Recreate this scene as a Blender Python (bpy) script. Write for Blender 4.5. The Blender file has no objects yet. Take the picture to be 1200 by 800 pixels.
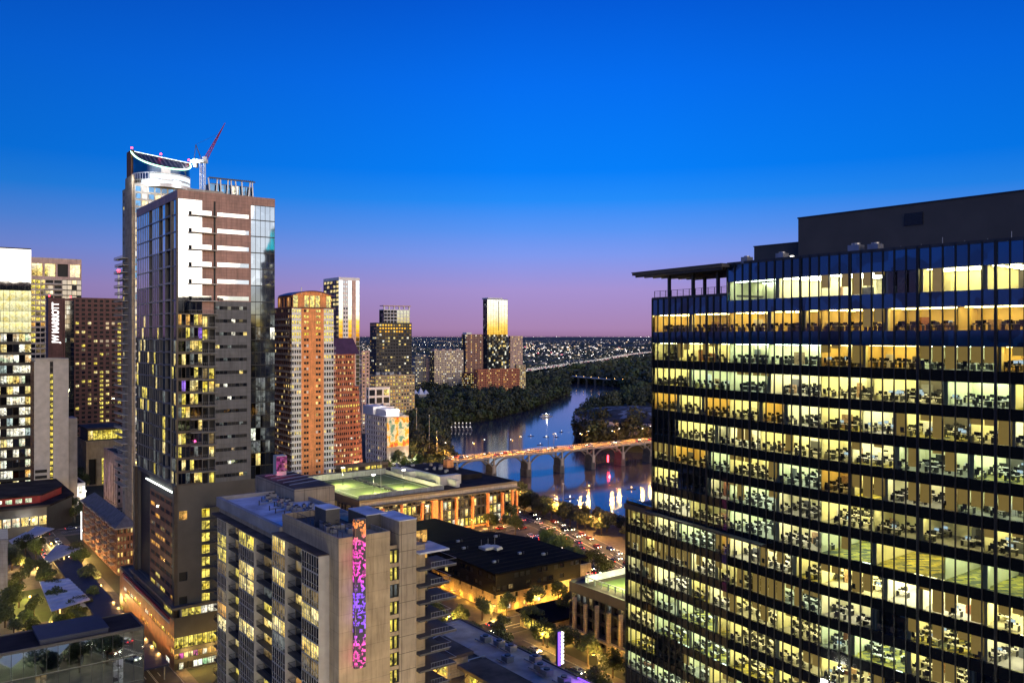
import bpy, math, random
from mathutils import Vector, Matrix, noise
R = random.Random(7)
F = 1000.0; H = 92.0; HY = 393.0
K = 0.74; N = math.sqrt(1 + K * K); TH = math.atan(K)
VX, VY = 1 / N, K / N            # street-grid axis running away to the right
UX, UY = -K / N, 1 / N           # street-grid axis running away to the left
sc = bpy.context.scene
COL = sc.collection

def zat(py, Y): return H - (py - HY) * Y / F
def gp(px, py, z=0.0):
    Y = (H - z) * F / (py - HY); return ((px - 600) / F * Y, Y, z)
def uv2w(u, v): return (v * VX + u * UX, v * VY + u * UY)
def w2uv(x, y): return (x * UX + y * UY, x * VX + y * VY)

# ------------------------------------------------------------------ materials
M = {}
def _nodes(name):
    m = bpy.data.materials.new(name); m.use_nodes = True
    nt = m.node_tree; return m, nt, nt.nodes['Principled BSDF']
def _noise(nt, scale, detail=4, coord='Object', vec=None, rough=.55):
    n = nt.nodes.new('ShaderNodeTexNoise'); n.inputs['Scale'].default_value = scale
    n.inputs['Detail'].default_value = detail; n.inputs['Roughness'].default_value = rough
    if vec is None:
        tc = nt.nodes.new('ShaderNodeTexCoord'); vec = tc.outputs[coord]
    nt.links.new(vec, n.inputs['Vector']); return n
def _ramp(nt, fac, stops, interp='LINEAR'):
    r = nt.nodes.new('ShaderNodeValToRGB'); r.color_ramp.interpolation = interp
    cr = r.color_ramp
    while len(cr.elements) < len(stops): cr.elements.new(0.5)
    for e, (p, c) in zip(cr.elements, stops):
        e.position = p; e.color = (c[0], c[1], c[2], 1) if len(c) == 3 else c
    nt.links.new(fac, r.inputs['Fac']); return r
def mat(name, col, rough=.8, var=.25, scale=.35, metal=0.0, spec=.4, bump=0.0, coord='Object', emit=None, es=0):
    m, nt, p = _nodes(name)
    n = _noise(nt, scale, 5, coord)
    a = tuple(max(0, c * (1 - var)) for c in col); b = tuple(min(1, c * (1 + var)) for c in col)
    r = _ramp(nt, n.outputs['Fac'], [(.3, a), (.7, b)])
    nt.links.new(r.outputs['Color'], p.inputs['Base Color'])
    p.inputs['Roughness'].default_value = rough; p.inputs['Metallic'].default_value = metal
    p.inputs['Specular IOR Level'].default_value = spec
    if bump:
        n2 = _noise(nt, scale * 8, 4, coord)
        bp = nt.nodes.new('ShaderNodeBump'); bp.inputs['Strength'].default_value = bump
        nt.links.new(n2.outputs['Fac'], bp.inputs['Height']); nt.links.new(bp.outputs['Normal'], p.inputs['Normal'])
    if emit:
        p.inputs['Emission Color'].default_value = (*emit, 1); p.inputs['Emission Strength'].default_value = es
    M[name] = m; return m
def panel_mat(name, col, rough, w, h, joint=.35, mortar=.02, var=.15, off=0.0, metal=0, coord='Object', axis=0):
    """panels / brick courses with joints (a surface pattern)"""
    m, nt, p = _nodes(name)
    tc = nt.nodes.new('ShaderNodeTexCoord')
    sx = nt.nodes.new('ShaderNodeSeparateXYZ'); nt.links.new(tc.outputs[coord], sx.inputs[0])
    ad = nt.nodes.new('ShaderNodeMath'); ad.operation = 'ADD'
    nt.links.new(sx.outputs['X'], ad.inputs[0]); nt.links.new(sx.outputs['Y'], ad.inputs[1])
    cx = nt.nodes.new('ShaderNodeCombineXYZ')
    nt.links.new(ad.outputs[0], cx.inputs['X']); nt.links.new(sx.outputs['Z'], cx.inputs['Y'])
    b = nt.nodes.new('ShaderNodeTexBrick'); nt.links.new(cx.outputs[0], b.inputs['Vector'])
    b.offset = off; b.inputs['Scale'].default_value = 1
    b.inputs['Brick Width'].default_value = w; b.inputs['Row Height'].default_value = h
    b.inputs['Mortar Size'].default_value = mortar; b.inputs['Bias'].default_value = 0
    b.inputs['Color1'].default_value = (*[c * (1 - var) for c in col], 1)
    b.inputs['Color2'].default_value = (*[min(1, c * (1 + var)) for c in col], 1)
    b.inputs['Mortar'].default_value = (*[c * joint for c in col], 1)
    n = _noise(nt, .25, 5, coord)
    r = _ramp(nt, n.outputs['Fac'], [(.3, (.7, .7, .7)), (.7, (1.1, 1.1, 1.1))])
    mx = nt.nodes.new('ShaderNodeMix'); mx.data_type = 'RGBA'; mx.blend_type = 'MULTIPLY'; mx.inputs[0].default_value = 1
    nt.links.new(b.outputs['Color'], mx.inputs[6]); nt.links.new(r.outputs['Color'], mx.inputs[7])
    mp = nt.nodes.new('ShaderNodeMapping'); mp.inputs['Scale'].default_value = (1.3, 1.3, .10); nt.links.new(tc.outputs[coord], mp.inputs[0])   # rain streaks and stains
    n5 = _noise(nt, .9, 5, vec=mp.outputs[0], rough=.7); r5 = _ramp(nt, n5.outputs['Fac'], [(.34, (.62, .60, .58)), (.52, (1, 1, 1)), (.75, (1.12, 1.1, 1.08))])
    m5 = nt.nodes.new('ShaderNodeMix'); m5.data_type = 'RGBA'; m5.blend_type = 'MULTIPLY'; m5.inputs[0].default_value = .8
    nt.links.new(mx.outputs[2], m5.inputs[6]); nt.links.new(r5.outputs['Color'], m5.inputs[7])
    nt.links.new(m5.outputs[2], p.inputs['Base Color'])
    p.inputs['Roughness'].default_value = rough; p.inputs['Metallic'].default_value = metal
    M[name] = m; return m
def win_mat(name, cols, s, clutter=.5, curtain=True, base=(.012, .014, .018), metal=0.0, ior=1.9, rough=.04, tile=.9, fill=1.0):
    """lit window: the glowing room behind glass: lamps above, furniture and people's clutter below, curtains"""
    m, nt, p = _nodes(name)
    p.inputs['Base Color'].default_value = (*base, 1); p.inputs['Roughness'].default_value = rough
    p.inputs['Metallic'].default_value = metal; p.inputs['IOR'].default_value = ior
    if s > 0:
        tc = nt.nodes.new('ShaderNodeTexCoord'); uvn = nt.nodes.new('ShaderNodeUVMap')
        sp = nt.nodes.new('ShaderNodeSeparateXYZ'); nt.links.new(uvn.outputs[0], sp.inputs[0])
        n0 = nt.nodes.new('ShaderNodeTexVoronoi'); n0.distance = 'CHEBYCHEV'; n0.inputs['Scale'].default_value = tile * 1.5
        nt.links.new(tc.outputs['Object'], n0.inputs['Vector']); s0_ = nt.nodes.new('ShaderNodeSeparateColor'); nt.links.new(n0.outputs['Color'], s0_.inputs[0])
        n3 = _noise(nt, tile * 2.5, 3, vec=tc.outputs['Object'], rough=.7)
        n1 = nt.nodes.new('ShaderNodeMix'); n1.data_type = 'FLOAT'; n1.inputs[0].default_value = .45; nt.links.new(s0_.outputs[0], n1.inputs[2]); nt.links.new(n3.outputs['Fac'], n1.inputs[3])
        lvl = nt.nodes.new('ShaderNodeMath'); lvl.operation = 'MULTIPLY_ADD'     # noise + .55*v - .. -> clutter mask
        nt.links.new(sp.outputs['Y'], lvl.inputs[0]); lvl.inputs[1].default_value = .42 * clutter
        nt.links.new(n1.outputs[0], lvl.inputs[2])
        r1 = _ramp(nt, lvl.outputs[0], [(.36 - .12 * (1 - clutter), (.05, .05, .05)), (.42, (.45, .45, .45)), (.52, (.8, .8, .8)), (.8, (1, 1, 1))])
        n2 = _noise(nt, .22, 2, vec=tc.outputs['Object'])
        st = [(.30 + .4 * i / max(1, len(cols) - 1), c) for i, c in enumerate(cols)]
        r2 = _ramp(nt, n2.outputs['Fac'], st)
        mx = nt.nodes.new('ShaderNodeMix'); mx.data_type = 'RGBA'; mx.blend_type = 'MULTIPLY'; mx.inputs[0].default_value = fill
        nt.links.new(r2.outputs['Color'], mx.inputs[6]); nt.links.new(r1.outputs['Color'], mx.inputs[7])
        def mth(op, a, b_=None, c=None):
            q = nt.nodes.new('ShaderNodeMath'); q.operation = op
            for k, val in enumerate((a, b_, c)):
                if val is None: continue
                if isinstance(val, (int, float)): q.inputs[k].default_value = val
                else: nt.links.new(val, q.inputs[k])
            return q.outputs[0]
        vc = nt.nodes.new('ShaderNodeTexVoronoi'); vc.distance = 'CHEBYCHEV'; vc.inputs['Scale'].default_value = .42; nt.links.new(tc.outputs['Object'], vc.inputs['Vector'])
        sc_ = nt.nodes.new('ShaderNodeSeparateColor'); nt.links.new(vc.outputs['Color'], sc_.inputs[0])
        cur = mth('LESS_THAN', sp.outputs['X'], mth('MULTIPLY', sc_.outputs[0], .75))          # a drawn curtain covers part of the pane
        shade = mth('GREATER_THAN', sp.outputs['Y'], mth('SUBTRACT', 1.25, mth('MULTIPLY', sc_.outputs[1], .8)))   # a roller shade hangs from the top
        bar = mth('LESS_THAN', mth('ABSOLUTE', mth('SUBTRACT', sp.outputs['X'], .5)), .035)
        f1 = mth('SUBTRACT', 1, mth('MULTIPLY', cur, .45 if curtain else 0)); f2 = mth('SUBTRACT', 1, mth('MULTIPLY', shade, .5 if curtain else 0)); f3 = mth('SUBTRACT', 1, mth('MULTIPLY', bar, .85))
        lamp = mth('MULTIPLY_ADD', sp.outputs['Y'], .55, .6)
        tot = mth('MULTIPLY', mth('MULTIPLY', mth('MULTIPLY', f1, f2), mth('MULTIPLY', f3, lamp)), s * 1.3)
        nt.links.new(mx.outputs[2], p.inputs['Emission Color']); nt.links.new(tot, p.inputs['Emission Strength'])
    elif metal:
        n = _noise(nt, .12, 2)
        vv = nt.nodes.new('ShaderNodeTexVoronoi'); vv.distance = 'CHEBYCHEV'; vv.inputs['Scale'].default_value = .3; t7 = nt.nodes.new('ShaderNodeTexCoord'); nt.links.new(t7.outputs['Object'], vv.inputs['Vector']); s7 = nt.nodes.new('ShaderNodeSeparateColor'); nt.links.new(vv.outputs['Color'], s7.inputs[0])
        lo = .35 if base[0] < .1 else .85; r7 = _ramp(nt, s7.outputs[0], [(0, tuple(c * lo for c in base)), (1, tuple(min(1, c * 1.15) for c in base))]); nt.links.new(r7.outputs['Color'], p.inputs['Base Color'])
        bp = nt.nodes.new('ShaderNodeBump'); bp.inputs['Strength'].default_value = .05; bp.inputs['Distance'].default_value = .3
        nt.links.new(n.outputs['Fac'], bp.inputs['Height']); nt.links.new(bp.outputs['Normal'], p.inputs['Normal'])
    M[name] = m; return m
def emat(name, col, s):
    m, nt, p = _nodes(name); p.inputs['Base Color'].default_value = (0, 0, 0, 1)
    p.inputs['Emission Color'].default_value = (*col, 1); p.inputs['Emission Strength'].default_value = s
    M[name] = m; return m

mat('concrete', (.30, .27, .24), .85, .22, .25, bump=.2)
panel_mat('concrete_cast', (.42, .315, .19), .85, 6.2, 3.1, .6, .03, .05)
panel_mat('concrete_joint', (.38, .30, .205), .85, 3.1, 3.1, .25, .05, .12)
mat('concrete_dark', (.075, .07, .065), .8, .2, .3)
mat('concrete_pale', (.5, .46, .4), .8, .15, .3)
panel_mat('brick_orange', (.86, .33, .12), .85, .5, .17, .7, .01, .18, .5)
panel_mat('brick_red', (.46, .15, .08), .85, .5, .17, .7, .01, .2, .5)
panel_mat('brick_brown', (.17, .075, .045), .85, .5, .17, .7, .01, .2, .5)
panel_mat('grey_slab', (.12, .115, .115), .6, 2.4, 1.2, .55, .03, .08)
panel_mat('brown_panel', (.40, .20, .145), .5, 1.5, .9, .55, .03, .10)
panel_mat('granite', (.17, .065, .05), .6, 1.6, 1.2, .6, .03, .12)
panel_mat('cream', (.60, .47, .36), .8, 3, 1.6, .8, .02, .05)
panel_mat('peach', (.62, .42, .34), .8, 2.2, 1.3, .75, .02, .06)
panel_mat('limestone', (.52, .40, .24), .85, 1.3, .6, .6, .03, .12, .5)
panel_mat('beige', (.42, .34, .22), .85, 4, 2, .75, .02, .05)
panel_mat('grey_panel', (.24, .24, .25), .6, 2.4, 1.4, .5, .03, .08)
panel_mat('copper_dark', (.006, .003, .002), .9, 1.8, .5, .5, .03, .25, .5, metal=.3)
mat('white_wall', (.7, .68, .66), .7, .08, .3)
mat('dark_panel', (.035, .034, .036), .5, .2, .5)
mat('charcoal', (.085, .074, .062), .7, .15, .2)
mat('black_frame', (.012, .012, .013), .4, .2, .5)
mat('bronze_frame', (.07, .055, .045), .45, .2, .5, metal=.4)
mat('bay_frame', (.34, .32, .30), .45, .12, .5, metal=.2)
mat('grey_frame', (.16, .15, .145), .45, .15, .5, metal=.3)
mat('void', (.006, .006, .007), .6, .3, .5)
mat('roof_dark', (.03, .024, .024), .95, .6, .12, spec=.1)
mat('roof_black', (.008, .007, .007), .95, .3, .1, spec=.05)
mat('roof_grey', (.10, .078, .064), .95, .5, .16, spec=.1)
mat('roof_white', (.50, .50, .53), .7, .4, .22)
mat('roof_purple', (.07, .03, .07), .4, .2, .3, metal=.3)
mat('roof_strip', (.42, .34, .29), .95, .3, .2, spec=.1)
mat('shingle', (.10, .10, .11), .9, .3, .6)
mat('metal_grey', (.3, .3, .32), .4, .2, .6, metal=.6)
mat('metal_dark', (.05, .05, .055), .45, .2, .6, metal=.5)
mat('white_metal', (.7, .7, .7), .4, .08, .5)
mat('asphalt', (.05, .048, .05), .75, .25, .25, bump=.2)
mat('paving', (.11, .09, .07), .8, .25, .4)
mat('paint_line', (.75, .73, .65), .6, .1, 1)
mat('kerb', (.32, .3, .27), .8, .15, .5)
mat('earth', (.035, .042, .022), .95, .5, .03, coord='Object')
mat('turf', (.04, .07, .015), .95, .2, .3)
mat('roof_blue', (.022, .028, .055), .6, .2, .2, spec=.3)
mat('court', (.09, .12, .035), .85, .12, .2)
mat('canopy_slat', (.45, .50, .60), .5, .15, .4, metal=.2)
mat('bark', (.07, .05, .035), .9, .3, 3)
mat('red_paint', (.30, .02, .02), .5, .2, .4)
mat('wood_panel', (.22, .085, .04), .55, .4, .3)
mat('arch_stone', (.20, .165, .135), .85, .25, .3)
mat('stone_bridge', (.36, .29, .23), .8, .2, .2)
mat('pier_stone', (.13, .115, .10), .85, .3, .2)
mat('car_white', (.6, .6, .6), .3, .03, 1, metal=.2)
mat('car_red', (.35, .03, .03), .3, .03, 1, metal=.2)
mat('car_black', (.02, .02, .022), .25, .05, 1, metal=.3)
mat('car_silver', (.35, .36, .38), .3, .03, 1, metal=.6)
mat('car_blue', (.04, .07, .18), .3, .03, 1, metal=.3)
mat('rubber', (.015, .015, .015), .8, .1, 1)
mat('shelf_mix', (.35, .22, .12), .7, .6, 2.5)
mat('desk_top', (.55, .5, .42), .5, .1, 1)
mat('chair_fabric', (.02, .02, .022), .8, .2, 1)
mat('screen_off', (.01, .01, .012), .2, .1, 1)
mat('office_wall', (.80, .74, .44), .8, .05, .3)
mat('office_wall_warm', (.75, .56, .22), .8, .08, .3)
mat('office_floor', (.26, .24, .19), .8, .15, .6)
mat('office_grey', (.12, .12, .12), .8, .1, .3)
mat('ceiling', (.7, .68, .6), .8, .04, .3)
mat('blind', (.26, .19, .08), .8, .25, .5, emit=(.55, .36, .09), es=.42)  # emission stands for room light coming through the fabric
panel_mat('carpet', (.34, .31, .13), .95, 1.2, .6, .35, .04, .75, .5)
_c = M['carpet'].node_tree; _b = _c.nodes['Brick Texture']; _b.inputs['Color1'].default_value = (.03, .05, .05, 1); _b.inputs['Color2'].default_value = (.62, .50, .06, 1); _b.inputs['Mortar'].default_value = (.12, .14, .09, 1); _t = [n for n in _c.nodes if n.type == 'TEX_COORD'][0]; _c.links.new(_t.outputs['Object'], _c.nodes['Brick Texture'].inputs['Vector'])
# the dark leaves, with tone differing from leaf cluster to leaf cluster
def leafmat(name, c1, c2):
    m, nt, p = _nodes(name)
    n = _noise(nt, .6, 2); r = _ramp(nt, n.outputs['Fac'], [(.35, c1), (.65, c2)])
    nt.links.new(r.outputs['Color'], p.inputs['Base Color']); p.inputs['Roughness'].default_value = .7
    M[name] = m
leafmat('leaf', (.03, .045, .014), (.075, .10, .03))
leafmat('leaf_bright', (.06, .10, .02), (.12, .17, .04))
leafmat('leaf_olive', (.035, .04, .018), (.065, .07, .03))
leafmat('leaf_dark', (.016, .022, .012), (.04, .05, .022))

WARM = [(1, .62, .12), (1, .78, .25), (1, .88, .5)]
win_mat('glass', [], 0)
win_mat('spandrel_glass', [], 0, base=(.006, .007, .007), ior=1.5, rough=.06)
win_mat('glass_blue', [], 0, base=(.014, .10, .25), metal=.75, rough=.05)
win_mat('mirror', [], 0, base=(.38, .41, .44), metal=1, rough=.03)
win_mat('mirror_dim', [], 0, base=(.16, .18, .21), metal=1, rough=.04)
win_mat('mirror_bright', [], 0, base=(.78, .80, .84), metal=1, rough=.03)
emat('led_soft', (.88, .97, 1), 1.15)
win_mat('painted_gold_glow', [(1, .85, .25), (1, .95, .55), (1, .78, .15)], .95, .1, False, metal=0, fill=.35)  # glowing gold panes stand in for the yellow afterglow reflection
emat('led_teal', (.05, .75, .9), 1.6)
win_mat('mirror_low', [], 0, base=(.55, .62, .58), metal=1, rough=.03)
win_mat('mirror_glow_tint', [], 0, base=(.72, .60, .34), metal=1, rough=.03)  # yellow horizon reflection put into the mirror colour as a gold tint
win_mat('lit_warm', WARM, 1.35)
win_mat('lit_yellow', [(1, .72, .05), (1, .82, .16), (.95, .75, .1)], 1.25, .25)
win_mat('lit_white', [(1, .9, .55), (1, .96, .8), (.85, .95, .75)], 1.5)
win_mat('lit_cool', [(.6, .8, .9), (.8, 1, .9), (.7, .8, .6)], .7)
win_mat('lit_amber', [(1, .42, .05), (1, .55, .12), (.9, .4, .1)], 1.0)
win_mat('lit_dim', [(.35, .22, .08), (.6, .42, .16), (.3, .3, .28)], .45)
win_mat('lit_grey', [(.2, .25, .25), (.5, .55, .5), (.3, .3, .35)], .35)
win_mat('lit_pink', [(1, .1, .5), (.9, .15, .6), (1, .3, .5)], .9)
win_mat('lit_violet', [(.35, .15, 1), (.4, .2, 1), (.5, .3, 1)], 1.0)
win_mat('lit_mix', [(1, .5, .1), (1, .95, .7), (.3, .6, .3)], 1.2, .9, tile=1.6)
emat('lamp_white', (1, .93, .8), 18)
emat('lamp_orange', (1, .55, .14), 16)
emat('red_light', (1, .03, .05), 14)
emat('head_light', (1, .93, .75), 22)
emat('tail_light', (1, .03, .02), 9)
emat('led_white', (.9, 1, .9), 5)
emat('led_green', (.45, 1, .6), 4)
emat('sign_white', (1, .98, .95), 2.6)
emat('sign_violet', (.22, .08, 1), 2.2)
emat('sign_red', (1, .05, .05), 2)
emat('ceiling_strip', (1, .90, .44), 28)
emat('ceiling_cool', (.82, 1, .78), 26)
emat('ceiling_pale', (1, .96, .72), 34)
emat('ceiling_warm', (1, .74, .24), 22)
emat('screen_on', (.6, .8, 1), .9)
emat('town_white', (1, .9, .78), 2.6)
emat('town_warm', (1, .66, .35), 2.2)
emat('town_red', (1, .15, .2), 2)

# LED artwork: a lattice of small lit tiles whose hue runs from orange (top) to pink and violet
m, nt, p = _nodes('led_art'); M['led_art'] = m
p.inputs['Base Color'].default_value = (.05, .05, .05, 1)
tc = nt.nodes.new('ShaderNodeTexCoord'); sx = nt.nodes.new('ShaderNodeSeparateXYZ'); nt.links.new(tc.outputs['Object'], sx.inputs[0])
ad = nt.nodes.new('ShaderNodeMath'); nt.links.new(sx.outputs['X'], ad.inputs[0]); nt.links.new(sx.outputs['Y'], ad.inputs[1])
cx = nt.nodes.new('ShaderNodeCombineXYZ'); nt.links.new(ad.outputs[0], cx.inputs['X']); nt.links.new(sx.outputs['Z'], cx.inputs['Y'])
b = nt.nodes.new('ShaderNodeTexBrick'); nt.links.new(cx.outputs[0], b.inputs['Vector']); b.offset = .37; b.offset_frequency = 3; b.squash = 1.6; b.squash_frequency = 2
b.inputs['Scale'].default_value = 1; b.inputs['Brick Width'].default_value = .5; b.inputs['Row Height'].default_value = .55; b.inputs['Mortar Size'].default_value = .06
b.inputs['Color1'].default_value = (.02, .02, .02, 1); b.inputs['Color2'].default_value = (1, 1, 1, 1); b.inputs['Mortar'].default_value = (.9, .9, .9, 1)
nn = nt.nodes.new('ShaderNodeTexVoronoi'); nn.distance = 'CHEBYCHEV'; nn.inputs['Scale'].default_value = 1.7; nt.links.new(cx.outputs[0], nn.inputs['Vector']); ns = nt.nodes.new('ShaderNodeSeparateColor'); nt.links.new(nn.outputs['Color'], ns.inputs[0])
rr = _ramp(nt, ns.outputs[1], [(.55, (.015, .015, .015)), (.59, (.4, .4, .4)), (.78, (1, 1, 1))])
mr = nt.nodes.new('ShaderNodeMapRange'); mr.inputs[1].default_value = 33; mr.inputs[2].default_value = 60; nt.links.new(sx.outputs['Z'], mr.inputs[0])
hue = _ramp(nt, mr.outputs[0], [(0, (1, .06, .42)), (.18, (1, .08, .5)), (.28, (.3, .08, 1)), (.52, (.25, .07, 1)), (.62, (1, .05, .6)), (.84, (1, .06, .5)), (.9, (1, .25, .05)), (1, (1, .3, .06))])
a1 = nt.nodes.new('ShaderNodeMix'); a1.data_type = 'RGBA'; a1.blend_type = 'MULTIPLY'; a1.inputs[0].default_value = 1
a2 = nt.nodes.new('ShaderNodeMix'); a2.data_type = 'RGBA'; a2.blend_type = 'MULTIPLY'; a2.inputs[0].default_value = 1
nt.links.new(b.outputs['Color'], a1.inputs[6]); nt.links.new(rr.outputs['Color'], a1.inputs[7])
nt.links.new(a1.outputs[2], a2.inputs[6]); nt.links.new(hue.outputs['Color'], a2.inputs[7])
nt.links.new(a2.outputs[2], p.inputs['Emission Color']); p.inputs['Emission Strength'].default_value = 2.0

# mural: generic swirls of teal, yellow, orange and white paint
m, nt, p = _nodes('mural_paint'); M['mural_paint'] = m
n = _noise(nt, .16, 3); r = _ramp(nt, n.outputs['Fac'], [(.3, (.10, .28, .25)), (.42, (.35, .5, .42)), (.48, (.75, .7, .55)), (.53, (.8, .45, .05)), (.6, (.6, .12, .04)), (.7, (.5, .6, .5))], 'CONSTANT')
nt.links.new(r.outputs['Color'], p.inputs['Base Color']); p.inputs['Roughness'].default_value = .8

# water
m, nt, p = _nodes('lake_water'); M['lake_water'] = m
p.inputs['Specular Tint'].default_value = (1, .84, .70, 1); p.inputs['Base Color'].default_value = (.05, .05, .07, 1); p.inputs['Roughness'].default_value = .10; p.inputs['IOR'].default_value = 1.36
tc = nt.nodes.new('ShaderNodeTexCoord')
n1 = _noise(nt, .35, 4, vec=tc.outputs['Object']); n2 = _noise(nt, .035, 3, vec=tc.outputs['Object'])
ad = nt.nodes.new('ShaderNodeMath'); ad.operation = 'MULTIPLY_ADD'; ad.inputs[1].default_value = 3
nt.links.new(n2.outputs['Fac'], ad.inputs[0]); nt.links.new(n1.outputs['Fac'], ad.inputs[2])
bp = nt.nodes.new('ShaderNodeBump'); bp.inputs['Strength'].default_value = .3; bp.inputs['Distance'].default_value = .018
nt.links.new(ad.outputs[0], bp.inputs['Height']); nt.links.new(bp.outputs['Normal'], p.inputs['Normal'])

# see-through office glazing
m = bpy.data.materials.new('clear_glazing'); m.use_nodes = True; nt = m.node_tree; nt.nodes.clear(); M['clear_glazing'] = m
o = nt.nodes.new('ShaderNodeOutputMaterial'); t = nt.nodes.new('ShaderNodeBsdfTransparent'); g = nt.nodes.new('ShaderNodeBsdfGlossy')
t.inputs[0].default_value = (.80, .84, .80, 1); g.inputs['Roughness'].default_value = .03; g.inputs['Color'].default_value = (.75, .85, 1, 1)
f = nt.nodes.new('ShaderNodeFresnel'); f.inputs[0].default_value = 1.7
x = nt.nodes.new('ShaderNodeMixShader'); nt.links.new(f.outputs[0], x.inputs[0]); nt.links.new(t.outputs[0], x.inputs[1]); nt.links.new(g.outputs[0], x.inputs[2]); nt.links.new(x.outputs[0], o.inputs[0])
nz = _noise(nt, .3, 2); bp = nt.nodes.new('ShaderNodeBump'); bp.inputs['Strength'].default_value = .1; bp.inputs['Distance'].default_value = .2
nt.links.new(nz.outputs['Fac'], bp.inputs['Height']); nt.links.new(bp.outputs['Normal'], g.inputs['Normal'])

# ------------------------------------------------------------------ mesh helpers
class MB:
    def __init__(s, fr=None): s.v = []; s.f = []; s.m = []; s.mats = []; s.uv = None; s.fr = fr
    def mi(s, k):
        if k not in s.mats: s.mats.append(k)
        return s.mats.index(k)
    def tr(s, p):
        if s.fr is None: return p
        (O, ex, ey) = s.fr; return (O[0] + ex[0] * p[0] + ey[0] * p[1], O[1] + ex[1] * p[0] + ey[1] * p[1], p[2])
    def quad(s, a, b, c, d, k, uv=False):
        i = len(s.v); s.v += [s.tr(a), s.tr(b), s.tr(c), s.tr(d)]; s.f.append((i, i + 1, i + 2, i + 3)); s.m.append(s.mi(k))
        if uv: s.uv = True
    def poly(s, pts, k):
        i = len(s.v); s.v += [s.tr(p) for p in pts]; s.f.append(tuple(range(i, i + len(pts)))); s.m.append(s.mi(k))
    def box(s, x0, y0, z0, x1, y1, z1, k):
        i = len(s.v)
        s.v += [s.tr(p) for p in ((x0, y0, z0), (x1, y0, z0), (x1, y1, z0), (x0, y1, z0), (x0, y0, z1), (x1, y0, z1), (x1, y1, z1), (x0, y1, z1))]
        for q in ((0, 3, 2, 1), (4, 5, 6, 7), (0, 1, 5, 4), (1, 2, 6, 5), (2, 3, 7, 6), (3, 0, 4, 7)):
            s.f.append(tuple(i + j for j in q)); s.m.append(s.mi(k))
    def prism(s, pts, z0, z1, k, ktop=None):
        n = len(pts); i = len(s.v)
        s.v += [s.tr((p[0], p[1], z0)) for p in pts] + [s.tr((p[0], p[1], z1)) for p in pts]
        for j in range(n): s.f.append((i + j, i + (j + 1) % n, i + n + (j + 1) % n, i + n + j)); s.m.append(s.mi(k))
        s.f.append(tuple(i + n + j for j in range(n))); s.m.append(s.mi(ktop or k))
        s.f.append(tuple(i + n - 1 - j for j in range(n))); s.m.append(s.mi(k))
    def tube(s, p, q, r, k, n=6, r2=None):
        p = Vector(p); q = Vector(q); d = (q - p); r2 = r if r2 is None else r2
        a = d.orthogonal().normalized(); b = d.normalized().cross(a); i = len(s.v)
        for P, rr in ((p, r), (q, r2)):
            for j in range(n):
                t = 2 * math.pi * j / n; s.v.append(s.tr(tuple(P + a * math.cos(t) * rr + b * math.sin(t) * rr)))
        for j in range(n): s.f.append((i + j, i + (j + 1) % n, i + n + (j + 1) % n, i + n + j)); s.m.append(s.mi(k))
        s.f.append(tuple(i + n - 1 - j for j in range(n))); s.m.append(s.mi(k))
        s.f.append(tuple(i + n + j for j in range(n))); s.m.append(s.mi(k))
    def build(s, name, parent=None, loc=None, smooth=False):
        me = bpy.data.meshes.new(name); me.from_pydata(s.v, [], s.f)
        for k in s.mats: me.materials.append(M[k])
        me.polygons.foreach_set('material_index', s.m)
        if s.uv:
            ul = me.uv_layers.new(name='UVMap'); buf = []
            for f in s.f:
                buf += [0, 0, 1, 0, 1, 1, 0, 1] if len(f) == 4 else [0, 0] * len(f)
            ul.data.foreach_set('uv', buf)
        if smooth: me.shade_smooth()
        me.update()
        o = bpy.data.objects.new(name, me); COL.objects.link(o)
        if parent is not None: o.parent = parent
        if loc is not None: o.location = loc
        return o
def tag(o, label, cat, group=None):
    o['label'] = label; o['category'] = cat
    if group: o['group'] = group
    return o
def empty(name, loc=(0, 0, 0), rz=0, label=None, cat=None, group=None):
    o = bpy.data.objects.new(name, None); COL.objects.link(o); o.location = loc; o.rotation_euler = (0, 0, rz); o.empty_display_size = .5
    if label: tag(o, label, cat, group)
    return o
def structure(name, mb, **k):
    o = mb.build(name, **k); o['kind'] = 'structure'; return o
def copy_tree(o, parent=None):
    c = o.copy(); COL.objects.link(c)
    if parent is not None: c.parent = parent
    for ch in o.children: copy_tree(ch, c)
    return c
def plight(name, loc, e, col, parent=None, r=.4):
    l = bpy.data.lights.new(name, 'POINT'); l.energy = e; l.color = col; l.shadow_soft_size = r; l.specular_factor = .12
    o = bpy.data.objects.new(name, l); COL.objects.link(o); o.location = loc
    if parent is not None: o.parent = parent
    return o

def wts(**w):
    ks = list(w); vs = [w[k] for k in ks]
    return lambda i, j, nr=1, nc=1: R.choices(ks, vs)[0]

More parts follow.
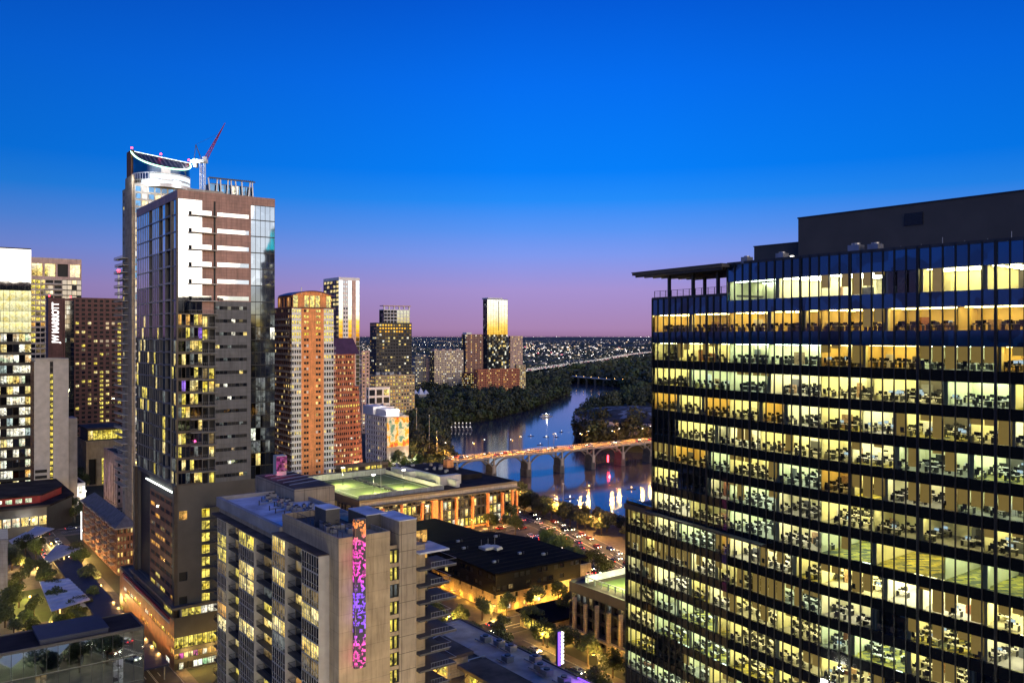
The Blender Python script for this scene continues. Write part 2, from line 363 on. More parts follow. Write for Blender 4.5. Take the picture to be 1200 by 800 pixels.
class Bld:
    """a building whose local x runs along the street-grid v axis, local y along the u axis, from its near corner"""
    def __init__(s, name, label, cat, pxc, Y, pxl, pxr, z0=0, group=None):
        X = (pxc - 600) / F * Y; s.X, s.Y, s.z0 = X, Y, z0
        s.Lu = s.ly(pxl); s.Lv = s.fx(pxr)
        s.root = empty(name, (X, Y, z0), TH, label, cat, group)
        s.parts = {}; s.wins = []; s.cat = cat; s.md = .35
    def ly(s, px): l = (px - 600) / F; return (s.X - l * s.Y) / (l + K) * N
    def fx(s, px): r = (px - 600) / F; return (r * s.Y - s.X) / (1 - K * r) * N
    def zF(s, px, py): return zat(py, s.Y + s.fx(px) * VY) - s.z0
    def zL(s, px, py): return zat(py, s.Y + s.ly(px) * UY) - s.z0
    def p(s, name):
        if name not in s.parts: s.parts[name] = MB()
        return s.parts[name]
    def piece(s, name, mb, loc=None, parent=None): return mb.build(name, parent or s.root, loc)
    def wpos(s, p): return (s.X + p[0] * VX + p[1] * UX, s.Y + p[0] * VY + p[1] * UY, p[2] + s.z0)
    def facade(s, rect, side, zl, nc, ww, s0, s1, dep, wall, lit, a0=None, a1=None, part='wall', frame=None, als=None):
        """a wall with window openings cut row by row; zl = row levels, s0..s1 = opening within the row (fractions)"""
        x0, y0, x1, y1 = rect
        if side == 'F': A0, A1 = x0, x1; T = lambda a, o, z: (a, y0 - o, z)
        elif side == 'L': A0, A1 = y0, y1; T = lambda a, o, z: (x0 - o, a, z)
        elif side == 'R': A0, A1 = y0, y1; T = lambda a, o, z: (x1 + o, a, z)
        else: A0, A1 = x0, x1; T = lambda a, o, z: (a, y1 + o, z)
        if a0 is not None: A0 = a0
        if a1 is not None: A1 = a1
        s.md = max(getattr(s, 'md', .35), dep if ww > 0 else 0); mb = s.p(part); cw = (A1 - A0) / nc; nr = len(zl) - 1; flip = side in 'LB'
        Q = lambda a, b, c, d, z, e, k, o=0, o2=0: mb.quad(T(a, o, z), T(b, o2, z), T(c, o2, e), T(d, o, e), k)
        for j in range(nr):
            za, zb = zl[j], zl[j + 1]; h = zb - za; wa = za + s0 * h; wb = za + s1 * h
            if wa - za > .001: Q(A0, A1, A1, A0, za, wa, wall)
            if zb - wb > .001: Q(A0, A1, A1, A0, wb, zb, wall)
            for i in range(nc):
                c0 = A0 + i * cw; m = cw * (1 - ww) / 2; b0, b1 = c0 + m, c0 + cw - m
                if m > .001:
                    Q(c0, b0, b0, c0, wa, wb, wall); Q(b1, c0 + cw, c0 + cw, b1, wa, wb, wall)
                k = lit(i, j, nr, nc)
                if k is None: Q(b0, b1, b1, b0, wa, wb, wall); continue
                d = -dep
                mb.quad(T(b0, 0, wa), T(b1, 0, wa), T(b1, d, wa), T(b0, d, wa), frame or wall)
                mb.quad(T(b0, 0, wb), T(b1, 0, wb), T(b1, d, wb), T(b0, d, wb), frame or wall)
                mb.quad(T(b0, 0, wa), T(b0, d, wa), T(b0, d, wb), T(b0, 0, wb), frame or wall)
                mb.quad(T(b1, 0, wa), T(b1, d, wa), T(b1, d, wb), T(b1, 0, wb), frame or wall)
                if flip: q = [T(b1, d, wa), T(b0, d, wa), T(b0, d, wb), T(b1, d, wb)]
                else: q = [T(b0, d, wa), T(b1, d, wa), T(b1, d, wb), T(b0, d, wb)]
                s.wins.append((q, k))
    def core(s, rect, z0, z1, k, roof, par=.6, roofname='roof', parapet=True):
        """the body behind the facades, its far walls, roof deck and parapet"""
        x0, y0, x1, y1 = rect; mb = s.p('wall')
        g = getattr(s, 'md', .35) + .15
        mb.box(x0 + g, y0 + g, z0, x1, y1, z1 - .02, k)
        rb = s.p(roofname); rb.box(x0 + .3, y0 + .3, z1 - .01, x1 - .3, y1 - .3, z1 + .12, roof)
        if parapet:
            pb = s.p('parapet'); t = .35; e = .004
            pb.box(x0 - e, y0 - e, z1 - .3, x1 + e, y0 + t, z1 + par, k); pb.box(x0 - e, y1 - t, z1 - .3, x1 + e, y1 + e, z1 + par, k)
            pb.box(x0 - e, y0 + t, z1 - .3, x0 + t, y1 - t, z1 + par, k); pb.box(x1 - t, y0 + t, z1 - .3, x1 + e, y1 - t, z1 + par, k)
    def done(s, cap=100):
        for n, mb in s.parts.items():
            if mb.f: s.piece(n, mb)
        if s.wins:
            def key(w):
                c = [sum(p[i] for p in w[0]) / 4 for i in range(3)]; wx, wy, wz = s.wpos(c)
                px = 600 + F * wx / wy; py = HY + F * (H - wz) / wy
                return (0 if (0 < px < 1200 and py < 800) else 1, wy)
            ws = sorted(s.wins, key=key)
            for q, k in ws[:cap]:
                mb = MB(); mb.quad(*q, k, uv=True); s.piece('window', mb)
            if ws[cap:]:
                mb = MB()
                for q, k in ws[cap:]: mb.quad(*q, k, uv=True)
                o = s.piece('window', mb)
                o['kind'] = 'stuff'
        return s
def rows(z0, z1, h):
    n = max(1, round((z1 - z0) / h)); return [z0 + (z1 - z0) * i / n for i in range(n + 1)]
def rooftop(b, x0, y0, x1, y1, z, n, big=1.0):
    """cooling units, ducts and pipes as parts of the roof"""
    for i in range(n):
        mb = MB(); x = R.uniform(x0, x1); y = R.uniform(y0, y1); w, d, h = R.uniform(1, 2.4) * big, R.uniform(1, 2.4) * big, R.uniform(.8, 1.8) * big
        mb.box(x, y, z + .3, x + w, y + d, z + .3 + h, 'metal_grey'); mb.box(x + .1, y + .1, z + .1, x + .3, y + d - .1, z + .3, 'metal_dark'); mb.box(x + w - .3, y + .1, z + .1, x + w - .1, y + d - .1, z + .3, 'metal_dark')
        mb.tube((x + w / 2, y + d / 2, z + .3 + h), (x + w / 2, y + d / 2, z + .5 + h), min(w, d) * .36, 'metal_dark', 10)
        b.piece('cooling_unit', mb)
# ------------------------------------------------------------------ camera, sky, afterglow
cam = bpy.data.cameras.new('camera'); co = bpy.data.objects.new('camera', cam); COL.objects.link(co); sc.camera = co
cam.lens = 30; cam.sensor_width = 36; cam.shift_y = -7 / 1200; cam.clip_end = 60000; cam.clip_start = .5
co.location = (0, 0, H); co.rotation_euler = (math.radians(90), 0, 0)
w = bpy.data.worlds.new('World'); sc.world = w; w.use_nodes = True; nt = w.node_tree; nt.nodes.clear()
out = nt.nodes.new('ShaderNodeOutputWorld'); bg = nt.nodes.new('ShaderNodeBackground'); nt.links.new(bg.outputs[0], out.inputs[0])
tc = nt.nodes.new('ShaderNodeTexCoord'); sx = nt.nodes.new('ShaderNodeSeparateXYZ'); nt.links.new(tc.outputs['Generated'], sx.inputs[0])
def mrange(src, a, b, c, d, smooth=False):
    n = nt.nodes.new('ShaderNodeMapRange'); n.inputs[1].default_value = a; n.inputs[2].default_value = b; n.inputs[3].default_value = c; n.inputs[4].default_value = d
    if smooth: n.interpolation_type = 'SMOOTHSTEP'
    nt.links.new(src, n.inputs[0]); return n.outputs[0]
zz = mrange(sx.outputs['Z'], 0, .5, 0, 1)
front = _ramp(nt, zz, [(0, (.34, .19, .36)), (.016, (.40, .235, .45)), (.106, (.38, .29, .65)), (.186, (.21, .32, .86)), (.244, (.10, .30, .91)), (.312, (.016, .26, .95)), (.378, (0, .21, .95)), (.562, (0, .155, .87)), (.73, (0, .10, .68)), (1, (0, .07, .5))])
glow = _ramp(nt, zz, [(0, (1.9, .95, .10)), (.022, (2.3, 1.5, .22)), (.05, (2.6, 2.3, 1.5)), (.12, (2.6, 2.6, 2.6)), (.4, (1.3, 1.6, 2.1)), (.7, (.3, .55, 1.1)), (1, (.05, .15, .5))])
dt = nt.nodes.new('ShaderNodeVectorMath'); dt.operation = 'DOT_PRODUCT'; nt.links.new(tc.outputs['Generated'], dt.inputs[0]); dt.inputs[1].default_value = (.62, -.785, 0)
gf = mrange(dt.outputs['Value'], .25, .85, 0, 1, True)
mx = nt.nodes.new('ShaderNodeMix'); mx.data_type = 'RGBA'; nt.links.new(gf, mx.inputs[0]); nt.links.new(front.outputs[0], mx.inputs[6]); nt.links.new(glow.outputs[0], mx.inputs[7])
ax = mrange(sx.outputs['X'], -.5, 0, .70, 1.0)
ax2 = mrange(sx.outputs['X'], .15, .5, 1.0, .82)
am = nt.nodes.new('ShaderNodeMath'); am.operation = 'MULTIPLY'; nt.links.new(ax, am.inputs[0]); nt.links.new(ax2, am.inputs[1]); ax = am.outputs[0]
mm = nt.nodes.new('ShaderNodeMix'); mm.data_type = 'RGBA'; mm.blend_type = 'MULTIPLY'; mm.inputs[0].default_value = 1
nt.links.new(mx.outputs[2], mm.inputs[6]); nt.links.new(ax, mm.inputs[7])
sky = nt.nodes.new('ShaderNodeTexSky'); sky.sky_type = 'NISHITA'; sky.sun_disc = False; sky.sun_elevation = math.radians(1.0)
sky.sun_rotation = math.atan2(.62, -.785); sky.altitude = 200
sk = nt.nodes.new('ShaderNodeMix'); sk.data_type = 'RGBA'; sk.blend_type = 'ADD'; sk.inputs[0].default_value = .002
nt.links.new(mm.outputs[2], sk.inputs[6]); nt.links.new(sky.outputs[0], sk.inputs[7])
gz = mrange(sx.outputs['Z'], -.004, 0, .04, 1)
g2 = nt.nodes.new('ShaderNodeMix'); g2.data_type = 'RGBA'; g2.blend_type = 'MULTIPLY'; g2.inputs[0].default_value = 1
nt.links.new(sk.outputs[2], g2.inputs[6]); nt.links.new(gz, g2.inputs[7])
nt.links.new(g2.outputs[2], bg.inputs[0]); bg.inputs[1].default_value = 1.0
sl = bpy.data.lights.new('afterglow', 'SUN'); sl.energy = 1.5; sl.angle = math.radians(35); sl.color = (1, .76, .52)
so = bpy.data.objects.new('afterglow', sl); COL.objects.link(so)
so.rotation_euler = Vector((.62, -.785, .16)).to_track_quat('Z', 'Y').to_euler()
sc.view_settings.view_transform = 'Standard'; sc.view_settings.look = 'None'; sc.view_settings.exposure = 0; sc.view_settings.gamma = 1
sc.cycles.use_denoising = True
try: sc.cycles.denoiser = 'OPENIMAGEDENOISE'; sc.cycles.denoising_input_passes = 'RGB_ALBEDO_NORMAL'
except Exception: pass
sc.cycles.max_bounces = 6; sc.cycles.diffuse_bounces = 2; sc.cycles.glossy_bounces = 1; sc.cycles.transparent_max_bounces = 8
sc.cycles.sample_clamp_indirect = 4; sc.cycles.caustics_reflective = False; sc.cycles.caustics_refractive = False

# ------------------------------------------------------------------ ground and lake
WZ = -10.0
lake_px = [(1100, 700), (765, 640), (700, 622), (640, 608), (612, 600), (585, 581), (560, 563), (535, 548), (521, 524), (527, 500), (580, 491), (620, 481), (645, 471), (666, 462), (664, 447),
           (684, 449), (720, 453), (752, 457), (860, 459), (860, 466), (752, 470), (725, 477), (695, 488), (676, 503), (680, 519), (700, 527), (765, 532), (1100, 545)]
lake = [gp(x, y, WZ)[:2] for x, y in lake_px]
def sd(x, y):
    best = 1e18; inside = False; n = len(lake)
    for i in range(n):
        ax, ay = lake[i]; bx, by = lake[(i + 1) % n]; dx, dy = bx - ax, by - ay
        t = max(0, min(1, ((x - ax) * dx + (y - ay) * dy) / (dx * dx + dy * dy))); q = (x - ax - t * dx) ** 2 + (y - ay - t * dy) ** 2
        if q < best: best = q
        if (ay > y) != (by > y) and x < (bx - ax) * (y - ay) / (by - ay) + ax: inside = not inside
    d = math.sqrt(best); return -d if inside else d
def gz_at(x, y):
    if y < 380 or y > 2100 or x < -140 or x > 900: return 0.0
    d = sd(x, y)
    if d > 24: return 0.0
    t = max(0, min(1, (d + 6) / 30)); t = t * t * (3 - 2 * t); return -13.5 + 13.5 * t
xs = [-30000, -12000, -5000, -2500, -1200, -600, -300, -200] + [-140 + 9 * i for i in range(116)] + [950, 1200, 1700, 2600, 5000, 12000, 30000]
ys = [-6000, -2500, -1000, -400, 0, 200, 300, 370] + [380 + 9 * i for i in range(70)] + [1010 + 22 * i for i in range(52)] + [2250, 2600, 3200, 4200, 6000, 9000, 14000, 22000, 40000]
mb = MB(); nx = len(xs)
for y in ys:
    for x in xs:
        far = max(0, y - 9000) / 31000
        hgt = gz_at(x, y) + (far * 50 * (noise.noise(Vector((x / 4000, y / 9000, 0))) + .8) * (1 - .5 * far) if y > 9000 else 0)
        mb.v.append((x, y, hgt))
mb.mi('earth')
for j in range(len(ys) - 1):
    for i in range(nx - 1):
        a = j * nx + i; mb.f.append((a, a + 1, a + nx + 1, a + nx)); mb.m.append(0)
structure('ground', mb, smooth=True)
mb = MB(); mb.quad((-400, 330, WZ), (1500, 330, WZ), (1500, 2300, WZ), (-400, 2300, WZ), 'lake_water'); structure('lake', mb)

def road(name, pts, wd, z, k='asphalt', lines=True, kerb=True):
    """a street along a centreline with raised pavements and painted lane lines"""
    mb = MB(); n = len(pts); L = []
    for i, (x, y) in enumerate(pts):
        a = Vector(pts[max(0, i - 1)]); b = Vector(pts[min(n - 1, i + 1)]); d = (b - a).normalized(); L.append((Vector((x, y)), Vector((-d.y, d.x))))
    def strip(o0, o1, z0, kk, target):
        for (p, q), (p2, q2) in zip(L, L[1:]):
            A = p + q * o0; B = p + q * o1; C = p2 + q2 * o1; D = p2 + q2 * o0
            target.quad((A.x, A.y, z0), (B.x, B.y, z0), (C.x, C.y, z0), (D.x, D.y, z0), kk)
    strip(-wd / 2, wd / 2, z, k, mb); structure(name, mb)
    if kerb:
        mb = MB()
        for s in (-1, 1):
            strip(s * wd / 2, s * (wd / 2 + 3.2), z + .13, 'paving', mb); strip(s * wd / 2, s * (wd / 2 + .18), z + .134, 'kerb', mb)
            for (p, q), (p2, q2) in zip(L, L[1:]):
                A = p + q * s * wd / 2; C = p2 + q2 * s * wd / 2
                mb.quad((A.x, A.y, z), (C.x, C.y, z), (C.x, C.y, z + .134), (A.x, A.y, z + .134), 'kerb')
        structure('pavement', mb)
    if lines:
        mb = MB()
        for (p, q), (p2, q2) in zip(L, L[1:]):
            d = p2 - p; ln = d.length; d.normalize(); t = 0
            while t < ln - 3:
                for o in (-wd / 6, wd / 6):
                    A = p + d * t + q * (o - .08); B = p + d * t + q * (o + .08); C = B + d * 3; D = A + d * 3
                    mb.quad((A.x, A.y, z + .004), (B.x, B.y, z + .004), (C.x, C.y, z + .004), (D.x, D.y, z + .004), 'paint_line')
                t += 9
            for o in (-.15, .15):
                A = p + q * (o - .06); B = p + q * (o + .06); C = p2 + q2 * (o + .06); D = p2 + q2 * (o - .06)
                mb.quad((A.x, A.y, z + .004), (B.x, B.y, z + .004), (C.x, C.y, z + .004), (D.x, D.y, z + .004), 'paint_line')
        structure('lane_markings', mb)
RD = {}
RD['lake'] = [uv2w(*p) for p in ((470, 266), (440, 266), (380, 266), (320, 260), (266, 245), (224, 230), (180, 216), (100, 205))]
RD['hall'] = [uv2w(218, v) for v in (88, 110, 160, 200, 214)]
RD['between'] = [uv2w(326, v) for v in (92, 150, 200, 248)]
RD['shops'] = [uv2w(u, 150) for u in (60, 110, 160, 205)]
RD['plaza'] = [uv2w(*p) for p in ((310, 243), (262, 227), (222, 214))]
RD['side'] = [uv2w(u, 59) for u in (215, 280, 340, 420, 470)]
RD['cross'] = [uv2w(446, v) for v in (-40, 0, 40, 80)]
RD['bridgehead'] = [uv2w(493, v) for v in (80, 150, 220, 300)]
road('lakeside_road', RD['lake'], 17, .05)
road('street', RD['hall'], 13, .06)
road('street', RD['between'], 12, .055)
road('street', RD['plaza'], 11, .064)
road('street', RD['shops'], 12, .05)
road('street', RD['side'], 11, .05)
road('street', RD['cross'], 14, .062, lines=True)
road('street', RD['bridgehead'], 15, .058)
# far roads
far1 = [gp(x, y)[:2] for x, y in ((600, 444), (625, 440), (655, 435), (680, 431), (705, 427), (735, 420), (770, 415))]
road('highway', far1, 40, 15, 'concrete_pale' if False else 'paving', lines=False, kerb=False)
mb = MB(); mb.quad(*[(*uv2w(*p), .03) for p in ((205, -5), (205, 49), (395, 49), (395, -5))], 'paving'); structure('park_path', mb)
mb = MB()
for (a, b_, c, d) in ((215, 300, 4, 20), (240, 285, 30, 47), (300, 350, 2, 14), (310, 352, 34, 47), (360, 392, 10, 30)):
    mb.quad(*[(*uv2w(*p), .06) for p in ((a, c), (a, d), (b_, d), (b_, c))], 'turf')
structure('park_lawn', mb)
mb = MB(); mb.quad(*[(*uv2w(*p), .02) for p in ((205, 84), (205, 290), (420, 290), (420, 84))], 'paving'); structure('city_block_paving', mb)

# ------------------------------------------------------------------ arched bridge
bx0, by0 = -40.7, 581.0; bd = Vector((150.0, 103.0, 0)).normalized(); bang = math.atan2(bd.y, bd.x); BL = 300.0; DZ = 6.6; BW = 15.0
br = empty('arched_bridge', (bx0, by0, 0), bang, 'long low concrete bridge on arched ribs crossing the lake', 'bridge')
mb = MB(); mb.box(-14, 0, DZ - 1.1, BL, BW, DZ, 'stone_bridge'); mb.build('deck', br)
mb = MB(); mb.quad((-14, 1.6, DZ + .01), (BL, 1.6, DZ + .01), (BL, BW - 1.6, DZ + .01), (-14, BW - 1.6, DZ + .01), 'paving')
for o in (5.5, 9.5):
    for i in range(0, int(BL), 8): mb.quad((i, o, DZ + .016), (i + 3, o, DZ + .016), (i + 3, o + .15, DZ + .016), (i, o + .15, DZ + .016), 'paint_line')
mb.build('roadway', br)
for yy in (0, BW - .3):
    mb = MB(); mb.box(-14, yy, DZ + .85, BL, yy + .3, DZ + 1.1, 'stone_bridge')
    for i in range(-14, int(BL), 2): mb.box(i, yy + .03, DZ, i + .35, yy + .27, DZ + .86, 'stone_bridge')
    mb.build('parapet', br)
sp = 30.3; p0 = 4.4
piers = [p0 + sp * i for i in range(0, 10)]
for x in piers:
    if x > BL - 5: break
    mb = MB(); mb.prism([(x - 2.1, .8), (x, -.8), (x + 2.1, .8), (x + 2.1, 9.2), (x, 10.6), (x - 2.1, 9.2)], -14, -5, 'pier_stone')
    mb.box(x - 1.7, .6, -5, x + 1.7, 9, .6, 'pier_stone'); mb.box(x - 1.0, .4, -4.9, x + 1.0, .62, .7, 'stone_bridge')
    for yy in (.6, 8.1): mb.box(x - .5, yy, .6, x + .5, yy + 1, DZ - 1.1, 'stone_bridge')
    mb.build('pier', br)
for i in range(len(piers) - 1):
    xa, xb = piers[i] + .9, piers[i + 1] - .9
    if xb > BL: break
    for yy in (.5, 8):
        mb = MB(); n = 18; th = .95
        P = []
        for k in range(n + 1):
            t = k / n; x = xa + (xb - xa) * t; P.append((x, -1.6 + (DZ - 1.2 + 1.6 - .6) * (1 - abs(2 * t - 1) ** 2.8)))
        for (xa_, za), (xb_, zb) in zip(P, P[1:]):
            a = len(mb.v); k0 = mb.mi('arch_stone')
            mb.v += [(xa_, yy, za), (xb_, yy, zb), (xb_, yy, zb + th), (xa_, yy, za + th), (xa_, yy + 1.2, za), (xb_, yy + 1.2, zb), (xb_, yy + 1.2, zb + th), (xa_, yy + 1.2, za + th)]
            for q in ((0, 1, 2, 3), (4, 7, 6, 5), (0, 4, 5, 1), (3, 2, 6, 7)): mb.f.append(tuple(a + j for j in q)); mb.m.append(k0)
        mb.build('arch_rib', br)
def bw(s, t, z=0): n = Vector((-bd.y, bd.x, 0)); q = Vector((bx0, by0, z)) + bd * s + n * t; return (q.x, q.y, q.z)

# ------------------------------------------------------------------ street lamps
def lamp_proto(label, cat, h, k, e, col, group, power=True, arm=1.6):
    t = empty('street_lamp', (0, 0, 0), 0, label, cat, group)
    mb = MB(); mb.tube((0, 0, 0), (0, 0, h), .14, 'metal_dark', 6, .08); mb.box(-.3, -.3, 0, .3, .3, .4, 'metal_dark'); mb.build('pole', t)
    mb = MB(); mb.tube((0, 0, h - .1), (arm, 0, h + .25), .06, 'metal_dark', 5); mb.build('arm', t)
    mb = MB(); mb.prism([(arm - .45, -.25), (arm + .45, -.25), (arm + .45, .25), (arm - .45, .25)], h + .1, h + .38, 'metal_dark'); hd = mb.build('lamp_head', t)
    mb = MB(); mb.box(arm - .36, -.2, h - .02, arm + .36, .2, h + .09, k); mb.build('lamp_glass', hd)
    if e: plight('lamp_light', (arm, 0, h - .5), e, col, t, .5)
    return t
def lamps(road_pts, off, step, proto, rot=0, label=None, group=None, z=.18, start=0):
    L = []
    for (ax_, ay_), (bx_, by_) in zip(road_pts, road_pts[1:]):
        d = Vector((bx_ - ax_, by_ - ay_)); L.append((Vector((ax_, ay_)), d.normalized(), d.length))
    s = start
    for p_, d, ln in L:
        while s < ln:
            q = p_ + d * s + Vector((-d.y, d.x)) * off
            c = copy_tree(proto); c.location = (q.x, q.y, z); c.rotation_euler = (0, 0, math.atan2(d.y, d.x) + (-math.pi / 2 if off > 0 else math.pi / 2))
            if label: c['label'] = label
            if group: c['group'] = group
            s += step
        s -= ln
def drop(t):
    for ch in list(t.children): drop(ch)
    bpy.data.objects.remove(t)
OR = (1, .50, .10); WY = (1, .60, .12); WH = (1, .9, .75)
pr = lamp_proto('x', 'street lamp', 9, 'lamp_orange', 26000, OR, 'x')
lamps(RD['lake'], 10.5, 34, pr, label='tall street lamp with orange light beside the lakeside road', group='lamps along the lakeside road', start=6)
lamps(RD['between'], -8, 36, pr, label='street lamp with orange light behind the dark-roofed hall', group='lamps behind the dark hall', start=14)
drop(pr)
pr = lamp_proto('x', 'street lamp', 4.8, 'lamp_orange', 9000, WY, 'x')
lamps(RD['hall'], 8.2, 17, pr, label='street lamp glowing yellow among trees at the foot of the stone hall', group='lamps below the stone hall', start=3)
lamps(RD['shops'], -8, 22, pr, label='street lamp glowing yellow on the tree-lined street beside the pilastered block', group='lamps on the tree-lined street', start=4)
drop(pr)
pr = lamp_proto('x', 'street lamp', 9, 'lamp_white', 4000, WH, 'x')
lamps(RD['cross'], -9, 30, pr, label='street lamp over the crossing beyond the park', group='lamps at the park crossing', start=4)
lamps(RD['bridgehead'], 9, 40, pr, label='street lamp on the road leading up to the bridge', group='lamps on the bridge approach', start=8)
drop(pr)
pr = lamp_proto('tall pale lamp standing along the parapet of the arched bridge', 'street lamp', 11, 'lamp_white', 30000, (1, .44, .06), 'lamps on the arched bridge', arm=2.2)
bl = [2, 18, 34, 50, 66, 82, 98, 114, 130, 146, 162, 178, 196]
for i, s_ in enumerate(bl):
    c = pr if i == 0 else copy_tree(pr); c.location = bw(s_, .4 if i % 2 else BW - .4, DZ); c.rotation_euler = (0, 0, bang + (math.pi / 2 if i % 2 else -math.pi / 2))
# plain tall masts without lamps along the shore
mp = empty('light_mast', (0, 0, 0), 0, 'tall bare grey mast rising above the dark lakeside trees', 'mast', 'bare masts by the lake')
mb = MB(); mb.tube((0, 0, 0), (0, 0, 26), .28, 'metal_grey', 8, .14); mb.build('pole', mp)
mb = MB(); mb.box(-.5, -.2, 25.6, .5, .2, 26.3, 'metal_grey'); mb.build('cap', mp)
for i, (px, py, Yd) in enumerate(((660, 566, 455), (488, 478, 690), (503, 486, 650), (512, 505, 600))):
    c = mp if i == 0 else copy_tree(mp); x = (px - 600) / F * Yd; c.location = (x, Yd, zat(py, Yd) - 26.2)
# ------------------------------------------------------------------ glass office tower on the right
P3, P2, P1 = (24.0, 145.8), (32.8, 129.9), (41.5, 115.3)
D0 = Vector((.78, -1)).normalized(); P0 = (P1[0] + D0.x * 33, P1[1] + D0.y * 33)
D3 = Vector((P3[0] - P2[0], P3[1] - P2[1])).normalized(); P4 = (P3[0] + D3.x * 7.5, P3[1] + D3.y * 7.5)
sills = [97.3, 92.6, 87.9, 83.7, 79.5, 75.3, 71.1, 66.9, 62.7, 58.5, 54.3, 50.1, 45.9, 41.7, 37.5, 33.3]
TOP = 102.9; TER = 98.3; POD = 62.0
tw = empty('office_tower', (P1[0], P1[1], 0), 0, 'wide black glass office tower filling the right, floors of lit offices', 'office tower')
def seg(A, B, flip=True):
    a = Vector(A); b = Vector(B); ex = (b - a).normalized(); ey = Vector((-ex.y, ex.x)); 
    return (Vector((A[0] - P1[0], A[1] - P1[1])), ex, ey, (b - a).length)
SEG = [seg(P3, P2), seg(P2, P1), seg(P1, P0)]
SP = seg(P4, P3)
DEP = 12.0
def tb(name, mb): return mb.build(name, tw)
desk_spots = []; RR = random.Random(11)
def room_kind(row, si):
    if row == 1: return 'warm'
    if row == 0: return RR.choices(['bright', 'dark', 'blind', 'dim'], [5, 1.5, 1, 3])[0]
    if row == 9 and si == 2: return 'hot'
    if row == 8 and si == 2: return 'carpet'
    if row in (10, 11) and si == 2: return 'dark' if RR.random() < .35 else 'bright'
    if row in (7, 12): return RR.choices(['bright', 'dark', 'dim', 'blind'], [6, 2, 2, 1.5])[0]
    return RR.choices(['bright', 'blind', 'dark', 'dim', 'warm'], [14, 2.0, .3, 1.4, 1.4])[0]
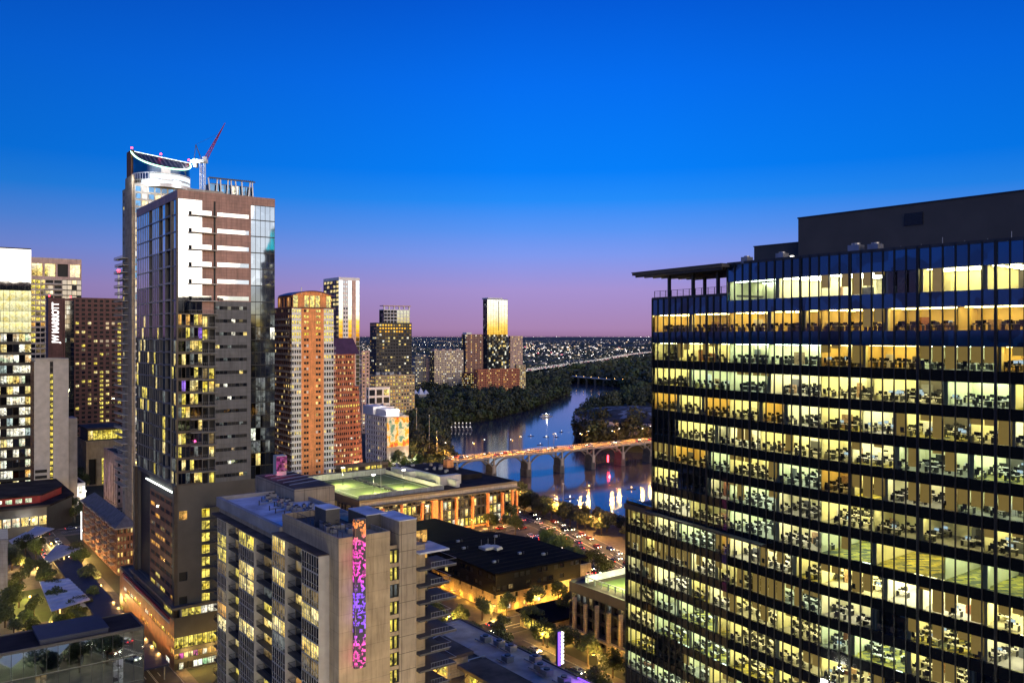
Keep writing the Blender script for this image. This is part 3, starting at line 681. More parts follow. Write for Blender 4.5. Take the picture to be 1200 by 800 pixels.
for r, sl_ in enumerate(sills):
    nxt = sl_ - (4.2 if r > 2 else 4.7); hd = sl_ + 2.8
    mbs = MB(); mbw = MB(); mbc = MB(); mbl = MB(); mbp = MB(); mbf = MB()
    segs = []
    for si, (O, ex, ey, L) in enumerate(SEG):
        if r == 0 and si == 0: continue
        segs.append((si, O, ex, ey, L))
    if sl_ < POD: segs.append((3, *SP))
    above = TOP if r == 0 else (sills[r - 1])
    if r == 1: aboveL = TER
    for si, O, ex, ey, L in segs:
        fr = (O, ex, ey); 
        for q in (mbs, mbw, mbc, mbl, mbp, mbf): q.fr = fr
        ab = TER if (r == 1 and si == 0) else above
        jog = 0.0
        # spandrel above this row of windows
        mbs.box(0, jog, hd, L, .35, ab - .02 if ab in (TOP, TER) else ab, 'glass_blue' if r <= 2 else 'spandrel_glass')
        mbf.box(0, .36, sl_ - .42, L, DEP, sl_ - .02, 'office_floor')
        mbc.box(0, .36, hd + .02, L, DEP, hd + .3, 'ceiling')
        mbw.box(0, DEP, sl_ - .4, L, DEP + .2, hd + .3, 'office_wall')
        # rooms
        a = 0.0; bay = L / round(L / 1.5)
        nb = round(L / bay); i = 0
        while i < nb:
            n = min(nb - i, RR.choice([3, 4, 5, 6, 6])); 
            if nb - i - n < 2: n = nb - i
            kind = room_kind(r, si)
            x0, x1 = i * bay, (i + n) * bay; dep = DEP if kind in ('bright', 'hot', 'carpet') and (RR.random() < .7 or kind == 'carpet') else RR.uniform(4.5, 8)
            wm = {'warm': 'office_wall_warm', 'dark': 'office_grey', 'hot': 'office_wall'}.get(kind, 'office_wall')
            mbw.box(x0 + .06, dep, sl_ - .02, x1 - .06, dep + .15, hd + .02, wm)
            mbw.box(x0 - .06, .5, sl_ - .02, x0 + .06, dep + .1, hd + .02, wm)
            # column by the glass
            if i > 0 and RR.random() < .7: mbp.box(x0 - .35, .55, sl_ - .02, x0 + .35, 1.2, hd + .02, 'office_wall')
            if kind == 'carpet' or (kind in ('bright', 'warm') and RR.random() < .2): mbf.box(x0 + .07, .37, sl_ - .03, x1 - .07, dep, sl_ - .012, 'carpet')
            if kind != 'dark':
                lk = 'ceiling_warm' if kind == 'warm' else RR.choice(['ceiling_strip', 'ceiling_strip', 'ceiling_pale', 'ceiling_cool'])
                br = RR.uniform(.0, .9)
                dens = {'bright': 1.8, 'warm': 2.2, 'hot': .8, 'carpet': 2.6, 'blind': 3.0, 'dim': 5}[kind]
                y = 1.2
                while y < dep - .3:
                    if br < .45: mbl.box(x0 + .5, y, hd - .06, x1 - .5, y + .32, hd + .015, lk)
                    else:
                        xx = x0 + .6
                        while xx < x1 - 1.3: mbl.box(xx, y, hd - .06, xx + 1.1, y + .42, hd + .015, lk); xx += 1.8
                    y += dens * RR.uniform(.9, 1.2)
            if kind == 'blind' or RR.random() < .3:
                for k in range(n):
                    if kind != 'blind' and RR.random() < .45: continue
                    dz = RR.choice([.4, .7, 1.0, 1.7, 2.3, 2.75])
                    if kind == 'blind': dz = RR.choice([1.6, 1.9, 2.75])
                    mbb = MB(fr); mbb.box(x0 + k * bay + .06, .40, hd - dz, x0 + (k + 1) * bay - .06, .43, hd + .01, 'blind'); tb('roller_blind', mbb)
            # cupboards, partitions, whiteboards
            for k in range(0 if kind == 'carpet' else RR.randint(1, 4)):
                bx_ = RR.uniform(x0 + .4, x1 - 1.2); by_ = RR.uniform(2.2, dep - .5); hh = RR.uniform(.8, 2.1)
                mbw.box(bx_, by_, sl_ - .02, bx_ + RR.uniform(.5, 1.8), by_ + .35, sl_ + hh, RR.choice(['office_grey', 'office_wall', 'office_grey', 'wood_panel', 'chair_fabric', 'shelf_mix', 'shelf_mix', 'white_wall']))
            if kind not in ('carpet',) and sl_ < 96:
                for yy in (1.35, 3.3, 5.2, 7.3, 9.4):
                    if yy > dep - .8: break
                    xx = x0 + .8
                    while xx < x1 - .5:
                        if RR.random() < (.8 if kind != 'hot' else .4): desk_spots.append((O + ex * (xx + RR.uniform(-.3, .3)) + ey * (yy + RR.uniform(-.5, .5)), ex, sl_ - .02, kind))
                        xx += RR.choice([1.6, 1.75, 1.75, 2.6])
            g = MB(fr); g.quad((x0, .2, sl_ + .001), (x1, .2, sl_ + .001), (x1, .2, hd - .001), (x0, .2, hd - .001), 'clear_glazing'); tb('window', g)
            i += n
    for nm, q in (('spandrel', mbs), ('interior_wall', mbw), ('ceiling', mbc), ('ceiling_light', mbl), ('column', mbp), ('floor_slab', mbf)):
        if q.f: tb(nm, q)
# bottom plinth below the last row, mullions
for si, (O, ex, ey, L) in enumerate(SEG + [SP]):
    mb = MB((O, ex, ey)); n = round(L / 1.5); top = TOP if si in (1, 2) else (TER if si == 0 else POD)
    for i in range(n + 1):
        x = L * i / n; mb.box(x - .07, -.16, 0, x + .07, .02, top, 'black_frame')
        if i % 6 == 3: mb.box(x - .16, -.20, 0, x + .16, .03, top - .01, 'black_frame')
    tb('mullions', mb)
    mb = MB((O, ex, ey)); mb.box(0, 0, 0, L, DEP, 32.8, 'glass')
    tb('plinth', mb); mb = MB((O, ex, ey)); mb.box(-.01, -.1, top - .25, L, .5, top + .15, 'metal_dark'); tb('coping', mb)
# mass behind the offices
O, ex, ey, L = SEG[1]; mb = MB((O, ex, ey)); mb.box(-17, DEP + .3, 0, 50, 34, POD, 'charcoal'); mb.box(-15, DEP + .3, POD, 50, 34, TER, 'charcoal'); mb.box(.5, DEP + .3, TER, 50, 34, TOP - .3, 'charcoal'); tb('core', mb)
mb = MB(SEG[1][:3]); mb.box(.1, .36, TOP - .4, L, 34, TOP - .15, 'roof_grey'); tb('roof', mb)
mb = MB(SEG[2][:3]); mb.box(0, .36, TOP - .4, 33, 12, TOP - .148, 'roof_grey'); tb('roof', mb)
mb = MB(SEG[0][:3]); mb.box(0, .36, TER - .4, SEG[0][3], 30, TER - .1, 'paving'); tb('terrace', mb)
# end walls (glazed) facing the lake
O, ex, ey, L = SEG[0]; mb = MB((O, ex, ey)); mb.box(-.15, 0, POD, -.02, 30, TER, 'glass')
for r, s_ in enumerate(sills[1:8]):
    for i in range(16): mb.box(-.2, .5 + i * 1.8, s_, -.16, 2.0 + i * 1.8, s_ + 2.7, 'glass')
tb('end_wall', mb)
O, ex, ey, L = SP; mb = MB((O, ex, ey)); mb.box(-.15, 0, 0, -.02, 34, POD, 'glass'); mb.box(0, .36, POD - .35, L + .3, 34, POD - .06, 'paving'); mb.box(-.3, -.25, POD - .8, L, .05, POD + .1, 'metal_dark'); tb('end_wall', mb)
O, ex, ey, L = SEG[2]; mb = MB((O, ex, ey)); mb.box(L, -.1, 0, L + .4, 34, TOP - .2, 'spandrel_glass'); tb('end_wall', mb)
# terrace railing on the lower setback
def railing(fr, x0, x1, y, z, h=1.1, st=1.4):
    mb = MB(fr); mb.box(x0, y - .03, z + h - .06, x1, y + .03, z + h, 'metal_dark'); n = max(1, int((x1 - x0) / st))
    for i in range(n + 1):
        x = x0 + (x1 - x0) * i / n; mb.box(x - .04, y - .04, z, x + .04, y + .04, z + h, 'metal_dark')
    for k in range(1, 5): mb.box(x0, y - .012, z + h * k / 5 - .012, x1, y + .012, z + h * k / 5 + .012, 'metal_dark')
    return mb
tb('railing', railing(SP[:3], .1, SP[3] - .2, .3, POD))
tb('railing', railing(SEG[0][:3], .2, SEG[0][3] - .2, .3, TER, 1.25))
mb = MB(SEG[0][:3])   # upper balcony slab that projects beyond the podium
mb.box(-1, -1.1, POD - .3, SEG[0][3] + 8, .0, POD - .02, 'metal_dark'); tb('ledge', mb)
# rooftop pergola
fr = SEG[0][:3]; CZ = 102.35
for x in (3.0, 9.0): 
    for y in (1.2, 9): mb = MB(fr); mb.box(x - .22, y - .22, TER, x + .22, y + .22, CZ, 'metal_dark'); tb('pergola_post', mb)
for y in (1.2, 9): mb = MB(fr); mb.box(14.6, y - .22, TER, 15.04, y + .22, CZ, 'metal_dark'); tb('pergola_post', mb)
mb = MB(fr); mb.box(-3.6, -1.6, CZ, SEG[0][3] + .5, 14, CZ + .42, 'charcoal'); mb.box(-3.7, -1.7, CZ + .42, SEG[0][3] + .5, 14.1, CZ + .56, 'metal_dark')
for i in range(8): mb.box(-3.2, -1.2 + i * 1.9, CZ - .35, SEG[0][3], -.95 + i * 1.9, CZ - .01, 'metal_dark')
tb('pergola_roof', mb)
# mechanical penthouses
frv = (Vector((0, 0)), D0, Vector((-D0.y, D0.x)))
mb = MB(frv); mb.box(-10.5, 11, TOP - .2, 60, 30, 109.8, 'charcoal'); mb.box(-10.6, 10.9, 109.8, 60, 30, 110.0, 'metal_dark'); pe = tb('penthouse', mb)
mb = MB(frv); mb.box(-20, 13, TOP - .2, -10.6, 28, 106.4, 'charcoal'); mb.box(-20.1, 12.9, 106.4, -10.6, 28, 106.55, 'metal_dark'); tb('penthouse', mb)
for x in (7.4, 23.0):
    mb = MB(frv); mb.box(x - 1.3, 10.93, 107.0, x + 1.3, 10.99, 108.7, 'black_frame')
    for k in range(9): mb.box(x - 1.25, 10.86, 107.05 + k * .18, x + 1.25, 10.93, 107.15 + k * .18, 'metal_dark')
    mb.build('vent', pe)
for x, s_ in ((3.2, 1.0), (6.0, .9), (-8, .8), (-14, .7)):
    mb = MB(frv); mb.box(x, 1.6, TOP - .2, x + 1.6 * s_, 3, TOP + 1.1 * s_, 'metal_grey'); mb.tube((x + .8 * s_, 2.3, TOP + 1.1 * s_), (x + .8 * s_, 2.3, TOP + 1.35 * s_), .6 * s_, 'metal_grey', 12); tb('exhaust_fan', mb)
mb = MB(frv); mb.box(-5.3, 1.2, TOP, -4.9, 1.5, TOP + .3, 'lamp_white'); tb('roof_light', mb)
for i in range(8): mb = MB(frv); mb.tube((8 + i * 2.6, 1.4, TOP), (8 + i * 2.6, 1.4, TOP + .4 + .6 * (i % 3 == 0)), .04, 'metal_grey', 5); tb('antenna', mb)

# desks and chairs inside: nearest ones as things, the rest as one mass
def desk_mesh(mb, rnd=0):
    mb.box(-.75, -.38, .70, .75, .38, .74, 'desk_top')
    for x in (-.7, .66): mb.box(x, -.34, 0, x + .04, .34, .70, 'chair_fabric')
    mb.box(-.32, .05, .86, .30, .09, 1.24, 'screen_off'); mb.box(-.04, .09, .74, .04, .15, 1.0, 'screen_off'); mb.box(.38, -.1, .74, .62, .12, .92, 'chair_fabric')
def chair_mesh(mb):
    mb.box(-.25, -.25, .43, .25, .25, .52, 'chair_fabric'); mb.box(-.24, -.31, .56, .24, -.24, 1.12, 'chair_fabric'); mb.tube((0, 0, .08), (0, 0, .44), .04, 'chair_fabric', 5)
    for k in range(5): t = k * 1.2566; mb.tube((0, 0, .1), (.28 * math.cos(t), .28 * math.sin(t), .04), .03, 'chair_fabric', 4)
    mb.box(-.04, -.29, .45, .04, -.25, .6, 'chair_fabric')
vis = []; rest = []
for (p_, ex, z, kd) in desk_spots:
    X_, Y_ = p_.x + P1[0], p_.y + P1[1]; px = 600 + F * X_ / Y_; py = HY + F * (H - z) / Y_
    if px < 1215 and py < 815: (vis if kd in ('bright', 'warm', 'hot', 'dim') else rest).append((Y_, X_, z, math.atan2(ex.y, ex.x), kd))
vis.sort(); DM = MB(); desk_mesh(DM); CM = MB(); chair_mesh(CM)
GM = MB(); desk_mesh(GM); GM.box(-.30, .04, .88, .28, .05, 1.22, 'screen_on'); GM.box(-.30, .09, .88, .28, .10, 1.22, 'screen_on'); GM.box(-.6, -.2, .74, -.38, .05, 1.0, 'white_wall')
d1 = GM.build('office_desk'); tag(d1, 'pale desk with a glowing monitor behind the lit glass of the black office tower', 'desk', 'desks with glowing monitors inside the black office tower')
d0 = DM.build('office_desk'); c0 = CM.build('office_chair')
tag(d0, 'pale desk with dark monitor behind the lit glass of the black office tower', 'desk', 'desks inside the black office tower')
tag(c0, 'black swivel chair behind the lit glass of the black office tower', 'office chair', 'chairs inside the black office tower')
# chairs stand nearer the glass or behind each desk
for i, (Y_, X_, z, a, kd) in enumerate(vis[:290]):
    sd_ = d1 if i % 4 == 1 else d0; o = sd_ if i < 2 else sd_.copy(); c = c0 if i == 0 else c0.copy()
    if i > 1: COL.objects.link(o)
    if i: COL.objects.link(c)
    fl = math.pi if RR.random() < .5 else 0
    o.location = (X_, Y_, z); o.rotation_euler = (0, 0, a + fl)
    t = a + fl; c.location = (X_ + .62 * math.sin(t), Y_ - .62 * math.cos(t), z); c.rotation_euler = (0, 0, t + RR.uniform(-.6, .6) )
mb = MB()
for (Y_, X_, z, a, kd) in vis[290:] + rest:
    e1 = Vector((math.cos(a), math.sin(a))); mb2 = MB(); desk_mesh(mb2); 
    mb3 = MB(); chair_mesh(mb3)
    for src, oy in ((mb2, 0), (mb3, -.62)):
        b0 = len(mb.v)
        for v in src.v:
            x, y = v[0], v[1] + oy; mb.v.append((X_ + e1.x * x - e1.y * y, Y_ + e1.y * x + e1.x * y, z + v[2]))
        for f_, mi in zip(src.f, src.m): mb.f.append(tuple(b0 + j for j in f_)); mb.m.append(mb.mi(src.mats[mi]))
o = mb.build('office_furniture'); o['kind'] = 'stuff'; tag(o, 'mass of desks, monitors and chairs deeper in the lit office floors', 'furniture')
# ================================================================== downtown towers on the left
def litcol(base, cols=(), k='lit_warm', rws=None):
    def f(i, j, nr=1, nc=1):
        if i in cols and (rws is None or rws(j, nr)): return k
        return base(i, j, nr, nc)
    return f
def balcony(b, side, a0, a1, z, out, rail='grey_frame', y0=0, x0=0, h=1.05, glassy=False, slab='grey_frame'):
    mb = MB()
    if side == 'F':
        T = lambda A, o, Z: (A, y0 - o, Z)
    else:
        T = lambda A, o, Z: (x0 - o, A, Z)
    def bx(A0, o0, Z0, A1, o1, Z1, k):
        p = T(A0, o0, Z0); q = T(A1, o1, Z1); mb.box(min(p[0], q[0]), min(p[1], q[1]), Z0, max(p[0], q[0]), max(p[1], q[1]), Z1, k)
    bx(a0, -.01, z - .22, a1, out, z, slab)
    if h:
        if glassy: bx(a0, out - .06, z, a1, out - .01, z + h, 'glass')
        else:
            n = max(2, int((a1 - a0) / .5))
            for i in range(n + 1):
                A = a0 + (a1 - a0 - .05) * i / n; bx(A, out - .06, z, A + .05, out - .01, z + h - .06, rail)
        bx(a0, out - .08, z + h - .06, a1, out, z + h, rail)
        bx(a0, 0, z + h - .06, a0 + .06, out - .08, z + h, rail); bx(a1 - .06, 0, z + h - .06, a1, out - .08, z + h, rail)
    b.piece('balcony', mb)

# ---- W-shaped landmark left of centre: tall dark glass and brown panel tower
b = Bld('glass_tower', 'tall tower of brown panels and mirror glass, left foreground, with stacked white bands', 'tower', 208, 235, 160, 322)
W = b; LV, LU = b.Lv, b.Lu; RC = (0, 0, LV, LU)
top = zat(222, 235)
zl = [50.5 + 3.66 * k for k in range(15)]
zl += [zl[-1] + 4.75 * k for k in range(1, 6)]
zl.append(129.8); ztw = zl[-1]
xa, xb_, xc, xd = b.fx(237), b.fx(252.5), b.fx(289), b.fx(294)
def wl(i, j, nr=1, nc=1):
    if j >= 13: return 'mirror'
    if j == 12: return R.choice(['lit_yellow', 'lit_warm', 'mirror', 'lit_amber'])
    return R.choices(['mirror_dim', 'lit_yellow', 'lit_warm', 'lit_grey', 'lit_violet', 'glass'], [6, 2.4, 2.2, 1.4, .25, 5])[0]
b.facade(RC, 'F', zl[:14], 6, .93, .13, .93, .14, 'bronze_frame', wl, a0=0, a1=xa); b.facade(RC, 'F', zl[13:], 4, .985, .01, .99, .08, 'grey_frame', lambda *a: 'mirror', a0=0, a1=xa)
b.facade(RC, 'F', zl[:14], 2, .86, .0, .80, 1.2, 'grey_slab', lambda i, j, nr, nc: R.choices(['void', 'glass', 'lit_yellow', 'lit_warm', 'lit_amber', 'lit_dim'], [4, 2, 2.4, 1.6, 1, 1])[0], a0=xa, a1=xb_); b.facade(RC, 'F', zl[13:], 1, 0, .0, .7, .1, 'brown_panel', lambda *a: None, a0=xa, a1=xb_)
def strip(i, j, nr, nc):
    if j >= 14: return 'mirror'
    if i == 8: return None
    return R.choices(['void', 'glass', 'lit_warm', 'lit_white', 'lit_grey'], [6, 3, .8, .7, .8])[0]
b.facade(RC, 'F', zl[:15], 9, .985, .34, .60, .15, 'grey_slab', strip, a0=xb_, a1=xd)
b.facade(RC, 'F', zl[14:], 1, .92, .26, .58, .12, 'brown_panel', lambda i, j, nr, nc: 'white_glass', a0=xb_, a1=xd) if False else None
b.facade(RC, 'F', zl[14:], 1, .90, .05, .30, .12, 'brown_panel', lambda i, j, nr, nc: 'mirror', a0=xb_, a1=xd)
def wr(i, j, nr, nc):
    if j >= 15: return 'mirror'
    if j in (13, 14): return 'mirror_dim'
    return R.choices(['mirror_dim', 'glass', 'lit_grey', 'lit_warm', 'lit_white'], [6, 3, 2.2, .7, .5])[0]
b.facade(RC, 'F', zl, 5, .96, .03, .97, .1, 'black_frame', wr, a0=xd, a1=LV)
# projecting slabs with pale fronts
for z in zl[1:-1]:
    up = z > zl[13]
    balcony(b, 'F', b.fx(222), xb_ + .2, z, 1.5, 'grey_frame', h=1.0 if not up else 0, slab='concrete_pale' if up else 'grey_frame')
    if up:
        mb = MB(); mb.box(b.fx(223), -1.46, z + .01, b.fx(246), -1.36, z + 1.25, 'mirror'); b.piece('balcony_panel', mb)
# left face
y1, y2, y3, y4, y5 = [b.ly(p) for p in (201, 193.5, 190, 186, 178)]
cols = [(0, y1, 'm'), (y1, y2, 'v'), (y2, y3, 'm'), (y3, y4, 'v'), (y4, y5, 'm'), (y5, b.ly(174.5), 'v'), (b.ly(174.5), LU, 'M')]
for a, c, k in cols:
    def f(i, j, nr, nc, k=k):
        if k == 'v': return 'void'
        if j >= 17 or (j >= 15 and a > 20): return 'mirror_bright'
        if j >= 13: return R.choice(['glass', 'mirror_dim'])
        return R.choices(['mirror_dim', 'glass', 'lit_warm', 'lit_yellow', 'lit_grey'], [7, 5, 6 if a < y2 - .1 else 1.2, 4 if a < y2 - .1 else .9, 2.4])[0]
    n = 2 if k == 'M' and c - a > 6 else 1
    b.facade(RC, 'L', zl, 1 if k == 'v' else max(1, round((c - a) / 2.2)), .95 if k != 'v' else 1, .05 if k != 'v' else .12, .96 if k != 'v' else 1, .9 if k == 'v' else .1, 'grey_frame', f, a0=a, a1=c)
p = b.p('parapet'); p.box(-.05, -.05, ztw, LV + .05, LU, top, 'brown_panel')
mb = MB(); mb.box(xb_ - .5, -.06, zl[13], xb_, .02, ztw, 'void'); b.piece('recess_shade', mb)  # flat dark strip stands for shade along the recess's right edge
p = b.p('corner_fin'); p.box(-.35, -.35, 46, .12, .12, ztw, 'bronze_frame'); p.box(-.3, y1 - .2, 50, .02, y1 + .15, ztw, 'grey_frame')
b.core((0, 0, LV, LU), 0, ztw, 'dark_panel', 'roof_grey', parapet=False)
p = b.p('roof'); p.box(1, 1, top, LV - 1, LU - 1, top + .1, 'roof_grey')
# base of the shaft
BZ = 50.5
b.facade(RC, 'F', [44, BZ], 1, .0, .2, .8, .1, 'charcoal', lambda *a: None)
bz = rows(17, 44, 3.38)
def bs(i, j, nr, nc):
    if i == 2: return 'lit_yellow' if R.random() < .85 else 'lit_warm'
    if i in (4, 5): return R.choices(['void', 'lit_dim', 'lit_warm', 'glass'], [5, 2, 1, 2])[0]
    if i == 0: return R.choices(['void', 'lit_amber', None], [2, 1, 4])[0]
    return None
b.facade(RC, 'F', bz, 9, .72, .12, .86, .3, 'charcoal', bs)
for z in bz[1:]: balcony(b, 'F', b.fx(240), b.fx(256), z, 1.7, 'metal_dark', h=1.0, slab='charcoal')
mid = b.ly(176)
b.facade(RC, 'L', rows(17, 46, 2.9), 5, .94, .3, .72, .2, 'wood_panel', lambda i, j, nr, nc: R.choices(['void', 'lit_dim', 'lit_amber', 'lit_yellow'], [7, 2, 1, 1.5 if j == 0 else .2])[0], a0=2.2, a1=mid)
b.facade(RC, 'L', [17, 50.5], 1, .9, .03, .97, .8, 'charcoal', lambda *a: 'void', a0=mid, a1=LU - 1.6)
b.facade(RC, 'L', [46, 50.5], 1, 0, .2, .8, .2, 'charcoal', lambda *a: None, a0=0, a1=mid)
mb = MB(); mb.box(-.9, -.05, 14, .02, 1.8, 50.4, 'bronze_frame'); mb.box(-.9, LU - 1.6, 14, .02, LU + .6, 50.4, 'bronze_frame'); mb.box(-.9, -.05, 14, .02, LU + .6, 17.6, 'bronze_frame'); b.piece('frame', mb)
mb = MB(); mb.box(-.55, 1.9, 48.2, -.25, b.ly(173), 48.5, 'led_white'); b.piece('light_strip', mb)
# podium
PU = b.ly(145); PR = (-1.2, -1.2, b.fx(268), PU)
b.facade(PR, 'F', [0, 3.0, 5.6, 10.6, 14.2], 12, .93, .12, .72, .3, 'dark_panel', lambda i, j, nr, nc: {2: 'lit_yellow', 1: R.choice(['lit_mix', 'lit_pink', 'lit_amber', 'lit_warm']), 0: R.choice(['lit_mix', 'lit_white', 'void'])}.get(j))
b.facade(PR, 'L', [0, 3.6, 7.4, 10.6, 14.2], 14, .9, .2, .62, .2, 'wood_panel', lambda i, j, nr, nc: R.choices([None, 'lit_amber', 'lit_yellow', 'lit_white'], [6 if j != 2 else 1, 2, 2, .8])[0] if j < 3 else None)
for y in range(2, 60, 7): plight('street_glow', (-4.5, y, 5), 1700, (1, .5, .12), b.root, .4)
for x in (3, 10, 18): plight('street_glow', (x, -5, 4), 2600, (1, .6, .15), b.root, .4)
b.core(PR, 0, 14.2, 'dark_panel', 'roof_grey', .5, 'podium_roof')
# pavilion lit inside on the podium roof
mb = MB(); mb.box(.6, -.6, 14.3, b.fx(258), 1.0, 17.0, 'grey_panel'); b.piece('pavilion', mb)
for i in range(6):
    mb = MB(); x = 1.0 + i * 1.75; mb.quad((x, -.63, 14.6), (x + 1.6, -.63, 14.6), (x + 1.6, -.63, 16.7), (x, -.63, 16.7), 'lit_white' if i > 2 else 'lit_yellow', uv=True); b.piece('window', mb)
for i in range(7):
    mb = MB(); y = 2 + i * 2.6; mb.quad((-1.0, y + 2.3, 14.5), (-1.0, y, 14.5), (-1.0, y, 16.9), (-1.0, y + 2.3, 16.9), 'lit_yellow', uv=True)
    if i < 3: b.piece('window', mb)
mb = MB(); mb.box(-1.9, -1.9, 17.0, b.fx(262), LU + 2, 17.7, 'charcoal'); b.piece('pavilion_roof', mb)
for k in range(2):
    mb = MB(); mb.box(-1.5 - .25 * k, 3, 12.2 + k * 1.3, -1.22, PU - 6, 12.6 + k * 1.3, 'red_paint' if k else 'concrete_pale'); b.piece('trim', mb)
b.done(100)

# ---- tall tower with the lit crescent crown
b = Bld('crown_tower', 'tallest tower, round glass top edged by a curved glowing line and red beacons', 'tower', 158, 400, 143.5, 262)
LV, LU = b.Lv, b.Lu
zt = zat(216, 400)
ls = rows(0, zt, 3.4)
def au(i, j, nr, nc):
    if j > nr - 5: return R.choices(['mirror_dim', 'glass_blue', 'lit_warm', 'lit_white'], [3, 6, .8, .8])[0]
    return R.choices(['mirror_dim', 'glass_blue', 'lit_warm', 'lit_white', 'glass'], [3, 2, 1.6, .8, 2])[0]
b.facade((0, 0, LV, LU), 'F', ls, 14, .8, .1, .82, .2, 'concrete_pale', au)
b.facade((0, 0, LV, LU), 'L', ls, 5, .5, .2, .7, .2, 'concrete', lambda i, j, nr, nc: R.choices(['void', 'lit_dim', 'lit_warm', None], [5, 1, .4, 3])[0])
b.core((0, 0, LV, LU), 0, zt, 'concrete', 'roof_grey')
mb = MB(); mb.box(-1.2, .6, 0, .01, LU * .55, zt + 4.4, 'concrete_joint'); b.piece('pier', mb)
for k, z in enumerate(ls[1:-10]):
    if z < 20 or z > 150: continue
    balcony(b, 'L', LU * .3, LU + 1.0, z, 2.6, 'grey_frame', slab='concrete_pale', x0=-1.2 if k % 2 else -.8)
# round drum and crown
def ring(mb, cx, cy, r, z0, z1, k, n=28, a0=math.pi, a1=2 * math.pi, ry=None, zf=None, uv=False):
    ry = ry or r
    for i in range(n):
        t, u = a0 + (a1 - a0) * i / n, a0 + (a1 - a0) * (i + 1) / n
        zz0 = z1 if zf is None else zf(i / n); zz1 = z1 if zf is None else zf((i + 1) / n)
        mb.quad((cx + r * math.cos(t), cy + ry * math.sin(t), z0), (cx + r * math.cos(u), cy + ry * math.sin(u), z0), (cx + r * math.cos(u), cy + ry * math.sin(u), zz1), (cx + r * math.cos(t), cy + ry * math.sin(t), zz0), k, uv)
cx_, r_ = (b.fx(161) + b.fx(229)) / 2, (b.fx(229) - b.fx(161)) / 2
zq = [zt, zt + 3.2, zt + 6.4]; cyy = 11.0
mb = MB(); ring(mb, cx_, cyy, r_ + 1.2, zt - .2, zq[0] + 1.4, 'white_wall', a0=math.pi * .9, a1=math.pi * 2.35); mb.build('drum', b.root)
dip = lambda t: ctop - 2.6 * t - 7.5 * (1 - (2 * t - 1) ** 2)
ctop = zat(172, 400)
mb = MB(); ring(mb, cx_, cyy, r_, zq[0], zq[2], 'mirror_dim', 40, math.pi * .9, math.pi * 2.3); ring(mb, cx_, cyy, r_, zq[2], 0, 'mirror_dim', 40, math.pi, math.pi * 2.0, zf=dip)
for k in range(40):
    t = math.pi * (.9 + 1.4 * k / 40); mb.box(cx_ + r_ * math.cos(t) - .08, cyy + r_ * math.sin(t) - .08, zq[0], cx_ + r_ * math.cos(t) + .08, cyy + r_ * math.sin(t) + .08, zq[2], 'white_metal')
for z in zq: ring(mb, cx_, cyy, r_ + .25, z - .2, z + .15, 'white_metal', 40, math.pi * .9, math.pi * 2.3)
mb.build('glass_drum', b.root)
mb = MB(); ring(mb, cx_, cyy, r_ + .08, zq[0] + 1.4, zq[1] - .3, 'led_soft', 40, math.pi * 1.2, math.pi * 2.1); ring(mb, cx_, cyy, r_ + .08, zq[1] + .5, zq[2] - .4, 'led_soft', 40, math.pi * 1.3, math.pi * 2.05); mb.build('lit_band', b.root)
mb = MB(); TL = (cx_ - r_, cyy, ctop); TR = (cx_ + r_, cyy, ctop - 2.6); n = 36
for i in range(n):
    t, u = i / n, (i + 1) / n; A = (cx_ + r_ * math.cos(math.pi * (1 + t)), cyy + r_ * math.sin(math.pi * (1 + t)), dip(t)); B = (cx_ + r_ * math.cos(math.pi * (1 + u)), cyy + r_ * math.sin(math.pi * (1 + u)), dip(u))
    lp = lambda A_, q: (A_[0], cyy, ctop - 2.6 * q)
    C = (A[0], cyy, ctop - 2.6 * (A[0] - TL[0]) / (2 * r_)); D = (B[0], cyy, ctop - 2.6 * (B[0] - TL[0]) / (2 * r_))
    mb.quad(A, B, D, C, 'black_frame' if i % 2 else 'grey_frame'); mb.tube(A, C, .14, 'metal_dark', 4)
mb.box(cx_ - r_, cyy, zq[2], cx_ + r_, cyy + .5, ctop - 2.7, 'metal_dark'); mb.build('crown_roof', b.root)
mb = MB(); pr = None
for i in range(31):
    t = i / 30; an = math.pi * (1 + t); q = (cx_ + (r_ + .4) * math.cos(an), cyy + (r_ + .4) * math.sin(an), dip(t))
    if pr: mb.tube(pr, q, .36, 'led_green', 6)
    pr = q
mb.tube(TL, TR, .16, 'led_white', 5)
mb.build('crown_light', b.root)
for i, an in enumerate((-1, 0, 1)):
    mb = MB(); z = ctop - 1.3 * i; x, y = cx_ + r_ * an, cyy
    mb.tube((x, y, z), (x, y, z + 2.2), .1, 'metal_dark', 5); mb.tube((x, y, z + 1.2), (x, y, z + 1.9), .42, 'red_light', 8); b.piece('beacon', mb)
mb = MB(); mb.box(cx_ - r_ - .6, cyy - 1, zt, cx_ - r_ + .9, cyy + 8, ctop + .4, 'brick_brown'); b.piece('crown_wall', mb)
for x in (b.fx(150), cx_ - 8, cx_ + 4): plight('crown_flood', (x, -3, zt + 1.5), 2200, (.9, .95, 1), b.root, 1)
b.done(100)

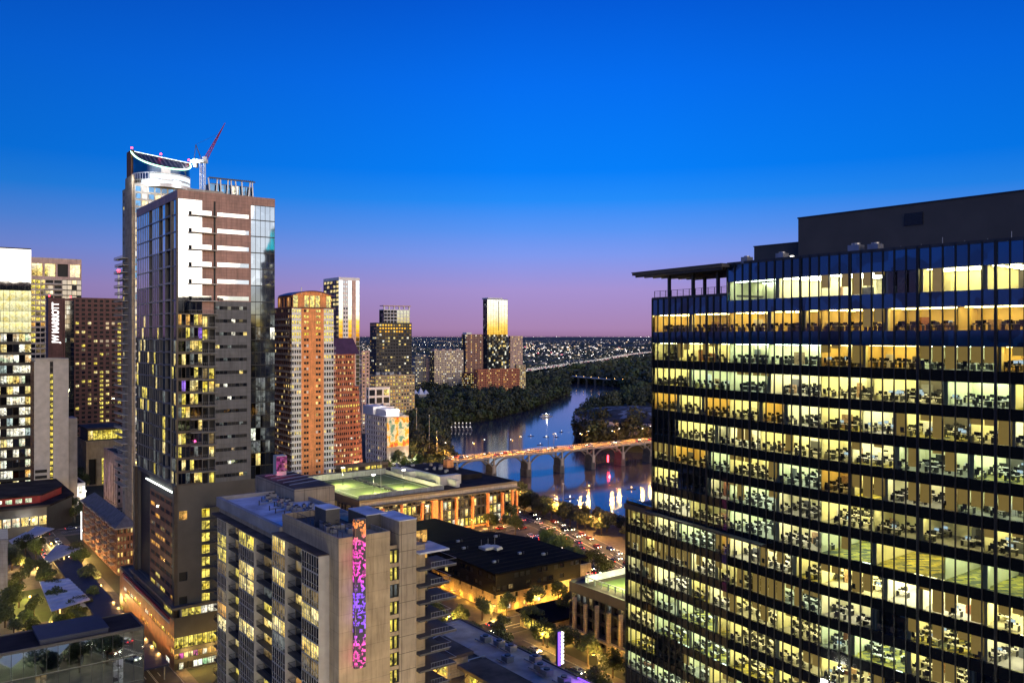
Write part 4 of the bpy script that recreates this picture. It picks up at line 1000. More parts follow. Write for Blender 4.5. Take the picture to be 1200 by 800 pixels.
# ---- tower crane behind it
def crane():
    Yc = 420; X = (237.5 - 600) / F * Yc; z0 = 0; zm = zat(191, Yc)
    c = empty('tower_crane', (X, Yc, 0), 0, 'tower crane with raised red jib beside the crown of the tallest tower', 'crane')
    mb = MB()
    for dx in (-1, 1):
        for dy in (-1, 1): mb.tube((dx, dy, 0), (dx, dy, zm), .18, 'white_metal', 4)
    z = 100
    while z < zm - 2:
        for s in (-1, 1): mb.tube((-1, s, z), (1, s, z + 2), .1, 'white_metal', 4); mb.tube((s, -1, z + 2), (s, 1, z), .1, 'white_metal', 4)
        z += 2
    mb.build('mast', c)
    mb = MB(); mb.box(-4.5, -1.3, zm, 2.2, 1.3, zm + 1.6, 'white_metal'); mb.build('slewing_deck', c)
    mb = MB(); mb.box(.8, -2.4, zm + .4, 2.6, -1.3, zm + 2.6, 'white_wall'); mb.build('cab', c)
    tip = ((264 - 237.5) / F * Yc, 0, zat(144, Yc)); base = (1.2, 0, zm + 1.5)
    mb = MB(); d = Vector(tip) - Vector(base); n = Vector((-d.z, 0, d.x)).normalized() * .7
    for o in (n, -n):
        for s in (-.6, .6): mb.tube(tuple(Vector(base) + o + Vector((0, s, 0))), tip, .13, 'red_paint', 4)
    for i in range(16):
        t, u = i / 16, (i + 1) / 16; sg = 1 if i % 2 else -1
        mb.tube(tuple(Vector(base) + d * t + n * sg * (1 - t)), tuple(Vector(base) + d * u - n * sg * (1 - u)), .12, 'red_paint', 4)
    mb.build('jib', c)
    mb = MB(); ap = (-3.4, 0, zm + 9); mb.tube((-.5, 0, zm + 1.5), ap, .22, 'metal_dark', 5); mb.tube((-4.2, 0, zm + 1.5), ap, .15, 'metal_dark', 5); mb.tube(ap, tuple(Vector(base) + d * .72), .05, 'metal_dark', 4); mb.build('a_frame', c)
    mb = MB(); mb.box(-4.4, -1.1, zm - 2.2, -2.6, 1.1, zm, 'concrete'); mb.build('counterweight', c)
    mb = MB(); mb.box(-5.6, -1.2, zm + .2, -4.6, .2, zm + 1.0, 'lamp_white'); mb.build('flood_light', c)
    plight('crane_glow', (-5, -3, zm + 1), 5000, (.8, .9, 1), c, .8)
crane()

# ---- top of a tower with slanted white fins
b = Bld('finned_tower', 'dark glass tower top ringed by slanted white fins, behind the brown panel tower', 'tower', 246, 455, 240, 296)
zt = zat(208, 455); b.facade((0, 0, b.Lv, b.Lu), 'F', rows(20, zt - 3, 5), 6, .92, .06, .94, .2, 'grey_frame', wts(glass_blue=5, mirror_dim=1, lit_white=.4))
b.core((0, 0, b.Lv, b.Lu), 0, zt - 3, 'grey_panel', 'roof_grey', parapet=False)
for i in range(9):
    mb = MB(); x = b.Lv * i / 8; s = R.choice([-1.2, -.6, .7, 1.2]); mb.tube((x, -.9, zt - 11), (x + s, -.9, zt - .4), .45, 'white_metal', 4); b.piece('fin', mb)
mb = MB(); mb.box(-1, -1.6, zt - 11.5, b.Lv + 1, -.4, zt - 10.8, 'white_metal'); b.piece('rail', mb)
mb = MB()
for i in range(22): mb.tube((b.Lv * i / 21, -1.3, zt - 1.2 + .8 * i / 21), (b.Lv * i / 21 + 1, 3, zt + .5 + .8 * i / 21), .16, 'metal_dark', 4)
mb.box(-1, -1.5, zt - .6, b.Lv + 1, -1.1, zt + .1, 'metal_dark'); b.piece('trellis', mb)
b.done(100)

# ---- far left glass office tower
b = Bld('glass_office', 'glass office block at the left edge, mirror white above, painted gold glow between, lit floors below', 'office block', -60, 430, -75, 36.5)
zt = zat(296, 470)
zz = rows(0, zt, 5.4)
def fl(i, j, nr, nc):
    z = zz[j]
    if z > zat(396, 470): return 'mirror' if z > zat(352, 470) else 'painted_gold_glow'
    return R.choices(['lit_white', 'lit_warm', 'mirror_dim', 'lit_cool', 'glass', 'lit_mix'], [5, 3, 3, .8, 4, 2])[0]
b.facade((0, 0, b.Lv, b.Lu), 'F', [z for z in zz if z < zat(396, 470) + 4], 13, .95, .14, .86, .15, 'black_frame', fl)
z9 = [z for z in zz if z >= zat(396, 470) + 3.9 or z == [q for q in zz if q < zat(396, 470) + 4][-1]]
b.facade((0, 0, b.Lv, b.Lu), 'F', z9, 13, .992, .005, .995, .05, 'grey_frame', lambda i, j, nr, nc: 'mirror' if z9[j] > zat(352, 470) else ('painted_gold_glow' if R.random() < .9 else 'mirror_glow_tint'))  # gold rows are painted reflected glow, not lit rooms
b.core((0, 0, b.Lv, b.Lu), 0, zt, 'dark_panel', 'roof_dark', .4); b.done(100)

# ---- cream tower behind it
b = Bld('cream_tower', 'cream tower with open lit loggia under its flat roof, behind the lettered slab', 'tower', 36, 720, 28, 95.5)
zt = b.zF(60, 303); z1 = b.zF(60, 327); xs_ = b.fx(73)
b.facade((0, 0, b.Lv, b.Lu), 'F', rows(4, z1, 4.6), 3, .86, .12, .8, .3, 'cream', lambda i, j, nr, nc: (R.choices(['lit_yellow', 'lit_warm', 'lit_dim'], [5, 2, 1])[0] if j > nr - 9 else R.choices(['lit_yellow', 'glass', 'lit_dim', 'lit_amber'], [1, 5, 3, 1])[0]), a0=0, a1=b.fx(53))
b.facade((0, 0, b.Lv, b.Lu), 'F', rows(4, z1, 4.6), 2, .88, .2, .8, 1.2, 'cream', wts(void=6, lit_warm=1.5, lit_dim=2), a0=b.fx(53), a1=xs_)
b.facade((0, 0, b.Lv, b.Lu), 'F', rows(4, z1, 4.6), 4, .9, .1, .9, .2, 'black_frame', wts(void=3, glass=4, lit_warm=1, lit_dim=1), a0=xs_, a1=b.Lv)
b.facade((0, 0, b.Lv, b.Lu), 'F', [z1, z1 + 2.0], 1, 0, .2, .8, .2, 'peach', lambda *a: None)
b.facade((0, 0, b.Lv, b.Lu), 'F', [z1 + 2.0, zt], 4, .84, .02, .72, 1.8, 'peach', lambda i, j, nr, nc: ['lit_warm', 'lit_yellow', 'void', 'lit_warm'][i])
b.facade((0, 0, b.Lv, b.Lu), 'L', rows(4, zt, 4.6), 4, .6, .2, .8, .3, 'cream', wts(void=3, lit_yellow=2, lit_dim=1))
b.core((0, 0, b.Lv, b.Lu), 0, zt, 'cream', 'roof_grey', .5)
for z in rows(4, z1, 4.6)[2:-1]: balcony(b, 'F', b.fx(51), xs_, z, 1.8, 'white_metal', slab='concrete_pale')
b.done(100)

# ---- dark red hotel slab with vertical lettering
b = Bld('hotel_tower', 'dark red granite hotel slab bearing tall white vertical lettering', 'hotel', 75, 600, 56, 150)
b2rect = (b.fx(87), 0, b.Lv, 26); zt = b.zF(110, 350)
zz = rows(10, zt, 3.15)
def ho(i, j, nr, nc):
    if i == 7 and nr - 21 < j < nr - 5: return 'lit_yellow'
    if i == 4 and j < nr - 16: return 'lit_yellow'
    if i == 5 and nr - 16 > j > nr - 24: return 'lit_warm' if R.random() < .6 else 'void'
    if j > nr - 6: return 'void'
    return R.choices(['void', 'glass', 'lit_yellow', 'lit_warm', 'lit_dim'], [9, 3, .8, 1.2, 1])[0]
b.facade(b2rect, 'F', zz, 9, .58, .2, .75, .5, 'granite', ho)
b.core(b2rect, 0, zt, 'granite', 'roof_dark')
zs = b.zF(62, 349)
mb = b.p('sign_wall'); mb.box(-.5, -1, 0, .6, 10, zs, 'granite')
sL = -b.ly(56)
# lettering slab faces the viewer: extend along -x
mb = b.p('wall'); x0s = b.fx(56); mb.box(x0s, -1.2, 0, b.fx(73.5), 8, zs, 'granite')
b.facade((b.fx(73.5), .6, b2rect[0], 20), 'F', rows(8, b.zF(80, 352), 3.3), 3, .94, .06, .94, .1, 'black_frame', wts(glass=7, mirror_dim=3, lit_dim=.8, lit_cool=.3))
mb = b.p('wall'); mb.box(b.fx(73.5), 1.2, 0, b2rect[0], 20, b.zF(80, 350), 'granite')
for px in (58, 83):
    mb = MB(); x = b.fx(px); z = zs if px < 70 else b.zF(80, 350); mb.tube((x, 1, z), (x, 1, z + 2), .1, 'metal_dark', 5); mb.tube((x, 1, z + 1), (x, 1, z + 1.8), .5, 'red_light', 8); b.piece('beacon', mb)
cu = bpy.data.curves.new('lettering', 'FONT'); cu.body = 'JW MARRIOTT'; cu.size = 6.1; cu.extrude = .15; cu.align_x = 'CENTER'; cu.align_y = 'CENTER'; cu.offset = .10
cu.materials.append(M['sign_white']); to = bpy.data.objects.new('lettering', cu); COL.objects.link(to); to.parent = b.root
tx = b.fx(65); za, zb = b.zF(65, 402), b.zF(65, 354); bpy.context.view_layer.update()
sc_ = (zb - za) / to.dimensions.x
bpy.context.view_layer.update(); to.matrix_local = Matrix(((0, -1, 0, tx), (0, 0, -1, -1.4), (1, 0, 0, (za + zb) / 2), (0, 0, 0, 1))) @ Matrix.Diagonal((sc_, 1.0, 1, 1))
me_ = bpy.data.meshes.new_from_object(to.evaluated_get(bpy.context.evaluated_depsgraph_get())); ml_ = to.matrix_local.copy(); bpy.data.objects.remove(to); to = bpy.data.objects.new('lettering', me_); COL.objects.link(to); to.parent = b.root; to.matrix_local = ml_
b.done(100)

# ---- concrete stair tower in front of the hotel
b = Bld('stair_tower', 'plain beige concrete stair tower with one lit window column in its middle', 'tower', 40, 440, 33, 80.5)
zt = b.zF(60, 421); zz = rows(6, zt - 1, 3.0)
c0_, c1_ = b.fx(58.4), b.fx(62.4)
b.facade((0, 0, b.Lv, b.Lu), 'F', zz, 1, 0, .2, .8, .2, 'concrete_pale', lambda *a: None, a0=0, a1=c0_)
b.facade((0, 0, b.Lv, b.Lu), 'F', zz, 1, .9, .16, .84, .5, 'charcoal', lambda i, j, nr, nc: 'lit_yellow' if j < nr - 2 else 'void', a0=c0_, a1=c1_)
b.facade((0, 0, b.Lv, b.Lu), 'F', zz, 1, 0, .2, .8, .2, 'concrete_pale', lambda *a: None, a0=c1_, a1=b.Lv)
b.facade((0, 0, b.Lv, b.Lu), 'L', zz, 3, .5, .3, .8, .3, 'brick_brown', wts(void=4, lit_dim=1))
b.core((0, 0, b.Lv, b.Lu), 0, zt, 'concrete_pale', 'roof_grey', .4)
mb = b.p('annex'); mb.box(b.Lv, .8, 0, b.fx(91), 14, b.zF(85, 490), 'concrete'); 
mb = MB(); mb.box(b.fx(41), -.3, 18, b.fx(55), -.05, 19.6, 'void'); mb.box(b.fx(41), -.3, 21, b.fx(55), -.05, 22.6, 'void'); b.piece('louvre', mb)
b.done(60)

# ---- low civic blocks at the crossing
b = Bld('beige_block', 'low beige block with a glowing glazed rooftop storey below the dark red hotel', 'building', 101, 520, 88, 146)
zt = b.zF(115, 518); b.facade((0, 0, b.Lv, b.Lu), 'F', [0, zt], 3, .6, .02, .62, 3, 'beige', lambda i, j, nr, nc: ['void', 'lit_yellow', 'lit_warm'][i])
b.facade((0, 0, b.Lv, b.Lu), 'L', rows(0, zt, 6), 3, .2, .2, .6, .3, 'beige', wts(void=3))
b.core((0, 0, b.Lv, b.Lu), 0, zt, 'beige', 'roof_dark', .9)
b.facade((2, 6, b.Lv, b.Lu - 4), 'F', [zt + .1, zt + 7.5], 7, .92, .12, .88, .2, 'charcoal', wts(lit_yellow=5, lit_warm=1), part='penthouse')
mb = b.p('penthouse_roof'); mb.box(1, 3.5, zt + 7.5, b.Lv + 1, b.Lu - 3, zt + 8.4, 'roof_grey'); mb.box(2.4, 6.4, zt, b.Lv - .3, b.Lu - 4.2, zt + 7.5, 'charcoal'); b.done(60)
b = Bld('pink_block', 'small pinkish stone block with narrow slots beside the dark glass tower base', 'building', 136.5, 455, 121.5, 162)
zt = b.zF(140, 533); b.facade((0, 0, b.Lv, b.Lu), 'F', rows(2, zt - 3, 4), 4, .45, .2, .7, .5, 'peach', lambda i, j, nr, nc: 'void' if i in (0, 2) else None)
b.facade((0, 0, b.Lv, b.Lu), 'F', [zt - 3, zt], 1, 0, .2, .8, .2, 'peach', lambda *a: None)
b.facade((0, 0, b.Lv, b.Lu), 'L', [0, zt - 4, zt], 6, .55, .06, .94, .6, 'peach', lambda i, j, nr, nc: 'lit_violet' if j == 0 and R.random() < .3 else ('void' if j == 0 else None))
b.core((0, 0, b.Lv, b.Lu), 0, zt, 'peach', 'roof_grey', .7); rooftop(b, 2, 2, b.Lv - 3, b.Lu - 3, zt, 5); b.done(60)
# slim distant mast tower with red beacon
t = empty('beacon_mast', ((139 - 600) / F * 800, 800, 0), 0, 'thin white mast with a red beacon beside the crowned tower', 'mast')
mb = MB(); mb.tube((0, 0, 0), (0, 0, zat(317, 800)), 1.3, 'white_wall', 8, 1.0); mb.build('pole', t)
mb = MB(); mb.tube((0, 0, zat(319, 800)), (0, 0, zat(316, 800)), 1.3, 'red_light', 10); mb.build('beacon', t)

# ---- brick condominium tower
b = Bld('brick_condo_tower', 'orange brick condominium tower with cream balconies and a glowing glazed top', 'apartment tower', 342, 470, 321.5, 391)
zt = b.zF(365, 361); zz = rows(4, zt, 3.22); RC = (0, 0, b.Lv, b.Lu)
e = [b.fx(p) for p in (342, 353, 356, 362, 370, 376, 379.5, 391)]
topy = lambda j, nr: j > nr - 7
def bal(i, j, nr, nc): return 'lit_yellow' if topy(j, nr) else R.choices(['void', 'glass', 'lit_warm', 'lit_yellow', 'lit_dim'], [6, 3, 1, .6, 1])[0]
b.facade(RC, 'F', zz, 4, .74, .22, .8, .35, 'white_wall', bal, a0=e[0], a1=e[1])
b.facade(RC, 'F', zz, 1, 0, .2, .8, .1, 'brick_orange', lambda *a: None, a0=e[1], a1=e[2])
for q in (2, 4):
    b.facade(RC, 'F', zz, 2, .86, .3, .74, .3, 'brick_orange', lambda i, j, nr, nc: 'lit_yellow' if j > nr - 6 and R.random() < .7 else R.choices(['void', 'lit_warm', 'white_wall'], [7, 1, .8])[0], a0=e[q], a1=e[q + 1])
    b.facade(RC, 'F', zz, 1, 0, .2, .8, .1, 'brick_orange', lambda *a: None, a0=e[q + 1], a1=e[q + 2])
b.facade(RC, 'F', zz, 4, .74, .22, .8, .35, 'white_wall', bal, a0=e[6], a1=e[7])
b.facade(RC, 'L', zz, 8, .6, .25, .78, .3, 'brick_brown', wts(void=6, glass=2, lit_warm=1, lit_amber=.6, lit_dim=1.2))
for z in zz[1:-7]:
    balcony(b, 'F', e[0] - 1.2, e[1], z, 1.0, 'white_metal', slab='white_wall', h=.9); balcony(b, 'F', e[6] + .3, e[7] + .9, z, 1.0, 'white_metal', slab='white_wall', h=.9)
for z in zz[1:-2:1]:
    balcony(b, 'L', 3, b.Lu - 3, z, .9, 'concrete', slab='concrete', h=.9)
b.core(RC, 0, zt, 'brick_brown', 'roof_grey', .5)
# glazed crown storeys
xs0 = e[0] + .6; cr = (1.2, 1.5, b.Lv - .8, b.Lu - 2)
zc = b.zF(365, 345)
b.facade(cr, 'F', [zt + .2, zc], 7, .86, .04, .96, .3, 'brick_orange', lambda i, j, nr, nc: ['lit_yellow', None, 'lit_yellow', 'lit_yellow', 'lit_yellow', None, 'lit_yellow'][i], part='crown')
b.facade(cr, 'L', [zt + .2, zc - 1], 5, .6, .1, .9, .3, 'brick_orange', wts(void=2, lit_amber=1), part='crown')
mb = b.p('crown'); mb.box(cr[0] + .4, cr[1] + .4, zt, cr[2], cr[3], zc - .1, 'brick_orange')
mb = MB(); n = 14; y0, y1 = 0, b.Lu * .8
for i in range(n):
    f = lambda t: zc + 2.2 - 2.8 * (2 * t - 1) ** 2
    x0, x1 = -.4 + (b.Lv + .8) * i / n, -.4 + (b.Lv + .8) * (i + 1) / n
    mb.quad((x0, y0, f(i / n)), (x1, y0, f((i + 1) / n)), (x1, y1, f((i + 1) / n)), (x0, y1, f(i / n)), 'roof_purple')
    mb.quad((x0, y0, f(i / n) - .5), (x1, y0, f((i + 1) / n) - .5), (x1, y0, f((i + 1) / n)), (x0, y0, f(i / n)), 'roof_purple')
    mb.quad((x0, y0 + .8, zc - .6), (x1, y0 + .8, zc - .6), (x1, y0 + .8, f((i + 1) / n) - .05), (x0, y0 + .8, f(i / n) - .05), 'brick_orange')
mb.build('curved_roof', b.root)
for px in (354, 377):
    mb = MB(); x = b.fx(px); mb.tube((x, 1, zc), (x, 1, zc + 4), .25, 'white_wall', 6); b.piece('chimney', mb)
b.done(100)

# ---- curved brick office building with dark mansard roof
Yb = 540; X = (391 - 600) / F * Yb
t = empty('curved_brick_building', (X, Yb, 0), TH, 'red brick building with bulging curved front and dark sloping roof behind the condominium tower', 'building')
b = Bld.__new__(Bld); b.X, b.Y, b.z0, b.root, b.parts, b.wins = X, Yb, 0, t, {}, []; b.Lu = 22; b.Lv = b.fx(421)
zt = b.zF(400, 415); zr = b.zF(400, 396); zz = rows(3, zt, 3.55)
def bo(j): return 1.0 + (b.fx(430) - b.Lv) * (1 - j / len(zz)) ** .8
RB = random.Random(3)
for j in range(len(zz) - 1):
    za, zb = zz[j], zz[j + 1]; W_ = b.Lv + (0 if j > 15 else bo(j)); flat = b.Lv * .62
    pts = [(0, 0), (flat, 0)]; n = 7
    for k in range(1, n + 1):
        a = k / n * math.pi / 2; pts.append((flat + (W_ - flat) * math.sin(a), 9 - 9 * math.cos(a)))
    mb = b.p('wall')
    seq = []
    for k in range(8): seq.append(((flat * k / 8, 0), (flat * (k + 1) / 8, 0)))
    seq += list(zip(pts[1:], pts[2:])); seq.append((pts[-1], (W_, 22)))
    h = zb - za
    for (p_, q_) in seq:
        d = Vector((q_[0] - p_[0], q_[1] - p_[1])); ln = d.length; d.normalize(); nrm = Vector((-d.y, d.x)) * .4
        P = lambda t_, z, o=0: (p_[0] + d.x * ln * t_ + nrm.x * o, p_[1] + d.y * ln * t_ + nrm.y * o, z)
        wa, wb = za + .3 * h, za + .78 * h
        mb.quad(P(0, za), P(1, za), P(1, wa), P(0, wa), 'brick_red'); mb.quad(P(0, wb), P(1, wb), P(1, zb), P(0, zb), 'brick_red')
        mb.quad(P(0, wa), P(.2, wa), P(.2, wb), P(0, wb), 'brick_red'); mb.quad(P(.8, wa), P(1, wa), P(1, wb), P(.8, wb), 'brick_red')
        k = 'lit_yellow' if j == 12 else RB.choices(['void', 'glass', 'lit_warm', 'lit_amber', 'lit_white'], [6, 2, 2.2, 1, 1.2 if j in (5, 6) else .4])[0]
        b.wins.append(([P(.2, wa, 1), P(.8, wa, 1), P(.8, wb, 1), P(.2, wb, 1)], k))
        mb.quad(P(.2, wb), P(.8, wb), P(.8, wb, 1), P(.2, wb, 1), 'brick_red'); mb.quad(P(.2, wa), P(.8, wa), P(.8, wa, 1), P(.2, wa, 1), 'brick_red')
    lp = [p_ for p_, _ in seq] + [(W_, 22), (0, 22)]
    mb.poly([(x, y, zb) for x, y in lp], 'brick_red')
mb = MB(); w_ = b.Lv
A = [(0, 0, zt), (w_ * 1.02, 0, zt), (w_ * 1.02, 22, zt), (0, 22, zt)]; B = [(0, 4, zr), (w_ * .86, 4, zr), (w_ * .86, 20, zr), (0, 20, zr)]
for i in range(4): mb.quad(A[i], A[(i + 1) % 4], B[(i + 1) % 4], B[i], 'roof_purple')
mb.poly(B, 'roof_dark'); mb.build('sloping_roof', t); b.Lu = 22; b.done(100)

# ---- tall white tower behind
b = Bld('white_condo_tower', 'pale slab tower behind the brick condominiums, its face mirroring the afterglow', 'tower', 397, 650, 379, 421.5)
zt = b.zF(405, 325); RC = (0, 0, b.Lv, b.Lu); zz = rows(40, zt - 2, 3.4)
b.facade(RC, 'L', zz, 5, .8, .2, .8, .3, 'dark_panel', lambda i, j, nr, nc: 'lit_warm' if j > nr - 7 and R.random() < .6 else R.choices(['glass', 'lit_dim', 'lit_warm'], [5, 1, 1])[0])
for (pa, pb, kk, n) in ((397, 402, 'mirror', 1), (402, 408, 'ladder', 2), (408, 412.5, 'mirror', 1), (412.5, 417, 'wall', 1), (417, 421.5, 'mirror', 1)):
    b.facade(RC, 'F', zz, n, .96 if kk == 'mirror' else .6, .03 if kk == 'mirror' else .3, .97 if kk == 'mirror' else .75, .2, 'peach' if kk == 'wall' else 'white_wall', (lambda i, j, nr, nc, kk=kk, n=n: None if kk == 'wall' else (('mirror_bright' if j > nr - 10 else 'mirror_glow_tint') if kk == 'mirror' else ('void' if j < nr - 6 else 'mirror'))), a0=b.fx(pa), a1=b.fx(pb))  # lower rows tinted gold for the yellow part of the reflected sky
b.core(RC, 0, zt - 2, 'white_wall', 'roof_grey', 2); b.done(100)

# ---- hotel with the mural
b = Bld('mural_hotel', 'white grid-fronted hotel whose end wall carries a colourful painted mural', 'hotel', 453, 590, 429, 479)
zt = b.zF(455, 489); RC = (0, 0, b.Lv, b.Lu)
b.facade(RC, 'L', rows(1, zt, 3.5), 9, .62, .14, .82, .5, 'white_wall', wts(void=6, lit_dim=2, lit_warm=1, glass=3, lit_violet=.2))
b.core(RC, 0, zt, 'concrete_pale', 'roof_white', .5)
mb = MB(); mb.box(.2, -.3, b.zF(466, 523), b.Lv - .2, .6, zt - .3, 'mural_paint'); b.piece('mural', mb)
mb = MB(); mb.box(0, -.05, 0, b.Lv, .6, b.zF(466, 523) - .02, 'concrete'); b.piece('end_wall', mb)
mb = MB(); mb.box(4, 8, zt, b.Lv - 3, 24, zt + 4.5, 'white_wall'); mb.box(2, 24, zt, b.Lv - 5, 40, zt + 6, 'white_wall'); b.piece('rooftop_house', mb)
rooftop(b, 3, 2, b.Lv - 4, 30, zt, 7, 1.4)
for x in (4, 12): plight('mural_flood', (x, -7, 4), 8000, (1, .9, .7), b.root, 1); plight('roof_flood', (x, 6, zt + 7), 5000, (1, .95, .9), b.root, 1)
b.done(60)

# ---- generic mid-distance buildings
def simple(name, label, cat, pxc, Y, pxl, pxr, ytop, wall, lit, fh=3.4, bay=3.2, ww=.6, s0=.25, s1=.75, roof='roof_grey', litL=None, z0=0, cap=0, wallL=None, part=None, group=None, par=.8, dep=.3):
    b = Bld(name, label, cat, pxc, Y, pxl, pxr, z0, group); zt = b.zF((pxc + pxr) / 2, ytop)
    RC = (0, 0, b.Lv, b.Lu); zz = rows(1.5, zt, fh)
    b.facade(RC, 'F', zz, max(1, round(b.Lv / bay)), ww, s0, s1, dep, wall, lit)
    b.facade(RC, 'L', zz, max(1, round(b.Lu / bay)), ww, s0, s1, dep, wallL or wall, litL or lit)
    b.core(RC, 0, zt, wall, roof, par); b.zt = zt; b.rows = zz
    return b
N1 = wts(void=5, glass=2, lit_warm=2, lit_white=1, lit_dim=2); N2 = wts(void=3, lit_warm=3, lit_white=1, lit_amber=1, lit_dim=2)
b = simple('dark_tower', 'dark residential tower with a white stepped top beside the white slab tower', 'tower', 441, 900, 433.5, 482.5, 379, 'dark_panel', lambda i, j, nr, nc: 'mirror_glow_tint' if j > nr - 4 and R.random() < .6 else R.choices(['glass', 'void', 'lit_warm', 'lit_white', 'lit_dim', 'lit_amber'], [5, 5, 1.4, .8, 2, 1.6 if i == 4 else .1])[0], ww=.7, cap=0)
z2 = b.zF(470, 361); r2 = (b.fx(452), 4, b.Lv, b.Lu); b.facade(r2, 'F', rows(b.zt, z2 - 2, 3.4), 8, .9, .1, .9, .3, 'white_wall', lambda i, j, nr, nc: 'mirror' if i > 4 else ('void' if i < 4 else 'mirror'), part='upper_storeys')
b.facade(r2, 'L', rows(b.zt, z2 - 2, 3.4), 4, .9, .1, .9, .3, 'black_frame', wts(mirror_dim=2, void=3), part='upper_storeys'); b.core(r2, b.zt, z2 - 2, 'white_wall', 'roof_grey', .5, 'upper_roof')
for i in range(6): mb = MB(); x = r2[0] + (b.Lv - r2[0]) * i / 5.2; mb.box(x, 4.2, z2 - 1.6, x + 1.2, 5.4, z2 + 2, 'white_wall'); b.piece('roof_post', mb)
mb = MB(); mb.box(r2[0] - 1, 3, z2 + 2, b.Lv + 1, 12, z2 + 2.8, 'peach'); b.piece('roof_slab', mb); b.done(90)
b = simple('podium_block', 'low warmly lit apartment podium below the dark residential tower', 'apartment block', 440, 860, 426, 486, 440, 'limestone', wts(lit_yellow=3, lit_amber=3, lit_warm=3, void=3, lit_dim=2), ww=.62, fh=3.6); rooftop(b, 3, 3, b.Lv - 5, b.Lu - 5, b.zt, 8, 2); b.done(0)
simple('peach_tower', 'narrow peach tower just right of the dark sloping roof', 'tower', 424, 800, 421, 433, 412, 'peach', N2, ww=.5).done(0)
simple('grey_slab', 'grey residential slab between the dark tower and the cream apartments', 'apartment block', 487, 1350, 482, 503.5, 418, 'grey_panel', N1, ww=.65).done(0)
simple('pink_tower', 'thin pink end wall of a block left of the cream apartments', 'apartment block', 500, 1360, 499, 506, 420, 'peach', wts(lit_dim=1, glass=3), ww=.3).done(0)
b = simple('white_frame_building', 'small building with white open frames beside the curved brick building', 'building', 432, 660, 429, 457, 455, 'white_wall', wts(void=4, lit_warm=1, glass=3), fh=6, bay=6, ww=.8, s0=.12, s1=.85); b.done(0)
b = simple('low_white_building', 'low white-roofed building between the framed building and the mural hotel', 'building', 434, 625, 428, 462, 478, 'white_wall', wts(lit_warm=2, glass=3), fh=7, ww=.5, roof='roof_white'); rooftop(b, 3, 3, b.Lv - 3, b.Lu - 3, b.zt, 4, 1.6); b.done(0)
b = simple('cream_apartments', 'cream stepped apartment block with dark side left of the dark striped tower', 'apartment block', 509, 1340, 503.5, 543, 411, 'cream', wts(void=5, lit_warm=2, lit_dim=3, lit_white=1), ww=.55, wallL='dark_panel'); 
for i in range(4): mb = MB(); x = b.Lv * i / 4 + 1; mb.box(x, 1, b.zt, x + 5, 9, b.zt + 3.2, 'peach'); b.piece('roof_gable', mb)
b.done(0)
b = simple('striped_tower', 'dark tower with brown vertical stripes left of the tallest white-topped tower', 'tower', 546, 1400, 541, 566, 392, 'brown_panel', lambda i, j, nr, nc: 'void' if i % 3 else R.choices(['lit_amber', 'lit_warm', 'lit_dim', 'void', 'lit_white'], [3, 2, 2, 3, 1])[0], ww=.7, wallL='dark_panel'); 
mb = MB(); mb.box(4, 4, b.zt, 14, 16, b.zt + 3.6, 'white_wall'); b.piece('rooftop_house', mb); b.done(0)
Ty = 1450
def tt(i, j, nr, nc):
    z = 1.5 + (j) * 3.5
    if z > 92: return 'mirror_bright'
    return R.choices(['void', 'glass', 'lit_white', 'lit_warm', 'lit_dim', 'lit_grey'], [5, 5, 1.4, 1, 2, 2])[0]
b = simple('white_top_tower', 'tallest distant tower with glowing white upper half and dark lower half', 'tower', 571, Ty, 566, 595, 351, 'black_frame', tt, fh=3.5, ww=.95, s0=.04, s1=.96, litL=lambda i, j, nr, nc: R.choices(['glass', 'void', 'lit_grey'], [5, 3, 1])[0])
mb = MB(); mb.box(3, 2, b.zt, b.fx(590), 20, b.zt + 3, 'white_wall'); mb.box(b.fx(584), -.2, 100, b.fx(584) + .8, .02, b.zt - 3, 'black_frame'); b.piece('roof_screen', mb); b.done(80)
simple('brown_tower', 'slim brown balconied tower right of the tallest distant tower', 'apartment tower', 598, 1400, 596, 612.5, 394, 'peach', wts(void=3, lit_dim=3, lit_warm=2, lit_amber=1), ww=.55, wallL='brick_brown').done(80)
simple('tan_block', 'small tan block attached right of the slim brown tower', 'apartment block', 606, 1360, 603, 616, 428, 'limestone', N2).done(0)
simple('red_apartments', 'long low red brick apartments with dark recesses at the foot of the towers', 'apartment block', 560, 1290, 555, 609, 433, 'brick_red', lambda i, j, nr, nc: 'void' if i % 5 in (3, 4) else R.choices(['void', 'lit_warm', 'lit_amber', 'lit_dim'], [4, 2, 1, 3])[0], ww=.6).done(0)
simple('brown_podium', 'brown low block at the feet of the striped tower', 'apartment block', 545, 1310, 541, 570, 437, 'brick_brown', N2).done(0)
# white peaked pavilion roof
t = empty('white_tent', ((490 - 600) / F * 1150, 1150, 0), .3, 'white peaked tent roof among dark trees by the towers', 'tent')
mb = MB(); 
for i in range(3):
    x = i * 7 - 7
    for q in (((x, -8), (x + 7, -8)), ((x + 7, -8), (x + 7, 8)), ((x + 7, 8), (x, 8)), ((x, 8), (x, -8))): mb.poly([(*q[0], 13), (*q[1], 13), (x + 3.5, 0, 22 - abs(i - 1) * 3)], 'white_wall')
mb.build('tent_roof', t)
mb = MB(); mb.box(-7, -7.5, 0, 14, 7.5, 13, 'concrete_pale'); mb.build('wall', t)
